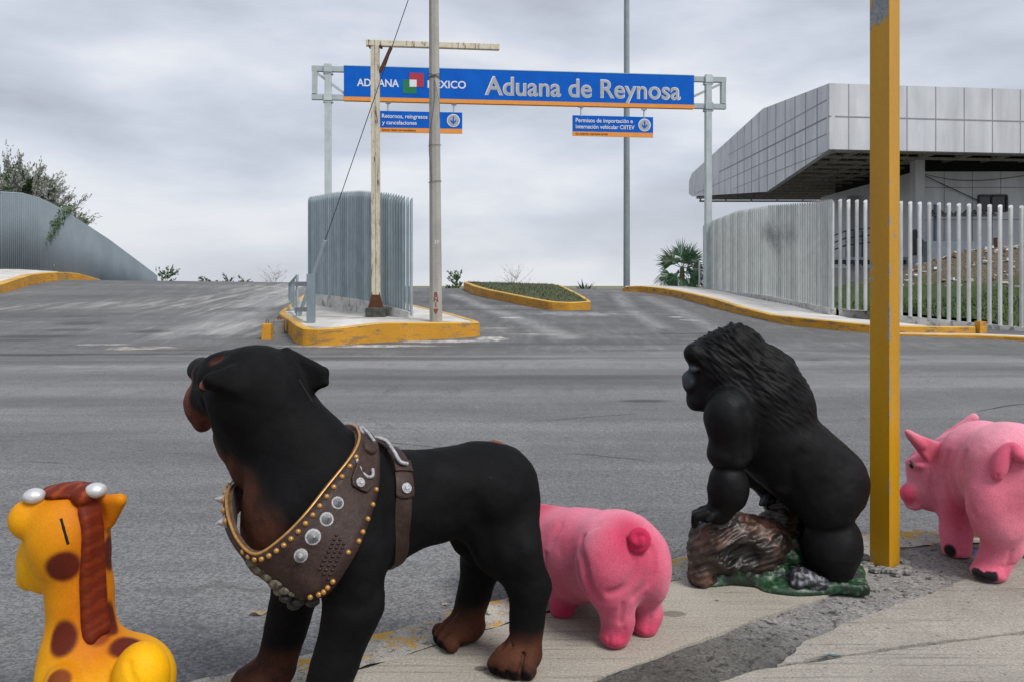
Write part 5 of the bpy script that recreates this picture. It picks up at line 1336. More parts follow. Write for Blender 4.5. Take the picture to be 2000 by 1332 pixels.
def sculpt(name, sdf, h, mat, parent, paint=None, disp=None, label=None):
    V, Fq = sdf.mesh(h)
    if disp is not None: V = V + sdf.grad(V) * disp(V)[:, None]
    o0 = np.array(wpos(parent)); me = bpy.data.meshes.new(name)
    me.vertices.add(len(V)); me.vertices.foreach_set('co', (V - o0).astype(np.float32).ravel())
    me.loops.add(len(Fq) * 4); me.loops.foreach_set('vertex_index', Fq.astype(np.int32).ravel())
    me.polygons.add(len(Fq)); me.polygons.foreach_set('loop_start', np.arange(0, len(Fq) * 4, 4, dtype=np.int32))
    me.polygons.foreach_set('use_smooth', np.ones(len(Fq), bool)); me.update(calc_edges=True); me.validate()
    if paint is not None:
        c = np.concatenate([paint(V), np.ones((len(V), 1))], 1); me.attributes.new('paint', 'FLOAT_COLOR', 'POINT').data.foreach_set('color', c.astype(np.float32).ravel())
    me.materials.append(mat); o = link(name, me, parent, None, label)
    bv = BVHTree.FromPolygons([Vector(v) for v in V], [tuple(f) for f in Fq]); return o, bv
CAM = Vector((0, 0, EYE))
def snap(bv, x, y):                     # the point of a surface seen at a pixel, and its normal
    h = bv.ray_cast(CAM, (W(x, y, 5) - CAM).normalized()); return (h[0], h[1]) if h[0] is not None else (None, None)
def vnoise(V, f, seed=0.0, sc=(1, 1, 1)):
    return np.array([mnoise.noise((v[0] * f * sc[0] + seed, v[1] * f * sc[1], v[2] * f * sc[2])) for v in V])
def sstep(x, a, b): t = np.clip((x - a) / (b - a), 0, 1); return t * t * (3 - 2 * t)
def near(V, p, r, soft): return 1 - sstep(np.linalg.norm(V - np.array(p), axis=1), r - soft, r + soft)
def mixc(base, f, c): return base * (1 - f[:, None]) + np.array(c) * f[:, None]
def flock(name, rough=.85, sheen=.4, sheen_c=(1, 1, 1), grain=.25, gscale=260, spec=.25, bump=.25, dust=None):
    k = NM(name, rough); at = k.n('ShaderNodeAttribute'); at.attribute_name = 'paint'
    g = k.noise(k.pos, gscale, 3, .75); a = k.noise(k.pos, 9, 5, .65)
    c = k.mix(grain, at.outputs['Color'], k.ramp(g, (.3, .35), (.7, 1.7)), 'MULTIPLY'); c = k.mix(.35, c, k.ramp(a, (.3, .72), (.7, 1.22)), 'MULTIPLY')
    k.col(c); k.bump(g, bump, .003)
    if dust is not None:
        dn_ = k.noise(k.pos, 5, 7, .72); c = k.mix(k.math('MULTIPLY', k.step(dn_, .46, .72), .8), c, dust); c = k.mix(k.math('MULTIPLY', k.step(k.noise(k.pos, 70, 3, .6), .74, .78), .5), c, (.12, .12, .12)); k.col(c)
    k.b.inputs['Sheen Weight'].default_value = sheen; k.b.inputs['Sheen Roughness'].default_value = .45; k.b.inputs['Sheen Tint'].default_value = tuple(sheen_c) + (1,)
    k.b.inputs['Specular IOR Level'].default_value = spec; return k.m

# ------------------------------------------------------------------ the black and tan dog
da, dn = Vector((-.856, -.517, 0)), Vector((.517, -.856, 0)); dO = Vector((-.055, 2.785, 0))
def D(u, n, z): return dO + da * u + dn * n + Vector((0, 0, z))
DM = np.stack([np.array(da), np.array(dn), [0, 0, 1]], 1)        # columns: along, across, up
dog = SDF()
dog.ell(D(.02, 0, .575), (.17, .150, .165), .05, DM)
dog.cone(D(.12, 0, .59), D(.38, 0, .585), .150, .160, .06)
dog.ell(D(.55, 0, .57), (.25, .185, .205), .08, DM)
dog.ell(D(.72, 0, .58), (.145, .165, .20), .06, DM)
dog.cone(D(.62, 0, .68), W(516, 800, 2.48), .166, .140, .07)
dog.ell(W(502, 768, 2.47), (.152, .15, .150), .04)
dog.ell(W(440, 735, 2.50), (.085, .09, .080), .04)
dog.ell(W(482, 838, 2.53), (.090, .10, .10), .06)
dog.cone(W(440, 765, 2.60), W(410, 778, 2.74), .085, .080, .03)
dog.cone(W(412, 735, 2.68), W(393, 722, 2.80), .055, .045, .02)
dog.ell(W(399, 792, 2.72), (.062, .075, .068), .02)
dog.ell(W(398, 826, 2.70), (.028, .05, .030), .018)
dog.cone(W(450, 850, 2.57), W(490, 915, 2.49), .050, .060, .05)
# ears
dog.tri(W(455, 728, 2.34), W(462, 758, 2.33), W(412, 742, 2.32), .022, .030)
dog.tri(W(410, 742, 2.325), W(420, 758, 2.32), W(396, 753, 2.325), .010, .014)
dog.tri(W(560, 688, 2.50), W(606, 760, 2.47), W(632, 728, 2.47), .017, .02)
dog.tri(W(632, 728, 2.47), W(606, 758, 2.47), W(637, 748, 2.46), .012, .015)
dog.groove([W(432, 688, 2.42), W(418, 715, 2.46), W(412, 745, 2.5)], .016, .012)
# hind legs
for s_, uu in ((1, 0), (-1, .0)):
    n_l = .144 * s_
    dog.ell(D(.02, .085 * s_, .485), (.135, .085, .185), .05, DM)
    if s_ > 0:
        dog.cone(D(.0, .125, .40), D(-.045, n_l, .27), .092, .070, .05); dog.cone(D(-.045, n_l, .27), D(-.030, n_l, .09), .066, .056, .03)
        pw_, zz = D(-.020, n_l, .048), 0
        dog.ell(D(.005, n_l - .0, .046), (.088, .072, .050), .03, DM)
        tb = D(.03, n_l, 0)
        tdir = (Vector((-.35, -.94, 0))).normalized()
    else:
        dog.cone(D(-.02, -.12, .40), D(-.025, -.142, .28), .095, .078, .05); dog.cone(D(-.025, -.142, .28), D(.035, n_l, .09), .072, .058, .03)
        dog.ell(D(.060, n_l, .048), (.088, .070, .050), .03, DM); tb = D(.09, n_l, 0); tdir = Vector((-.9, -.43, 0)).normalized()
    tl = Vector((-tdir.y, tdir.x, 0)); toes = []
    for j in range(4):
        c = (tb if s_ < 0 else D(.01, n_l, 0)) + tdir * (.050 - .010 * abs(j - 1.5)) + tl * (j - 1.5) * .037 + Vector((0, 0, .029)); dog.ell(c, (.030, .030, .030), .012); toes.append(c)
    for j in range(3):
        a_ = (toes[j] + toes[j + 1]) / 2; dog.groove([a_ + tdir * .03 + Vector((0, 0, -.01)), a_ + Vector((0, 0, .03)), a_ - tdir * .03 + Vector((0, 0, .060)), a_ - tdir * .055 + Vector((0, 0, .085))], .009, .014)
    if s_ > 0: claws = [t + tdir * .022 + Vector((0, 0, -.002)) for t in toes]
    else: claws2 = [t + tdir * .022 + Vector((0, 0, -.002)) for t in toes]
# front legs
dog.ell(D(.58, .115, .54), (.12, .085, .17), .05, DM)
dog.cone(D(.56, .120, .50), D(.57, .14, .34), .100, .082, .05); dog.cone(D(.57, .14, .34), D(.665, .155, .10), .081, .064, .04); dog.ell(D(.70, .155, .050), (.095, .072, .052), .03, DM)
dog.ell(D(.62, -.11, .54), (.11, .08, .17), .05, DM)
dog.cone(D(.63, -.125, .48), D(.655, -.14, .34), .09, .072, .05); dog.cone(D(.655, -.14, .34), D(.720, -.15, .09), .076, .062, .04); dog.ell(D(.765, -.15, .050), (.095, .070, .052), .03, DM)
for pc in (D(.70, .155, 0), D(.765, -.15, 0)):
    for j in range(4): dog.ell(pc + da * (.075 - .01 * abs(j - 1.5)) + dn * (j - 1.5) * .034 + Vector((0, 0, .028)), (.027, .027, .028), .010)
# tail stub, muscle folds
dog.cone(W(955, 880, 2.80), W(966, 870, 2.81), .022, .020, .015)
dog.groove([D(.18, .17, .60), D(.14, .17, .48), D(.12, .17, .38)], .028, .018); dog.groove([D(-.02, .18, .56), D(.05, .19, .44), D(.03, .19, .32)], .035, .012); dog.groove([D(.30, .18, .66), D(.24, .18, .56)], .05, .014)
dog.groove([D(.47, .20, .66), D(.43, .20, .52), D(.46, .19, .42)], .03, .018); dog.groove([D(.50, .21, .40), D(.56, .22, .36), D(.62, .22, .37)], .025, .010)
dog.groove([W(560, 700, 2.33), W(600, 800, 2.30), W(640, 880, 2.28)], .03, .006)
dog.ell(D(.10, .115, .60), (.06, .05, .06), .06); 
dog.cut(0.0)
dbase = dO + da * .33
dth = thing('dog_statue', 'big black and tan flocked dog statue wearing a studded brown harness', 'dog statue', dbase)
BLK = np.array((.0042, .0042, .0047)); TAN = np.array((.080, .029, .016))
def dog_paint(V):
    c = np.tile(BLK, (len(V), 1)); nz = vnoise(V, 7) * .02 + vnoise(V, 24) * .008; z = V[:, 2] + nz
    c = mixc(c, (1 - sstep(z, .085, .165)) * .95, TAN)
    # throat and chest
    th = np.zeros(len(V))
    Q = [W(412, 838, 2.62), W(418, 865, 2.56), W(432, 895, 2.50), W(452, 930, 2.44), W(478, 970, 2.36), W(520, 1030, 2.30)]
    for q, r_ in zip(Q, (.045, .048, .055, .062, .072, .072)): th = np.maximum(th, near(V, q, r_, .035))
    c = mixc(c, th * .95, TAN * 1.05)
    c = mixc(c, near(V, D(.84, -.04, .60), .13, .05) * .9, TAN * .85)
    for q, r_ in ((W(368, 748, 2.74), .075), (W(372, 785, 2.72), .085), (W(395, 815, 2.70), .075), (W(398, 832, 2.68), .05)): c = mixc(c, near(V, q, r_, .02) * .95, (.17, .055, .036))
    c = mixc(c, near(V, W(392, 752, 2.33), .022, .008), (.30, .105, .075))
    c = mixc(c, near(V, W(422, 700, 2.43), .020, .016) * .7, (.13, .04, .02))
    c = mixc(c, near(V, W(388, 712, 2.76), .065, .015), (.008, .008, .009))
    c = mixc(c, near(V, W(968, 864, 2.80), .036, .01), (.20, .07, .035))
    for q in claws + claws2: c = mixc(c, near(V, q + Vector((0, 0, -.006)), .019, .005), (.005, .004, .004))
    return c
M_dogfur = flock('black_tan_flock', .72, .0, (.75, .8, 1), .5, 240, .10, .35, (.009, .009, .010))
_, dog_bv = sculpt('body', dog, .0062, M_dogfur, dth, dog_paint, lambda V: vnoise(V, 15) * .0035 + vnoise(V, 42) * .0012)
# coin slot at the back of the neck: the hole's shade as a black strip
def strip(bv, pts, wd, lift, mat, name, parent, th_=.006, sdf=None, ntap=None, n=10):
    """a flat band laid on a surface along points (already on it)"""
    P = [Vector(p) for p in pts]; N = len(P); m = MB(); raw = []; offs = []
    for i, p in enumerate(P):
        t = (P[min(i + 1, N - 1)] - P[max(i - 1, 0)]).normalized(); nrm = Vector(sdf.grad(np.array([p]))[0]); s = t.cross(nrm).normalized(); nrm = s.cross(t)
        if nrm.dot(Vector(sdf.grad(np.array([p]))[0])) < 0: nrm = -nrm
        w_ = wd(i / (N - 1)) if callable(wd) else wd
        raw += [tuple(p + s * w_ * .5 * k_) for k_ in (-1, -.5, 0, .5, 1, 1, -1)]; offs += [lift + th_ * (1 if abs(k_) < 1 else .55) for k_ in (-1, -.5, 0, .5, 1)] + [-.004, -.004]
    vs = [Vector(q) for q in sdf.pushv(raw, np.array(offs))]
    fs = []
    for i in range(N - 1):
        for j in range(7): fs.append((i * 7 + j, i * 7 + (j + 1) % 7, (i + 1) * 7 + (j + 1) % 7, (i + 1) * 7 + j))
    e = (N - 1) * 7; fs += [tuple(range(7)), tuple(range(e, e + 7))]
    m.add(vs, fs, True); return m.build(name, mat, parent)
M_void = simple('slot_shade', (.002, .002, .002), .9)
sl = [snap(dog_bv, x, y)[0] for x, y in ((584, 740), (594, 757), (605, 775), (613, 787))]
strip(dog_bv, [dog.push(p, 0) for p in sl], .011, -.003, M_void, 'coin_slot', dth, .0042, dog)

# harness: a wide collar standing off the neck and lying on the shoulders
k = NM('brown_leather_paint', .42); p = k.pos; a = k.noise(p, 12, 5, .65); g = k.noise(p, 70, 4, .7)
k.col(k.mix(.5, k.ramp(a, (.3, (.020, .010, .008)), (.7, (.048, .028, .023))), k.ramp(g, (.3, .6), (.7, 1.5)), 'MULTIPLY')); k.rough(k.ramp(g, (.3, .36), (.7, .7))); k.b.inputs['Specular IOR Level'].default_value = .22; k.bump(g, .5, .004); M_leather = k.m
k = NM('tan_lining', .9); g = k.noise(k.pos, 40, 4, .7); k.col(k.ramp(g, (.3, (.04, .022, .014)), (.7, (.105, .06, .038)))); M_lining = k.m
M_gold = simple('gold_paint', (.40, .21, .055), .35, .35, .25, 60); M_silver = simple('silver_paint', (.40, .40, .41), .48, .55, .35, 90, .5)
inn_px = [(690, 886, 2.36), (640, 950, 2.27), (592, 1010, 2.20), (545, 1056, 2.17), (500, 1083, 2.17), (466, 1058, 2.22), (446, 1010, 2.28), (444, 965, 2.38), (472, 925, 2.52), (540, 885, 2.66), (620, 850, 2.66), (668, 846, 2.56), (694, 858, 2.45)]
out_px = [(738, 948, 2.37), (712, 1040, 2.26), (680, 1105, 2.20), (632, 1164, 2.17), (560, 1158, 2.19), (500, 1112, 2.23), (449, 1045, 2.32), (440, 985, 2.44), (466, 930, 2.60), (560, 890, 2.74), (650, 842, 2.72), (700, 838, 2.60), (735, 865, 2.47)]
inn_c = [dog.out(W(*q), .022) for q in inn_px]; out_c = [dog.out(W(*q), .010) for q in out_px]
NS = 12; ri, ro = catmull(inn_c, NS, True), catmull(out_c, NS, True); NR = len(ri)
BT = np.array([[tuple(ri[i].lerp(ro[i], j / 20)) for j in range(21)] for i in range(NR)]).reshape(-1, 3)
lowd = dog(BT) < .008; BT[lowd] = dog.pushv(BT[lowd], .008); BT = BT.reshape(NR, 21, 3)
def band(i, t, off=0.0):                # point of the collar: i round the ring, t from the rim to the lower edge
    i %= NR; i0 = int(i); fi = i % 1; t = max(0, min(1, t)) * 20; j0 = min(int(t), 19); fj = t - j0; A_ = BT[i0]; B_ = BT[(i0 + 1) % NR]
    return Vector((A_[j0] * (1 - fj) + A_[j0 + 1] * fj) * (1 - fi) + (B_[j0] * (1 - fj) + B_[j0 + 1] * fj) * fi)
vs = []; NT = 6
for i in range(NR):
    for j in range(NT + 1): vs.append(band(i, j / NT))
VB = vs
m = MB(); m.add(vs, [(i * (NT + 1) + j, ((i + 1) % NR) * (NT + 1) + j, ((i + 1) % NR) * (NT + 1) + j + 1, i * (NT + 1) + j + 1) for i in range(NR) for j in range(NT)], True)
harness = m.build('harness', M_leather, dth)
sd = harness.modifiers.new('solid', 'SOLIDIFY'); sd.thickness = .012; sd.offset = 0
cen = sum(ri, Vector()) / NR
def band_n(i, t):
    a, b, c, d_ = band(i - .7, t), band(i + .7, t), band(i, max(0, t - .12)), band(i, min(1, t + .12)); n = (b - a).cross(d_ - c).normalized()
    o = band(i, t) - D(.62, 0, .66); return n if n.dot(o) > 0 else -n
m = MB(); m.tube([q + Vector((0, 0, .002)) for q in ri] + [ri[0]], .0048, 7, cap=False); m.build('gold_rim', M_gold, harness)
# lining seen inside the front of the collar
vs = []
for i in range(NR):
    a = ri[i]; inw = (cen - a).normalized(); b = a + inw * .016 + Vector((0, 0, -.002)); c = a + inw * .030 + Vector((0, 0, -.085)); vs += [a, dog.out(b, .004), dog.out(c, .002)]
m = MB(); m.add(vs, [(i * 3 + j, ((i + 1) % NR) * 3 + j, ((i + 1) % NR) * 3 + j + 1, i * 3 + j + 1) for i in range(NR) for j in range(2)], True); m.build('lining', M_lining, harness)
def stud_at(i, t, r, kind, mat):
    p, n = band(i, t), band_n(i, t); m = MB(); p = p + n * .005
    if kind == 'gold':
        m.tube([p, p + n * r * .5, p + n * r * .9, p + n * r * 1.05], [r, r * .95, r * .6, r * .15], 9); o = m.build('gold_stud', mat, harness)
    else:
        m.tube([p, p + n * r * .16, p + n * r * .20, p + n * r * .95, p + n * r * 1.6], [r * 1.12, r * 1.05, r * .84, r * .46, r * .10], 14); o = m.build('silver_spike', mat, harness)
    return o
for i in np.linspace(.4, 4.7 * NS, 17): stud_at(i, .085, .0080, 'gold', M_gold)
for i in np.linspace(6 * NS, 7.6 * NS, 5): stud_at(i, .16, .010, 'gold', M_gold)
for i, t in ((.15 * NS, .93), (.45 * NS, .95), (.75 * NS, .95), (1.05 * NS, .95), (1.3 * NS, .95), (1.75 * NS, .88), (2.55 * NS, .93), (2.75 * NS, .93), (2.9 * NS, .94), (3.05 * NS, .94), (3.3 * NS, .95)): stud_at(i, t, .0080, 'gold', M_gold)
def band_at(x, y):                      # ring position seen at a pixel
    best = None; T = W(x, y, 5) - CAM; T.normalize()
    for i in range(0, int(4.6 * NS)):
        for j in range(0, 21):
            v = band(i * 1.0, j / 20) - CAM; d = (v - T * v.dot(T)).length
            if best is None or d < best[0]: best = (d, i, j / 20)
    return best[1], best[2]
for x, y, r in ((660, 981, .0170), (637, 1013, .0185), (611, 1046, .0205), (589, 1086, .0175)):
    i, t = band_at(x, y); stud_at(i, t, r, 'silver', M_silver)
for i in (6.2 * NS, 7.0 * NS): stud_at(i, .5, .018, 'silver', M_silver)
# pressed diamond panel, front plate
i0, t0 = band_at(640, 1130); i1, t1 = band_at(670, 1062)
m = MB()
for kx in range(9):
    i_ = lerp(i0, i1, kx / 8); t_ = lerp(t0, t1, kx / 8)
    for dt in (0, .09, .18):
        p, n = band(i_, max(.3, min(.98, t_ - dt))), band_n(i_, t_); m.ball(p + n * .006, (.006, .006, .004), 4)
m.build('pressed_panel', M_leather, harness)
k = NM('tarnished_plate', .4); g = k.noise(k.pos, 60, 5, .7); k.col(k.ramp(g, (.35, (.03, .027, .02)), (.6, (.17, .15, .10)))); k.metal(.4); k.bump(g, .8, .006); M_tarn = k.m
m = MB(); rr = random.Random(4)
for (x, y, Y, r) in ((492, 1098, 2.20, .018), (508, 1112, 2.19, .020), (525, 1126, 2.185, .020), (540, 1140, 2.18, .022), (556, 1152, 2.18, .018), (572, 1158, 2.18, .014), (590, 1164, 2.18, .012), (520, 1112, 2.185, .016), (545, 1155, 2.19, .016), (505, 1100, 2.19, .014)):
    p = dog.out(W(x, y, Y), .010); m.ball(p, (r * 1.05, r * .55, r * .7), 5)
m.build('front_plate', M_tarn, harness)
m = MB()
for (x, y, Y) in ((560, 1166, 2.20), (585, 1172, 2.20), (610, 1174, 2.20), (575, 1180, 2.22)): m.ball(dog.out(W(x, y, Y), .004), (.022, .02, .014), 5)
m.build('strap_knot', simple('black_knot', (.012, .011, .011), .5, bump=.5, scale=40), harness)
# buckle tab on the collar, girth strap with its own tab and buckles
def surf(pxs, lift=.0, step_=.02):
    o = []
    for x, y in pxs:
        p, n = snap(dog_bv, x, y)
        o.append(dog.push(p if p is not None else W(x, y, 2.5), lift))
    return catmull(o, 5)
gs = [dog.push(W(742, 850, 2.62), 0)] + [dog.push(snap(dog_bv, x, y)[0] if snap(dog_bv, x, y)[0] is not None else W(x, y, 2.55), 0) for x, y in ((757, 872), (778, 905), (788, 950), (787, 1000), (783, 1050), (778, 1095), (772, 1132))]
gs += [dog.push(W(760, 1150, 2.52), 0)]
gsc = [dog.push(q, 0) for q in catmull(gs, 6)]
strap = strip(dog_bv, gsc, .052, .001, M_leather, 'girth_strap', dth, .007, dog)
tb_ = [dog.push(q, 0) for q in catmull([gs[1].lerp(gs[2], .2), gs[2], gs[3], gs[3].lerp(gs[4], .45)], 6)]
strip(dog_bv, tb_, lambda t: .058 if t < .85 else .058 * (1 - ((t - .85) / .15) ** 2 * .5), .009, M_leather, 'strap_tab', strap, .008, dog)
strip(dog_bv, [dog.push(q, 0) for q in catmull([gs[2].lerp(gs[3], .05), gs[2].lerp(gs[3], .5)], 6)], .06, .017, M_leather, 'strap_keeper', strap, .006, dog)
def rivet(p, n, r, name, parent, mat=None):
    m = MB(); m.tube([p, p + n * .005, p + n * .006, p + n * .007], [r, r, r * .72, r * .7], 16); m.tube([p + n * .005, p + n * .010], [r * .55, r * .4], 12); return m.build(name, mat or M_silver, parent)
p = dog.push(gs[3].lerp(gs[4], .12), .017); n = Vector(dog.grad(np.array([p]))[0]); rivet(p, n, .016, 'rivet', strap)
def buckle(pts, r, parent):
    q = [dog.push(W(x, y, Y), l) for x, y, Y, l in pts]; m = MB(); m.tube(catmull(q, 6), r, 7); m.build('buckle', M_silver, parent)
buckle([(735, 862, 2.5, .03), (752, 864, 2.5, .034), (768, 882, 2.47, .034), (782, 900, 2.45, .032), (798, 902, 2.46, .028)], .0065, strap)
buckle([(731, 855, 2.55, .02), (745, 853, 2.55, .025), (760, 862, 2.53, .025)], .0055, strap)
strip(dog_bv, [dog.push(q, 0) for q in catmull([W(672, 840, 2.60), W(700, 848, 2.52), W(735, 855, 2.55), W(765, 868, 2.52)], 6)], .045, .012, M_leather, 'withers_strap', harness, .008, dog)
# leather tab over the collar
def pad(pxs, lift, name, mat, parent, th_=.010):
    P = []
    for x, y in pxs:
        i, t = band_at(x, y); P.append(band(i, t) + band_n(i, t) * lift)
    n = sum((band_n(*band_at(x, y)) for x, y in pxs[:3]), Vector()).normalized(); m = MB(); m.prism(P, n * th_); return bevel(m.build(name, mat, parent), .003)
pad([(694, 902), (716, 900), (724, 925), (722, 950), (712, 962), (698, 962), (684, 952), (680, 938)], .006, 'collar_tab', M_leather, harness)
i, t = band_at(697, 944); rivet(band(i, t) + band_n(i, t) * .016, band_n(i, t), .014, 'rivet', harness)
m = MB(); c = dog.push(W(716, 878, 2.42), .024); n = Vector(dog.grad(np.array([c]))[0]); s1 = n.orthogonal().normalized(); s2 = n.cross(s1)
m.tube([c - n * .006, c + n * .006, c + n * .011], [.026, .026, .02], 14); m.build('leather_boss', M_leather, harness)
buckle([(694, 866, 2.46, .028), (692, 850, 2.48, .028), (704, 842, 2.48, .034), (718, 852, 2.46, .036), (728, 866, 2.44, .036)], .0055, harness)
def loose(pts, r, parent):
    m = MB(); m.tube(catmull([dog.out(W(*q), .02) for q in pts], 6), r, 7); m.build('buckle', M_silver, parent)
loose([(694, 890, 2.36), (700, 905, 2.345), (708, 922, 2.34), (719, 931, 2.34), (728, 928, 2.345), (728, 915, 2.36)], .0055, harness)

# ------------------------------------------------------------------ pigs
PINK = np.array((.52, .082, .145)); DEEP = np.array((.43, .022, .07)); PALE = np.array((.68, .24, .32))
M_pig = flock('pink_flock', .9, .22, (1, .75, .82), .5, 300, .1, .4)
pig = SDF()
pig.ell(W(1215, 1090, 2.96), (.165, .17, .168), .05)
pig.ell(W(1135, 1085, 3.13), (.17, .17, .172), .06)
pig.ell(W(1078, 1076, 3.30), (.165, .165, .172), .06)
pig.cone(W(1190, 1086, 3.0), W(1060, 1070, 3.34), .160, .166, .05)
pig.ell(W(1030, 1062, 3.42), (.15, .16, .175), .05)
pig.ell(W(985, 1060, 3.54), (.125, .14, .125), .05)
pig.cone(W(985, 1068, 3.58), W(950, 1076, 3.74), .075, .055, .03)
for x in (968, 1025): pig.tri(W(x, 1012, 3.50), W(x + 22, 1020, 3.52), W(x + (2 if x < 1000 else 18), 990, 3.52), .010, .015)
pig.ell(W(1183, 1105, 2.84), (.105, .085, .135), .045)
pig.ell(W(1272, 1112, 2.93), (.070, .10, .125), .04)
pig.cone(W(1200, 1165, 2.855), W(1207, 1210, 2.86), .074, .056, .04); pig.cone(W(1207, 1210, 2.86), W(1202, 1238, 2.855), .054, .050, .03)
pig.ell(W(1198, 1243, 2.845), (.047, .055, .030), .02)
pig.cone(W(1262, 1165, 2.99), W(1264, 1200, 2.97), .062, .052, .04); pig.cone(W(1264, 1200, 2.97), W(1260, 1220, 2.955), .049, .044, .03); pig.ell(W(1258, 1223, 2.95), (.044, .05, .028), .02)
pig.cone(W(1110, 1140, 3.13), W(1100, 1172, 3.12), .066, .052, .04); pig.cone(W(1100, 1172, 3.12), W(1097, 1190, 3.11), .050, .046, .02)
pig.cone(W(1172, 1110, 3.35), W(1172, 1146, 3.35), .06, .05, .04)
# folds
def onpig(bodies, sdf, pts): return [sdf.push(W(x, y, Y), 0) for x, y, Y in pts]
def fold(sdf, pts, wd, dp):
    if getattr(sdf, 'bv0', None) is None:
        v_, f_ = sdf.mesh(.012); sdf.bv0 = BVHTree.FromPolygons([Vector(v) for v in v_], [tuple(f) for f in f_])
    o = []
    for q in pts:
        p = snap(sdf.bv0, q[0], q[1])[0]; o.append(p if p is not None else sdf.push(W(*q), 0))
    sdf.groove(catmull(o, 4), wd, dp)
fold(pig, [(1272, 1070, 2.82), (1276, 1090, 2.80), (1270, 1130, 2.80), (1240, 1165, 2.82)], .012, .030)
fold(pig, [(1137, 1052, 2.90), (1138, 1090, 2.86), (1150, 1145, 2.84), (1165, 1168, 2.82)], .016, .014)
fold(pig, [(1232, 1070, 2.76), (1240, 1110, 2.76), (1222, 1145, 2.76), (1190, 1158, 2.76)], .012, .018)
fold(pig, [(1098, 1022, 3.08), (1088, 1042, 3.08), (1072, 1072, 3.1)], .006, .008); fold(pig, [(1093, 1024, 3.08), (1082, 1044, 3.08), (1068, 1070, 3.1)], .005, .007)
fold(pig, [(1066, 1082, 3.12), (1068, 1120, 3.08), (1078, 1150, 3.06)], .010, .018)
fold(pig, [(1216, 1180, 2.78), (1212, 1215, 2.79)], .008, .014); fold(pig, [(1220, 1228, 2.80), (1214, 1246, 2.80)], .007, .010); fold(pig, [(1270, 1206, 2.92), (1266, 1232, 2.92)], .007, .010)
fold(pig, [(1190, 1245, 2.80), (1188, 1255, 2.80)], .006, .008)
pig.cut(0.0)
b = G0(1180, 1225)
pth = thing('pig_statue', 'pink flocked pig statue with a curled tail standing behind the black dog', 'pig statue', b, 'pink pig statues')
def pig_paint(V):
    c = np.tile(PINK, (len(V), 1)); nz = vnoise(V, 6)
    c = mixc(c, np.clip(.45 + nz * .8, 0, 1) * .45, PALE)
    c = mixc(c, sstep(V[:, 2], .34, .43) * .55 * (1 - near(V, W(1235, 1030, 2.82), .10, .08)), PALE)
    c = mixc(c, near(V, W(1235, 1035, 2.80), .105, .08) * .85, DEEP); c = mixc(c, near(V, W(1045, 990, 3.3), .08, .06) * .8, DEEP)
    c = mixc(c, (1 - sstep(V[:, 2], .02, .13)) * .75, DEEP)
    c = mixc(c, near(V, W(1270, 1110, 2.82), .05, .06) * .5, DEEP)
    return c
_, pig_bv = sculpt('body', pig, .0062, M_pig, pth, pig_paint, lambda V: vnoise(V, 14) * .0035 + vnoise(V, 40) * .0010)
tl = SDF(); c0 = pig.push(W(1258, 1042, 2.80), .012); tn = (CAM - c0).normalized(); tx = tn.cross(Vector((0, 0, 1))).normalized(); ty = tx.cross(tn)
prev = None
for i in range(19):
    a = -2.2 + i * .46; r_ = lerp(.034, .012, i / 18); q = c0 + tx * math.cos(a) * -r_ + ty * math.sin(a) * r_ + tn * (.006 + i * .0016)
    if prev is not None: tl.cone(prev, q, lerp(.018, .011, i / 18), lerp(.018, .011, (i + 1) / 18), .006)
    prev = q
tl.cone(c0, c0 + tn * .004, .028, .022, .012)
sculpt('tail', tl, .0042, M_pig, pth, lambda V: np.tile(DEEP * 1.1, (len(V), 1)))

pg2 = SDF()
pg2.ell(W(1972, 925, 3.56), (.215, .20, .232), .05)
pg2.ell(W(1922, 915, 3.80), (.205, .20, .228), .06)
pg2.ell(W(1884, 917, 3.98), (.185, .17, .20), .06)
pg2.cone(W(1862, 922, 3.99), W(1825, 930, 3.97), .150, .118, .05)
pg2.ell(W(1812, 920, 3.96), (.085, .115, .118), .04)
pg2.ell(W(1818, 960, 3.96), (.085, .10, .092), .04)
pg2.cone(W(1800, 960, 3.95), W(1780, 964, 3.95), .074, .052, .03)
pg2.cone(W(1782, 963, 3.95), W(1776, 964, 3.95), .040, .036, .006); pg2.ell(W(1771, 964, 3.95), (.014, .050, .046), .006)
pg2.ell(W(1784, 985, 3.95), (.035, .05, .025), .02)
pg2.tri(W(1842, 872, 3.90), W(1812, 897, 3.88), W(1776, 848, 3.86), .017, .02); pg2.cone(W(1800, 868, 3.865), W(1771, 842, 3.85), .022, .010, .015)
pg2.tri(W(1852, 850, 4.05), W(1885, 840, 4.04), W(1902, 816, 4.02), .024, .02)
pg2.ell(W(1790, 905, 3.93), (.05, .06, .03), .02)
pg2.ell(W(1945, 985, 3.46), (.125, .09, .15), .05)
pg2.cone(W(1955, 1030, 3.475), W(1958, 1062, 3.49), .098, .076, .05); pg2.cone(W(1958, 1062, 3.49), W(1938, 1105, 3.49), .074, .070, .03); pg2.ell(W(1930, 1116, 3.475), (.070, .075, .036), .02)
pg2.cone(W(1868, 975, 3.84), W(1868, 1035, 3.82), .090, .068, .05); pg2.cone(W(1868, 1035, 3.82), W(1868, 1070, 3.80), .068, .066, .03)
pg2.cone(W(2025, 1000, 3.76), W(2018, 1066, 3.77), .09, .07, .04); pg2.cone(W(1935, 960, 4.08), W(1935, 1030, 4.08), .085, .07, .04)
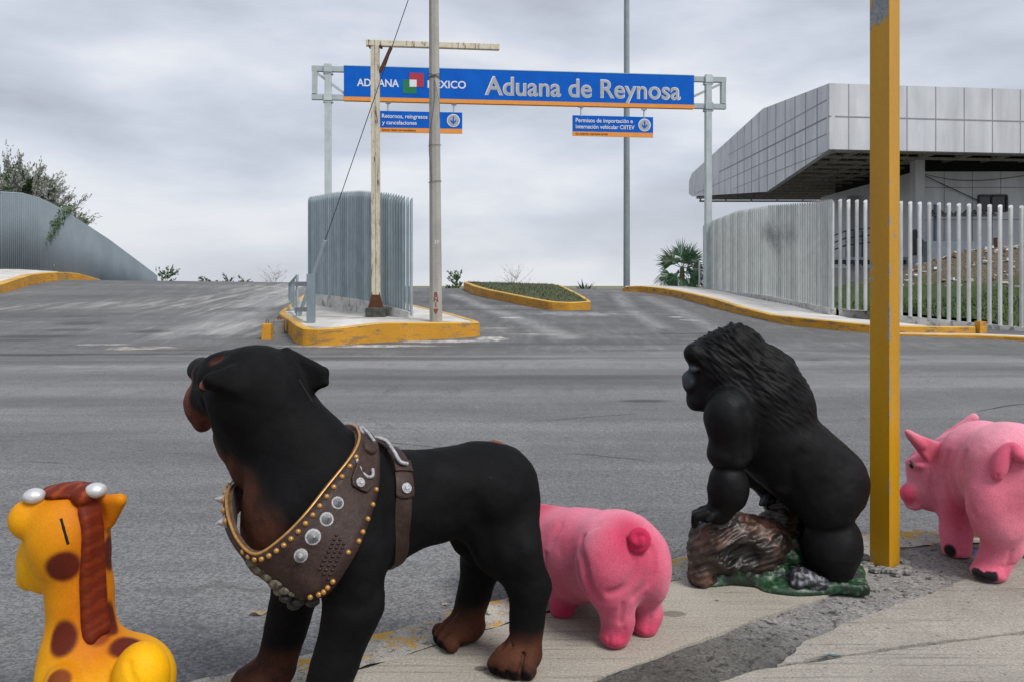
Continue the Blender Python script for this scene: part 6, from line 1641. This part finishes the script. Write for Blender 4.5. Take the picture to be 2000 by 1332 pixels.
for pts, wd, dp in ([[(1884, 885, 3.5), (1880, 925, 3.45), (1888, 970, 3.42), (1900, 1005, 3.4)], .014, .024], [[(1852, 885, 3.75), (1846, 930, 3.7), (1860, 975, 3.68), (1885, 1005, 3.68)], .013, .024], [[(1835, 868, 3.85), (1822, 915, 3.82), (1820, 960, 3.82), (1832, 995, 3.85)], .011, .012],
                    [[(1872, 1035, 3.75), (1874, 1075, 3.73)], .010, .012], [[(1888, 1030, 3.75), (1886, 1078, 3.74)], .008, .010], [[(1975, 1075, 3.42), (1968, 1100, 3.42), (1966, 1125, 3.42)], .009, .012], [[(1958, 1108, 3.41), (1980, 1102, 3.42)], .007, .010],
                    [[(1776, 988, 3.9), (1790, 996, 3.88)], .006, .008], [[(1796, 955, 3.86), (1802, 980, 3.86)], .008, .006]): fold(pg2, pts, wd, dp)
pg2.cut(0.0)
b = G0(1960, 1110)
p2 = thing('pig_statue', 'large pink pig statue with black hooves at the right edge past the yellow post', 'pig statue', b, 'pink pig statues')
def pig2_paint(V):
    c = np.tile(np.array((.58, .125, .19)), (len(V), 1)); nz = vnoise(V, 5)
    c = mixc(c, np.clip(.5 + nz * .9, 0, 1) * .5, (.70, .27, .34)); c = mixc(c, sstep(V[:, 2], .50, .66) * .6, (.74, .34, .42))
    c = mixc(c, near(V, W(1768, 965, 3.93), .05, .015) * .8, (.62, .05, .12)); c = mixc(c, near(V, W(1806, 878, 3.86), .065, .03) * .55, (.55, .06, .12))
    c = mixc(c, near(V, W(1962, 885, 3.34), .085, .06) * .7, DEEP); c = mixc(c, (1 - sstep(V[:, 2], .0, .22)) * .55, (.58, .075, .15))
    c = mixc(c, near(V, W(1875, 1010, 3.72), .07, .06) * .6, DEEP)
    nq = vnoise(V, 30) * .006
    q = near(V + 0, W(1918, 1124, 3.42), .062, .006) * (V[:, 2] + nq + (V[:, 0] - 2.0) * -.10 < .052); c = mixc(c, q, (.014, .013, .014))
    q = near(V, W(1850, 1077, 3.75), .040, .006) * (V[:, 2] < .062); c = mixc(c, q, (.014, .013, .014))
    return c
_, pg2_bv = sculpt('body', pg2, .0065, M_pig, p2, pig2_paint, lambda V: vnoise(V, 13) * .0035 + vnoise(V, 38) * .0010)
ep, en = snap(pg2_bv, 1779, 908)
if ep is None: ep = pg2.push(W(1779, 908, 3.93), 0); en = Vector((-.8, -.6, 0))
m = MB(); m.ball(ep - en * .008, (.012, .012, .016), 8); eye = m.build('eye', simple('eye_black', (.008, .007, .007), .15), p2)
m = MB(); m.tube([ep + en * .004 + Vector((.0, 0, .022)), ep + en * .008 + Vector((.008, -.01, .012)), ep + en * .006 + Vector((.012, -.014, -.004))], .005, 6); m.build('eyelid', simple('brown_lid', (.10, .045, .03), .7), eye)
tl = SDF(); c0 = pg2.push(W(1996, 868, 3.34), .01)
path = catmull([pg2.push(W(x, y, 3.34), l) for x, y, l in ((2030, 885, .012), (2008, 893, .028), (1990, 882, .034), (1988, 864, .030), (1978, 858, .022), (1964, 866, .016), (1955, 885, .014), (1950, 905, .014), (1948, 920, .010))], 4)
for i in range(len(path) - 1):
    t = i / len(path); r_ = .016 if t < .5 else (.016 + .013 * math.sin((t - .5) * 2 * math.pi) if t < .95 else .012); tl.cone(path[i], path[i + 1], r_, r_, .012)
for j in (-1, 0, 1): tl.groove([q + Vector((j * .012, -.02, 0)) for q in path[22:]], .004, .007)
sculpt('tail', tl, .0045, M_pig, p2, lambda V: np.tile(np.array((.58, .10, .17)), (len(V), 1)))

# ------------------------------------------------------------------ gorilla on its log
GY = 3.50
def rp(n, Y=GY): return n * Y / F
go = SDF()
go.ell(W(1478, 778, GY), (rp(86), .19, rp(88)), .05)
go.cone(W(1500, 848, GY), W(1609, 942, GY), rp(84), rp(83), .06)
go.cone(W(1495, 745, GY), W(1530, 790, GY), rp(60), rp(60), .05)
go.ell(W(1408, 720, GY), (rp(60), .125, rp(72)), .05)
go.cone(W(1395, 690, GY), W(1440, 672, GY), rp(36), rp(39), .03)
go.cone(W(1440, 685, GY), W(1500, 745, GY), rp(45), rp(56), .05)
go.cone(W(1357, 691, GY - .05), W(1357, 691, GY + .05), rp(21), rp(21), .03)
go.ell(W(1375, 770, GY), (rp(30), .085, rp(34)), .03)
go.ell(W(1350, 745, GY), (rp(17), .055, rp(22)), .02)
go.ell(W(1343, 737, GY), (rp(11), .045, rp(10)), .012)
go.ell(W(1357, 783, GY), (rp(14), .06, rp(18)), .02)
go.cone(W(1350, 720, GY - .055), W(1360, 722, GY - .075), .014, .014, .01)
go.groove([W(1350, 707, GY - .07), W(1365, 712, GY - .10)], .010, .008); go.groove([W(1335, 757, GY - .03), W(1352, 760, GY - .06), W(1366, 757, GY - .08)], .007, .009)
# near arm
AY = 3.35
go.ell(W(1424, 812, AY), (rp(48, AY), .10, rp(54, AY)), .035)
go.cone(W(1426, 830, AY), W(1428, 880, AY), rp(46, AY), rp(41, AY), .03)
go.ell(W(1405, 885, AY), (rp(22, AY), .07, rp(26, AY)), .025)
go.ell(W(1422, 950, AY), (rp(40, AY), .088, rp(50, AY)), .012)
go.cone(W(1420, 970, AY), W(1405, 1000, AY), rp(33, AY), rp(22, AY), .03)
go.cone(W(1410, 1000, AY), W(1376, 1003, AY), rp(17, AY), rp(16, AY), .02)
for j, (y0, y1, Yo) in enumerate(((996, 1022, .03), (998, 1026, .005), (1000, 1026, -.02), (1002, 1022, -.042))):
    go.cone(W(1382, y0, AY + Yo), W(1359, y0 + 6, AY + Yo), .018, .016, .008); go.cone(W(1359, y0 + 6, AY + Yo), W(1355 + j, y1, AY + Yo), .016, .012, .006)
go.cone(W(1400, 1002, AY - .04), W(1382, 1016, AY - .055), .016, .012, .008)
# far arm
BY = 3.66
go.cone(W(1452, 830, BY), W(1478, 915, BY), rp(46, BY), rp(36, BY), .05); go.cone(W(1478, 915, BY), W(1508, 968, BY), rp(33, BY), rp(20, BY), .03)
for j in range(4): go.cone(W(1504 - j * 4, 966, BY - .05 + j * .022), W(1492 - j * 2, 984, BY - .05 + j * .022), .014, .011, .006)
# legs
LY = 3.40
go.ell(W(1616, 980, LY), (rp(57, LY), .11, rp(62, LY)), .04)
go.ell(W(1625, 1058, LY + .01), (rp(57, LY), .10, rp(62, LY)), .012)
go.cone(W(1628, 1080, LY), W(1624, 1125, LY), rp(48, LY), rp(36, LY), .04)
go.cone(W(1610, 1130, LY - .02), W(1582, 1136, LY - .03), rp(20, LY), rp(15, LY), .02)
go.ell(W(1600, 985, 3.63), (rp(55), .10, rp(60)), .04); go.ell(W(1598, 1050, 3.63), (rp(50), .09, rp(58)), .02); go.cone(W(1598, 1070, 3.63), W(1590, 1095, 3.63), rp(42), rp(34), .03)
go.groove(catmull([go.push(W(x, y, Y), 0) for x, y, Y in ((1565, 885, 3.3), (1548, 925, 3.28), (1545, 965, 3.3))], 4), .02, .010)
go.groove(catmull([go.push(W(x, y, Y), 0) for x, y, Y in ((1476, 800, 3.2), (1472, 850, 3.2), (1462, 905, 3.22))], 4), .018, .014)
b = G0(1515, 1150)
gth = thing('gorilla_statue', 'black gorilla statue leaning on a painted log with a green rocky base', 'gorilla statue', b)
MSK = [W(1400, 670, GY), W(1500, 720, GY), W(1560, 810, GY)]
def gor_disp(V):
    X = (V[:, 0] * F / V[:, 1] + 1000); Yp = HY - (V[:, 2] - EYE) * F / V[:, 1]
    msk = sstep(X, 1345, 1375) * (1 - sstep(Yp - (X - 1480) * .75, 740, 860)) * (1 - sstep(X, 1540, 1610)) * sstep(770 + (X - 1400) * .3 - Yp, -70, 30)
    a = math.radians(-40); u = X * math.cos(a) - Yp * math.sin(a); ang = np.arctan2(Yp - 640, X - 1340)
    cu = V[:, 0] * .77 - V[:, 2] * .64; cv = V[:, 0] * .64 + V[:, 2] * .77
    bend = .25 * np.sin(cu * 9)
    n1 = np.array([mnoise.noise((c * 9, (d + b_ * .03) * 62, y * 26)) for c, d, b_, y in zip(cu, cv, bend, V[:, 1])])
    n2 = np.array([mnoise.noise((c * 20, d * 120, y * 50)) for c, d, y in zip(cu, cv, V[:, 1])])
    soft = vnoise(V, 12) * .005 + vnoise(V, 34) * .0016
    return -(np.abs(n1) * -.017 + .006) * msk + n2 * .004 * msk + soft
def gor_paint(V):
    c = np.tile(np.array((.0048, .0048, .0052)), (len(V), 1))
    f = np.maximum(near(V, W(1338, 740, GY - .03), .040, .012), near(V, W(1350, 722, GY - .07), .022, .008)); c = mixc(c, f, (.055, .07, .08))
    f = near(V, W(1512, 935, 3.32), .055, .03) * (V[:, 2] < .52) * .0; 
    f = np.maximum(near(V, W(1488, 925, 3.42), .026, .012), near(V, W(1528, 955, 3.38), .026, .012)); c = mixc(c, f * .25, (.05, .05, .05))
    c = mixc(c, near(V, W(1357, 1020, AY), .028, .01) * .9, (.06, .075, .085)); c = mixc(c, near(V, W(1494, 978, BY - .03), .035, .01) * .8, (.07, .085, .09))
    c = mixc(c, near(V, W(1425, 775, 3.26), .07, .05) * .5, (.013, .017, .017))
    return c
M_gor = flock('black_painted_plaster', .55, .0, (.8, .85, 1), .35, 200, .12, .25, (.008, .0083, .009))
go_h = .0058
_, go_bv = sculpt('gorilla', go, go_h, M_gor, gth, gor_paint, gor_disp)
# the log, stump, rocks and base
lg = SDF()
lg.cone(W(1402, 1062, 3.45), W(1478, 1066, 3.50), rp(52), rp(56), .04); lg.cone(W(1478, 1060, 3.50), W(1545, 1068, 3.52), rp(42), rp(24), .05)
lg.cone(W(1385, 1050, 3.46), W(1440, 1036, 3.48), rp(34), rp(33), .03); lg.cone(W(1370, 1075, 3.42), W(1372, 1125, 3.42), rp(22), rp(24), .03)
lg.ell(W(1360, 1070, 3.44), (rp(14), .04, rp(22)), .02); lg.ell(W(1365, 1115, 3.42), (rp(16), .05, rp(24)), .03)
lg.cone(W(1490, 1030, 3.60), W(1535, 1000, 3.64), rp(22), rp(26), .03); lg.ell(W(1530, 985, 3.64), (rp(34), .07, rp(24)), .03); lg.cone(W(1520, 1000, 3.62), W(1545, 1045, 3.58), rp(22), rp(16), .03)
lg.ell(W(1448, 1085, 3.36), (rp(44), .05, rp(22)), .02, sub=True)
def log_disp(V):
    X = V[:, 0]; cu = X * .9 + V[:, 2] * .35; cv = -X * .3 + V[:, 2] * .95
    n = np.array([mnoise.noise((a * 7, b_ * 42 + .8 * math.sin(a * 11), y * 22)) for a, b_, y in zip(cu, cv, V[:, 1])])
    return np.abs(n) * -.026 + .007 + vnoise(V, 34) * .006
def log_paint(V):
    n = vnoise(V, 11); n2 = vnoise(V, 40); c = np.tile(np.array((.038, .020, .013)), (len(V), 1))
    c = mixc(c, sstep(n + n2 * .5, -.1, .45), (.100, .045, .030)); c = mixc(c, near(V, W(1405, 1030, 3.34), .09, .06) * .6, (.19, .10, .07)); c = mixc(c, sstep(-n - n2 * .4, .05, .4) * .8, (.010, .008, .007))
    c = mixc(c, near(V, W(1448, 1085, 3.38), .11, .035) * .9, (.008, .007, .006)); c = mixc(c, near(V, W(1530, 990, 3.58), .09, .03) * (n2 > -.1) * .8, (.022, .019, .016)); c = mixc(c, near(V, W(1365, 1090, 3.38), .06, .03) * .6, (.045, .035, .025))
    return c
k = NM('varnished_wood_paint', .35); at = k.n('ShaderNodeAttribute'); at.attribute_name = 'paint'; g = k.noise(k.pos, 90, 4, .7); k.col(k.mix(.6, at.outputs['Color'], k.ramp(g, (.3, .4), (.7, 1.7)), 'MULTIPLY')); k.bump(g, .4, .004); k.rough(k.ramp(g, (.3, .28), (.7, .6))); M_varn = k.m
sculpt('log', lg, .0062, M_varn, gth, log_paint, log_disp)
bs = SDF(); a_ = math.radians(-13); MBs = [[math.cos(a_), -math.sin(a_), 0], [math.sin(a_), math.cos(a_), 0], [0, 0, 1]]
bs.box((1.165, 3.525, .024), (.362, .170, .024), MBs, .018, .012); bs.ell(W(1645, 1112, 3.53), (.09, .11, .036), .03); bs.ell(W(1560, 1148, 3.36), (.16, .07, .036), .03); bs.ell(W(1385, 1135, 3.46), (.09, .07, .032), .03)
for (x, y, Y, r) in ((1465, 1112, 3.42, .036), (1440, 1108, 3.42, .034), (1500, 1118, 3.41, .034), (1525, 1112, 3.42, .034), (1545, 1085, 3.46, .05), (1540, 1055, 3.50, .036)): bs.ell(W(x, y, Y), (r, r, r * .8), .02)
bs.cut(0.0)
def bs_disp(V): return (vnoise(V, 26) * .008 + vnoise(V, 60) * .006) * sstep(V[:, 2], .03, .06) + vnoise(V, 14) * .004
def bs_paint(V):
    n = vnoise(V, 16); n2 = vnoise(V, 55); c = np.tile(np.array((.007, .032, .012)), (len(V), 1)); c = mixc(c, sstep(n2 + n * .6, .0, .5), (.022, .080, .032)); c = mixc(c, sstep(-n - n2 * .5, .05, .45) * .85, (.010, .012, .009))
    c = mixc(c, sstep(n2, .38, .5) * .5, (.20, .22, .19)); return c
sculpt('base', bs, .0062, M_varn, gth, bs_paint, bs_disp)
rk = SDF()
for (x, y, Y, r) in ((1562, 1122, 3.34, .042), (1580, 1132, 3.33, .045), (1600, 1138, 3.33, .04), (1555, 1138, 3.33, .035)): rk.ell(W(x, y, Y), (r, r, r * .75), .012)
sculpt('rocks', rk, .006, M_varn, gth, lambda V: mixc(np.tile(np.array((.018, .018, .022)), (len(V), 1)), sstep(vnoise(V, 48), .05, .4), (.20, .20, .23)), lambda V: vnoise(V, 40) * .010)

# ------------------------------------------------------------------ giraffe
JY = 2.30
def jr(n, Y=JY): return n * Y / F
gi = SDF()
gi.ell(W(134, 1045, JY), (jr(72), .12, jr(92)), .03)
gi.ell(W(98, 1085, 2.37), (jr(54, 2.37), .10, jr(70, 2.37)), .035)
gi.ell(W(66, 1118, 2.42), (jr(27, 2.42), .06, jr(32, 2.42)), .012)
gi.cone(W(150, 1100, JY), W(156, 1150, JY), jr(58), jr(54), .04)
gi.cone(W(156, 1150, JY), W(160, 1245, 2.29), jr(54), jr(66), .04)
gi.ell(W(150, 1310, 2.27), (jr(68), .12, jr(72)), .05)
gi.ell(W(222, 1335, 2.28), (jr(112), .17, jr(88)), .05)
gi.ell(W(276, 1320, 2.17), (jr(50), .075, jr(62)), .02)
gi.cone(W(122, 1330, 2.15), W(150, 1390, 2.10), jr(30), jr(30), .02)
for x, Y in ((120, 2.15), (110, 2.36), (290, 2.18), (270, 2.42)): gi.cone(W(x + (200 - x) * .1, 1370, Y), W(x, 550, Y) * 1.0 - Vector((0, 0, EYE - .035)), jr(42), jr(34), .03)
gi.cone(W(95, 1010, 2.27), W(55, 1008, 2.25), jr(30), jr(28), .03); gi.ell(W(50, 1012, 2.25), (jr(27), .03, jr(32)), .02); gi.cone(W(50, 1020, 2.25), W(85, 1040, 2.27), jr(22), jr(18), .03)
gi.tri(W(192, 980, 2.30), W(212, 1018, 2.31), W(234, 976, 2.29), jr(13), .02)
gi.cone(W(95, 982, 2.30), W(70, 976, 2.25), jr(16), jr(15), .015); gi.cone(W(168, 972, 2.31), W(186, 964, 2.28), jr(15), jr(14), .015)
gi.groove([W(52, 1090, 2.36), W(56, 1106, 2.35), W(64, 1116, 2.34)], .007, .012)
gi.groove(catmull([gi.push(W(x, y, Y), 0) for x, y, Y in ((243, 1290, 2.1), (248, 1318, 2.08), (258, 1345, 2.06))], 4), .008, .008)
gi.cut(0.0)
b = Vector((W(200, 550, 2.28).x, 2.28, 0))
jth = thing('giraffe_statue', 'yellow toy giraffe statue with brown mane and spots at the left edge', 'giraffe statue', b)
JB = None
Vg, Fg = gi.mesh(.012); gi_bv0 = BVHTree.FromPolygons([Vector(v) for v in Vg], [tuple(f) for f in Fg])
def gs_(x, y): p = snap(gi_bv0, x, y)[0]; return p if p is not None else gi.push(W(x, y, JY), 0)
SP = [(gs_(124, 1105), .046, 1.0), (gs_(123, 1247), .040, 1.35), (gs_(248, 1262), .052, .55), (gs_(214, 1078), .040, 1.3), (gs_(214, 1212), .034, 1.6), (gs_(113, 1330), .034, 1.0)]
mane_px = [(108, 958), (125, 949), (148, 946), (166, 955), (176, 985), (182, 1020), (184, 1060), (184, 1100), (184, 1140), (186, 1180), (188, 1215), (192, 1234)]
mane_pts = [gi.push(W(108, 956, 2.36), 0), gi.push(W(128, 948, 2.33), 0), gi.push(W(150, 946, 2.30), 0)] + [gs_(x, y) for x, y in mane_px[3:]]
mane_c = catmull(mane_pts, 8)
def gi_paint(V):
    c = np.tile(np.array((.80, .40, .001)), (len(V), 1)); n = vnoise(V, 8)
    mp_ = np.array([tuple(p) for p in mane_c]); dm = np.full(len(V), 9.0)
    for p in mp_: dm = np.minimum(dm, np.linalg.norm(V - p, axis=1))
    c = mixc(c, (1 - sstep(dm, .02, .24)) * .95, (.50, .13, .001)); c = mixc(c, near(V, gs_(85, 1045), .06, .06) * .5, (.58, .20, .002))
    c = mixc(c, (1 - sstep(dm, .028, .046)) * .8, (.16, .018, .002))
    for p, r_, el_ in SP:
        q = (V - np.array(p)) * np.array((1, 1, 1 / el_)); d_ = np.linalg.norm(q, axis=1) + n * .006
        c = mixc(c, 1 - sstep(d_, r_ * .78, r_ * 1.16), (.095, .012, .004))
    c = mixc(c, near(V, gs_(120, 1325), .05, .03) * .35, (.3, .08, .004)); return c
k = NM('yellow_toy_paint', .62); k.b.inputs['Specular IOR Level'].default_value = .2; at = k.n('ShaderNodeAttribute'); at.attribute_name = 'paint'; g = k.noise(k.pos, 140, 4, .7); a = k.noise(k.pos, 10, 5, .6)
c = k.mix(.3, at.outputs['Color'], k.ramp(g, (.3, .65), (.7, 1.3)), 'MULTIPLY'); c = k.mix(.4, c, k.ramp(a, (.3, .75), (.7, 1.15)), 'MULTIPLY'); k.col(c); k.bump(g, .25, .003); M_toy = k.m
_, gi_bv = sculpt('body', gi, .0058, M_toy, jth, gi_paint)
mn = SDF(); N = len(mane_c)
for i, p in enumerate(mane_c):
    t = i / (N - 1); nrm = Vector(gi.grad(np.array([p]))[0]); tg = (mane_c[min(i + 1, N - 1)] - mane_c[max(i - 1, 0)]).normalized(); s = tg.cross(nrm).normalized()
    wd = .025 * min(1, .45 + t * 3)
    if i % 3 == 0:
        dirv_ = (s * .9 + tg * .55).normalized()
        mn.cone(p - nrm * .008 - dirv_ * wd * 1.05, p - nrm * .001 + dirv_ * wd * 1.05, .010, .013, .008)
    mn.cone(p - s * wd * .8 - nrm * .008, p + s * wd * .8 - nrm * .008, .012, .012, .012)
mn.ell(W(134, 957, 2.31), (jr(50), .075, jr(13)), .012); mn.ell(W(165, 968, 2.27), (jr(22), .04, jr(20)), .012); mn.ell(W(105, 966, 2.30), (jr(20), .05, jr(13)), .012)
def mane_paint(V):
    mp_ = np.array([tuple(p) for p in mane_c]); d = np.linalg.norm(V[:, None, :] - mp_[None], axis=2); i = d.argmin(1); lat = V[:, 0] - mp_[i, 0]
    st_ = np.sin(i * 1.05 + lat * 95 + vnoise(V, 40) * 1.2); top = sstep(V[:, 2], .64, .70)
    c = mixc(np.tile(np.array((.120, .014, .003)), (len(V), 1)), sstep(st_, .1, .9) * (.35 + .65 * top), (.24, .036, .004)); return c
sculpt('mane', mn, .0045, M_toy, jth, mane_paint)
for (x, y, Y) in ((67, 968, 2.24), (187, 957, 2.27)):
    m = MB(); m.ball(W(x, y, Y), (jr(20), jr(19), jr(14.5)), 12); m.build('horn_ball', simple('bright_silver', (.58, .58, .59), .4, .35, .2, 40, .3), jth)
strip(gi_bv, [gi.push(gs_(x, y), 0) for x, y in ((119, 1012), (124, 1030), (129, 1048), (133, 1062))], .009, -.003, M_void, 'coin_slot', jth, .0045, gi)  # black strip laid on the head for the darkness inside the slot
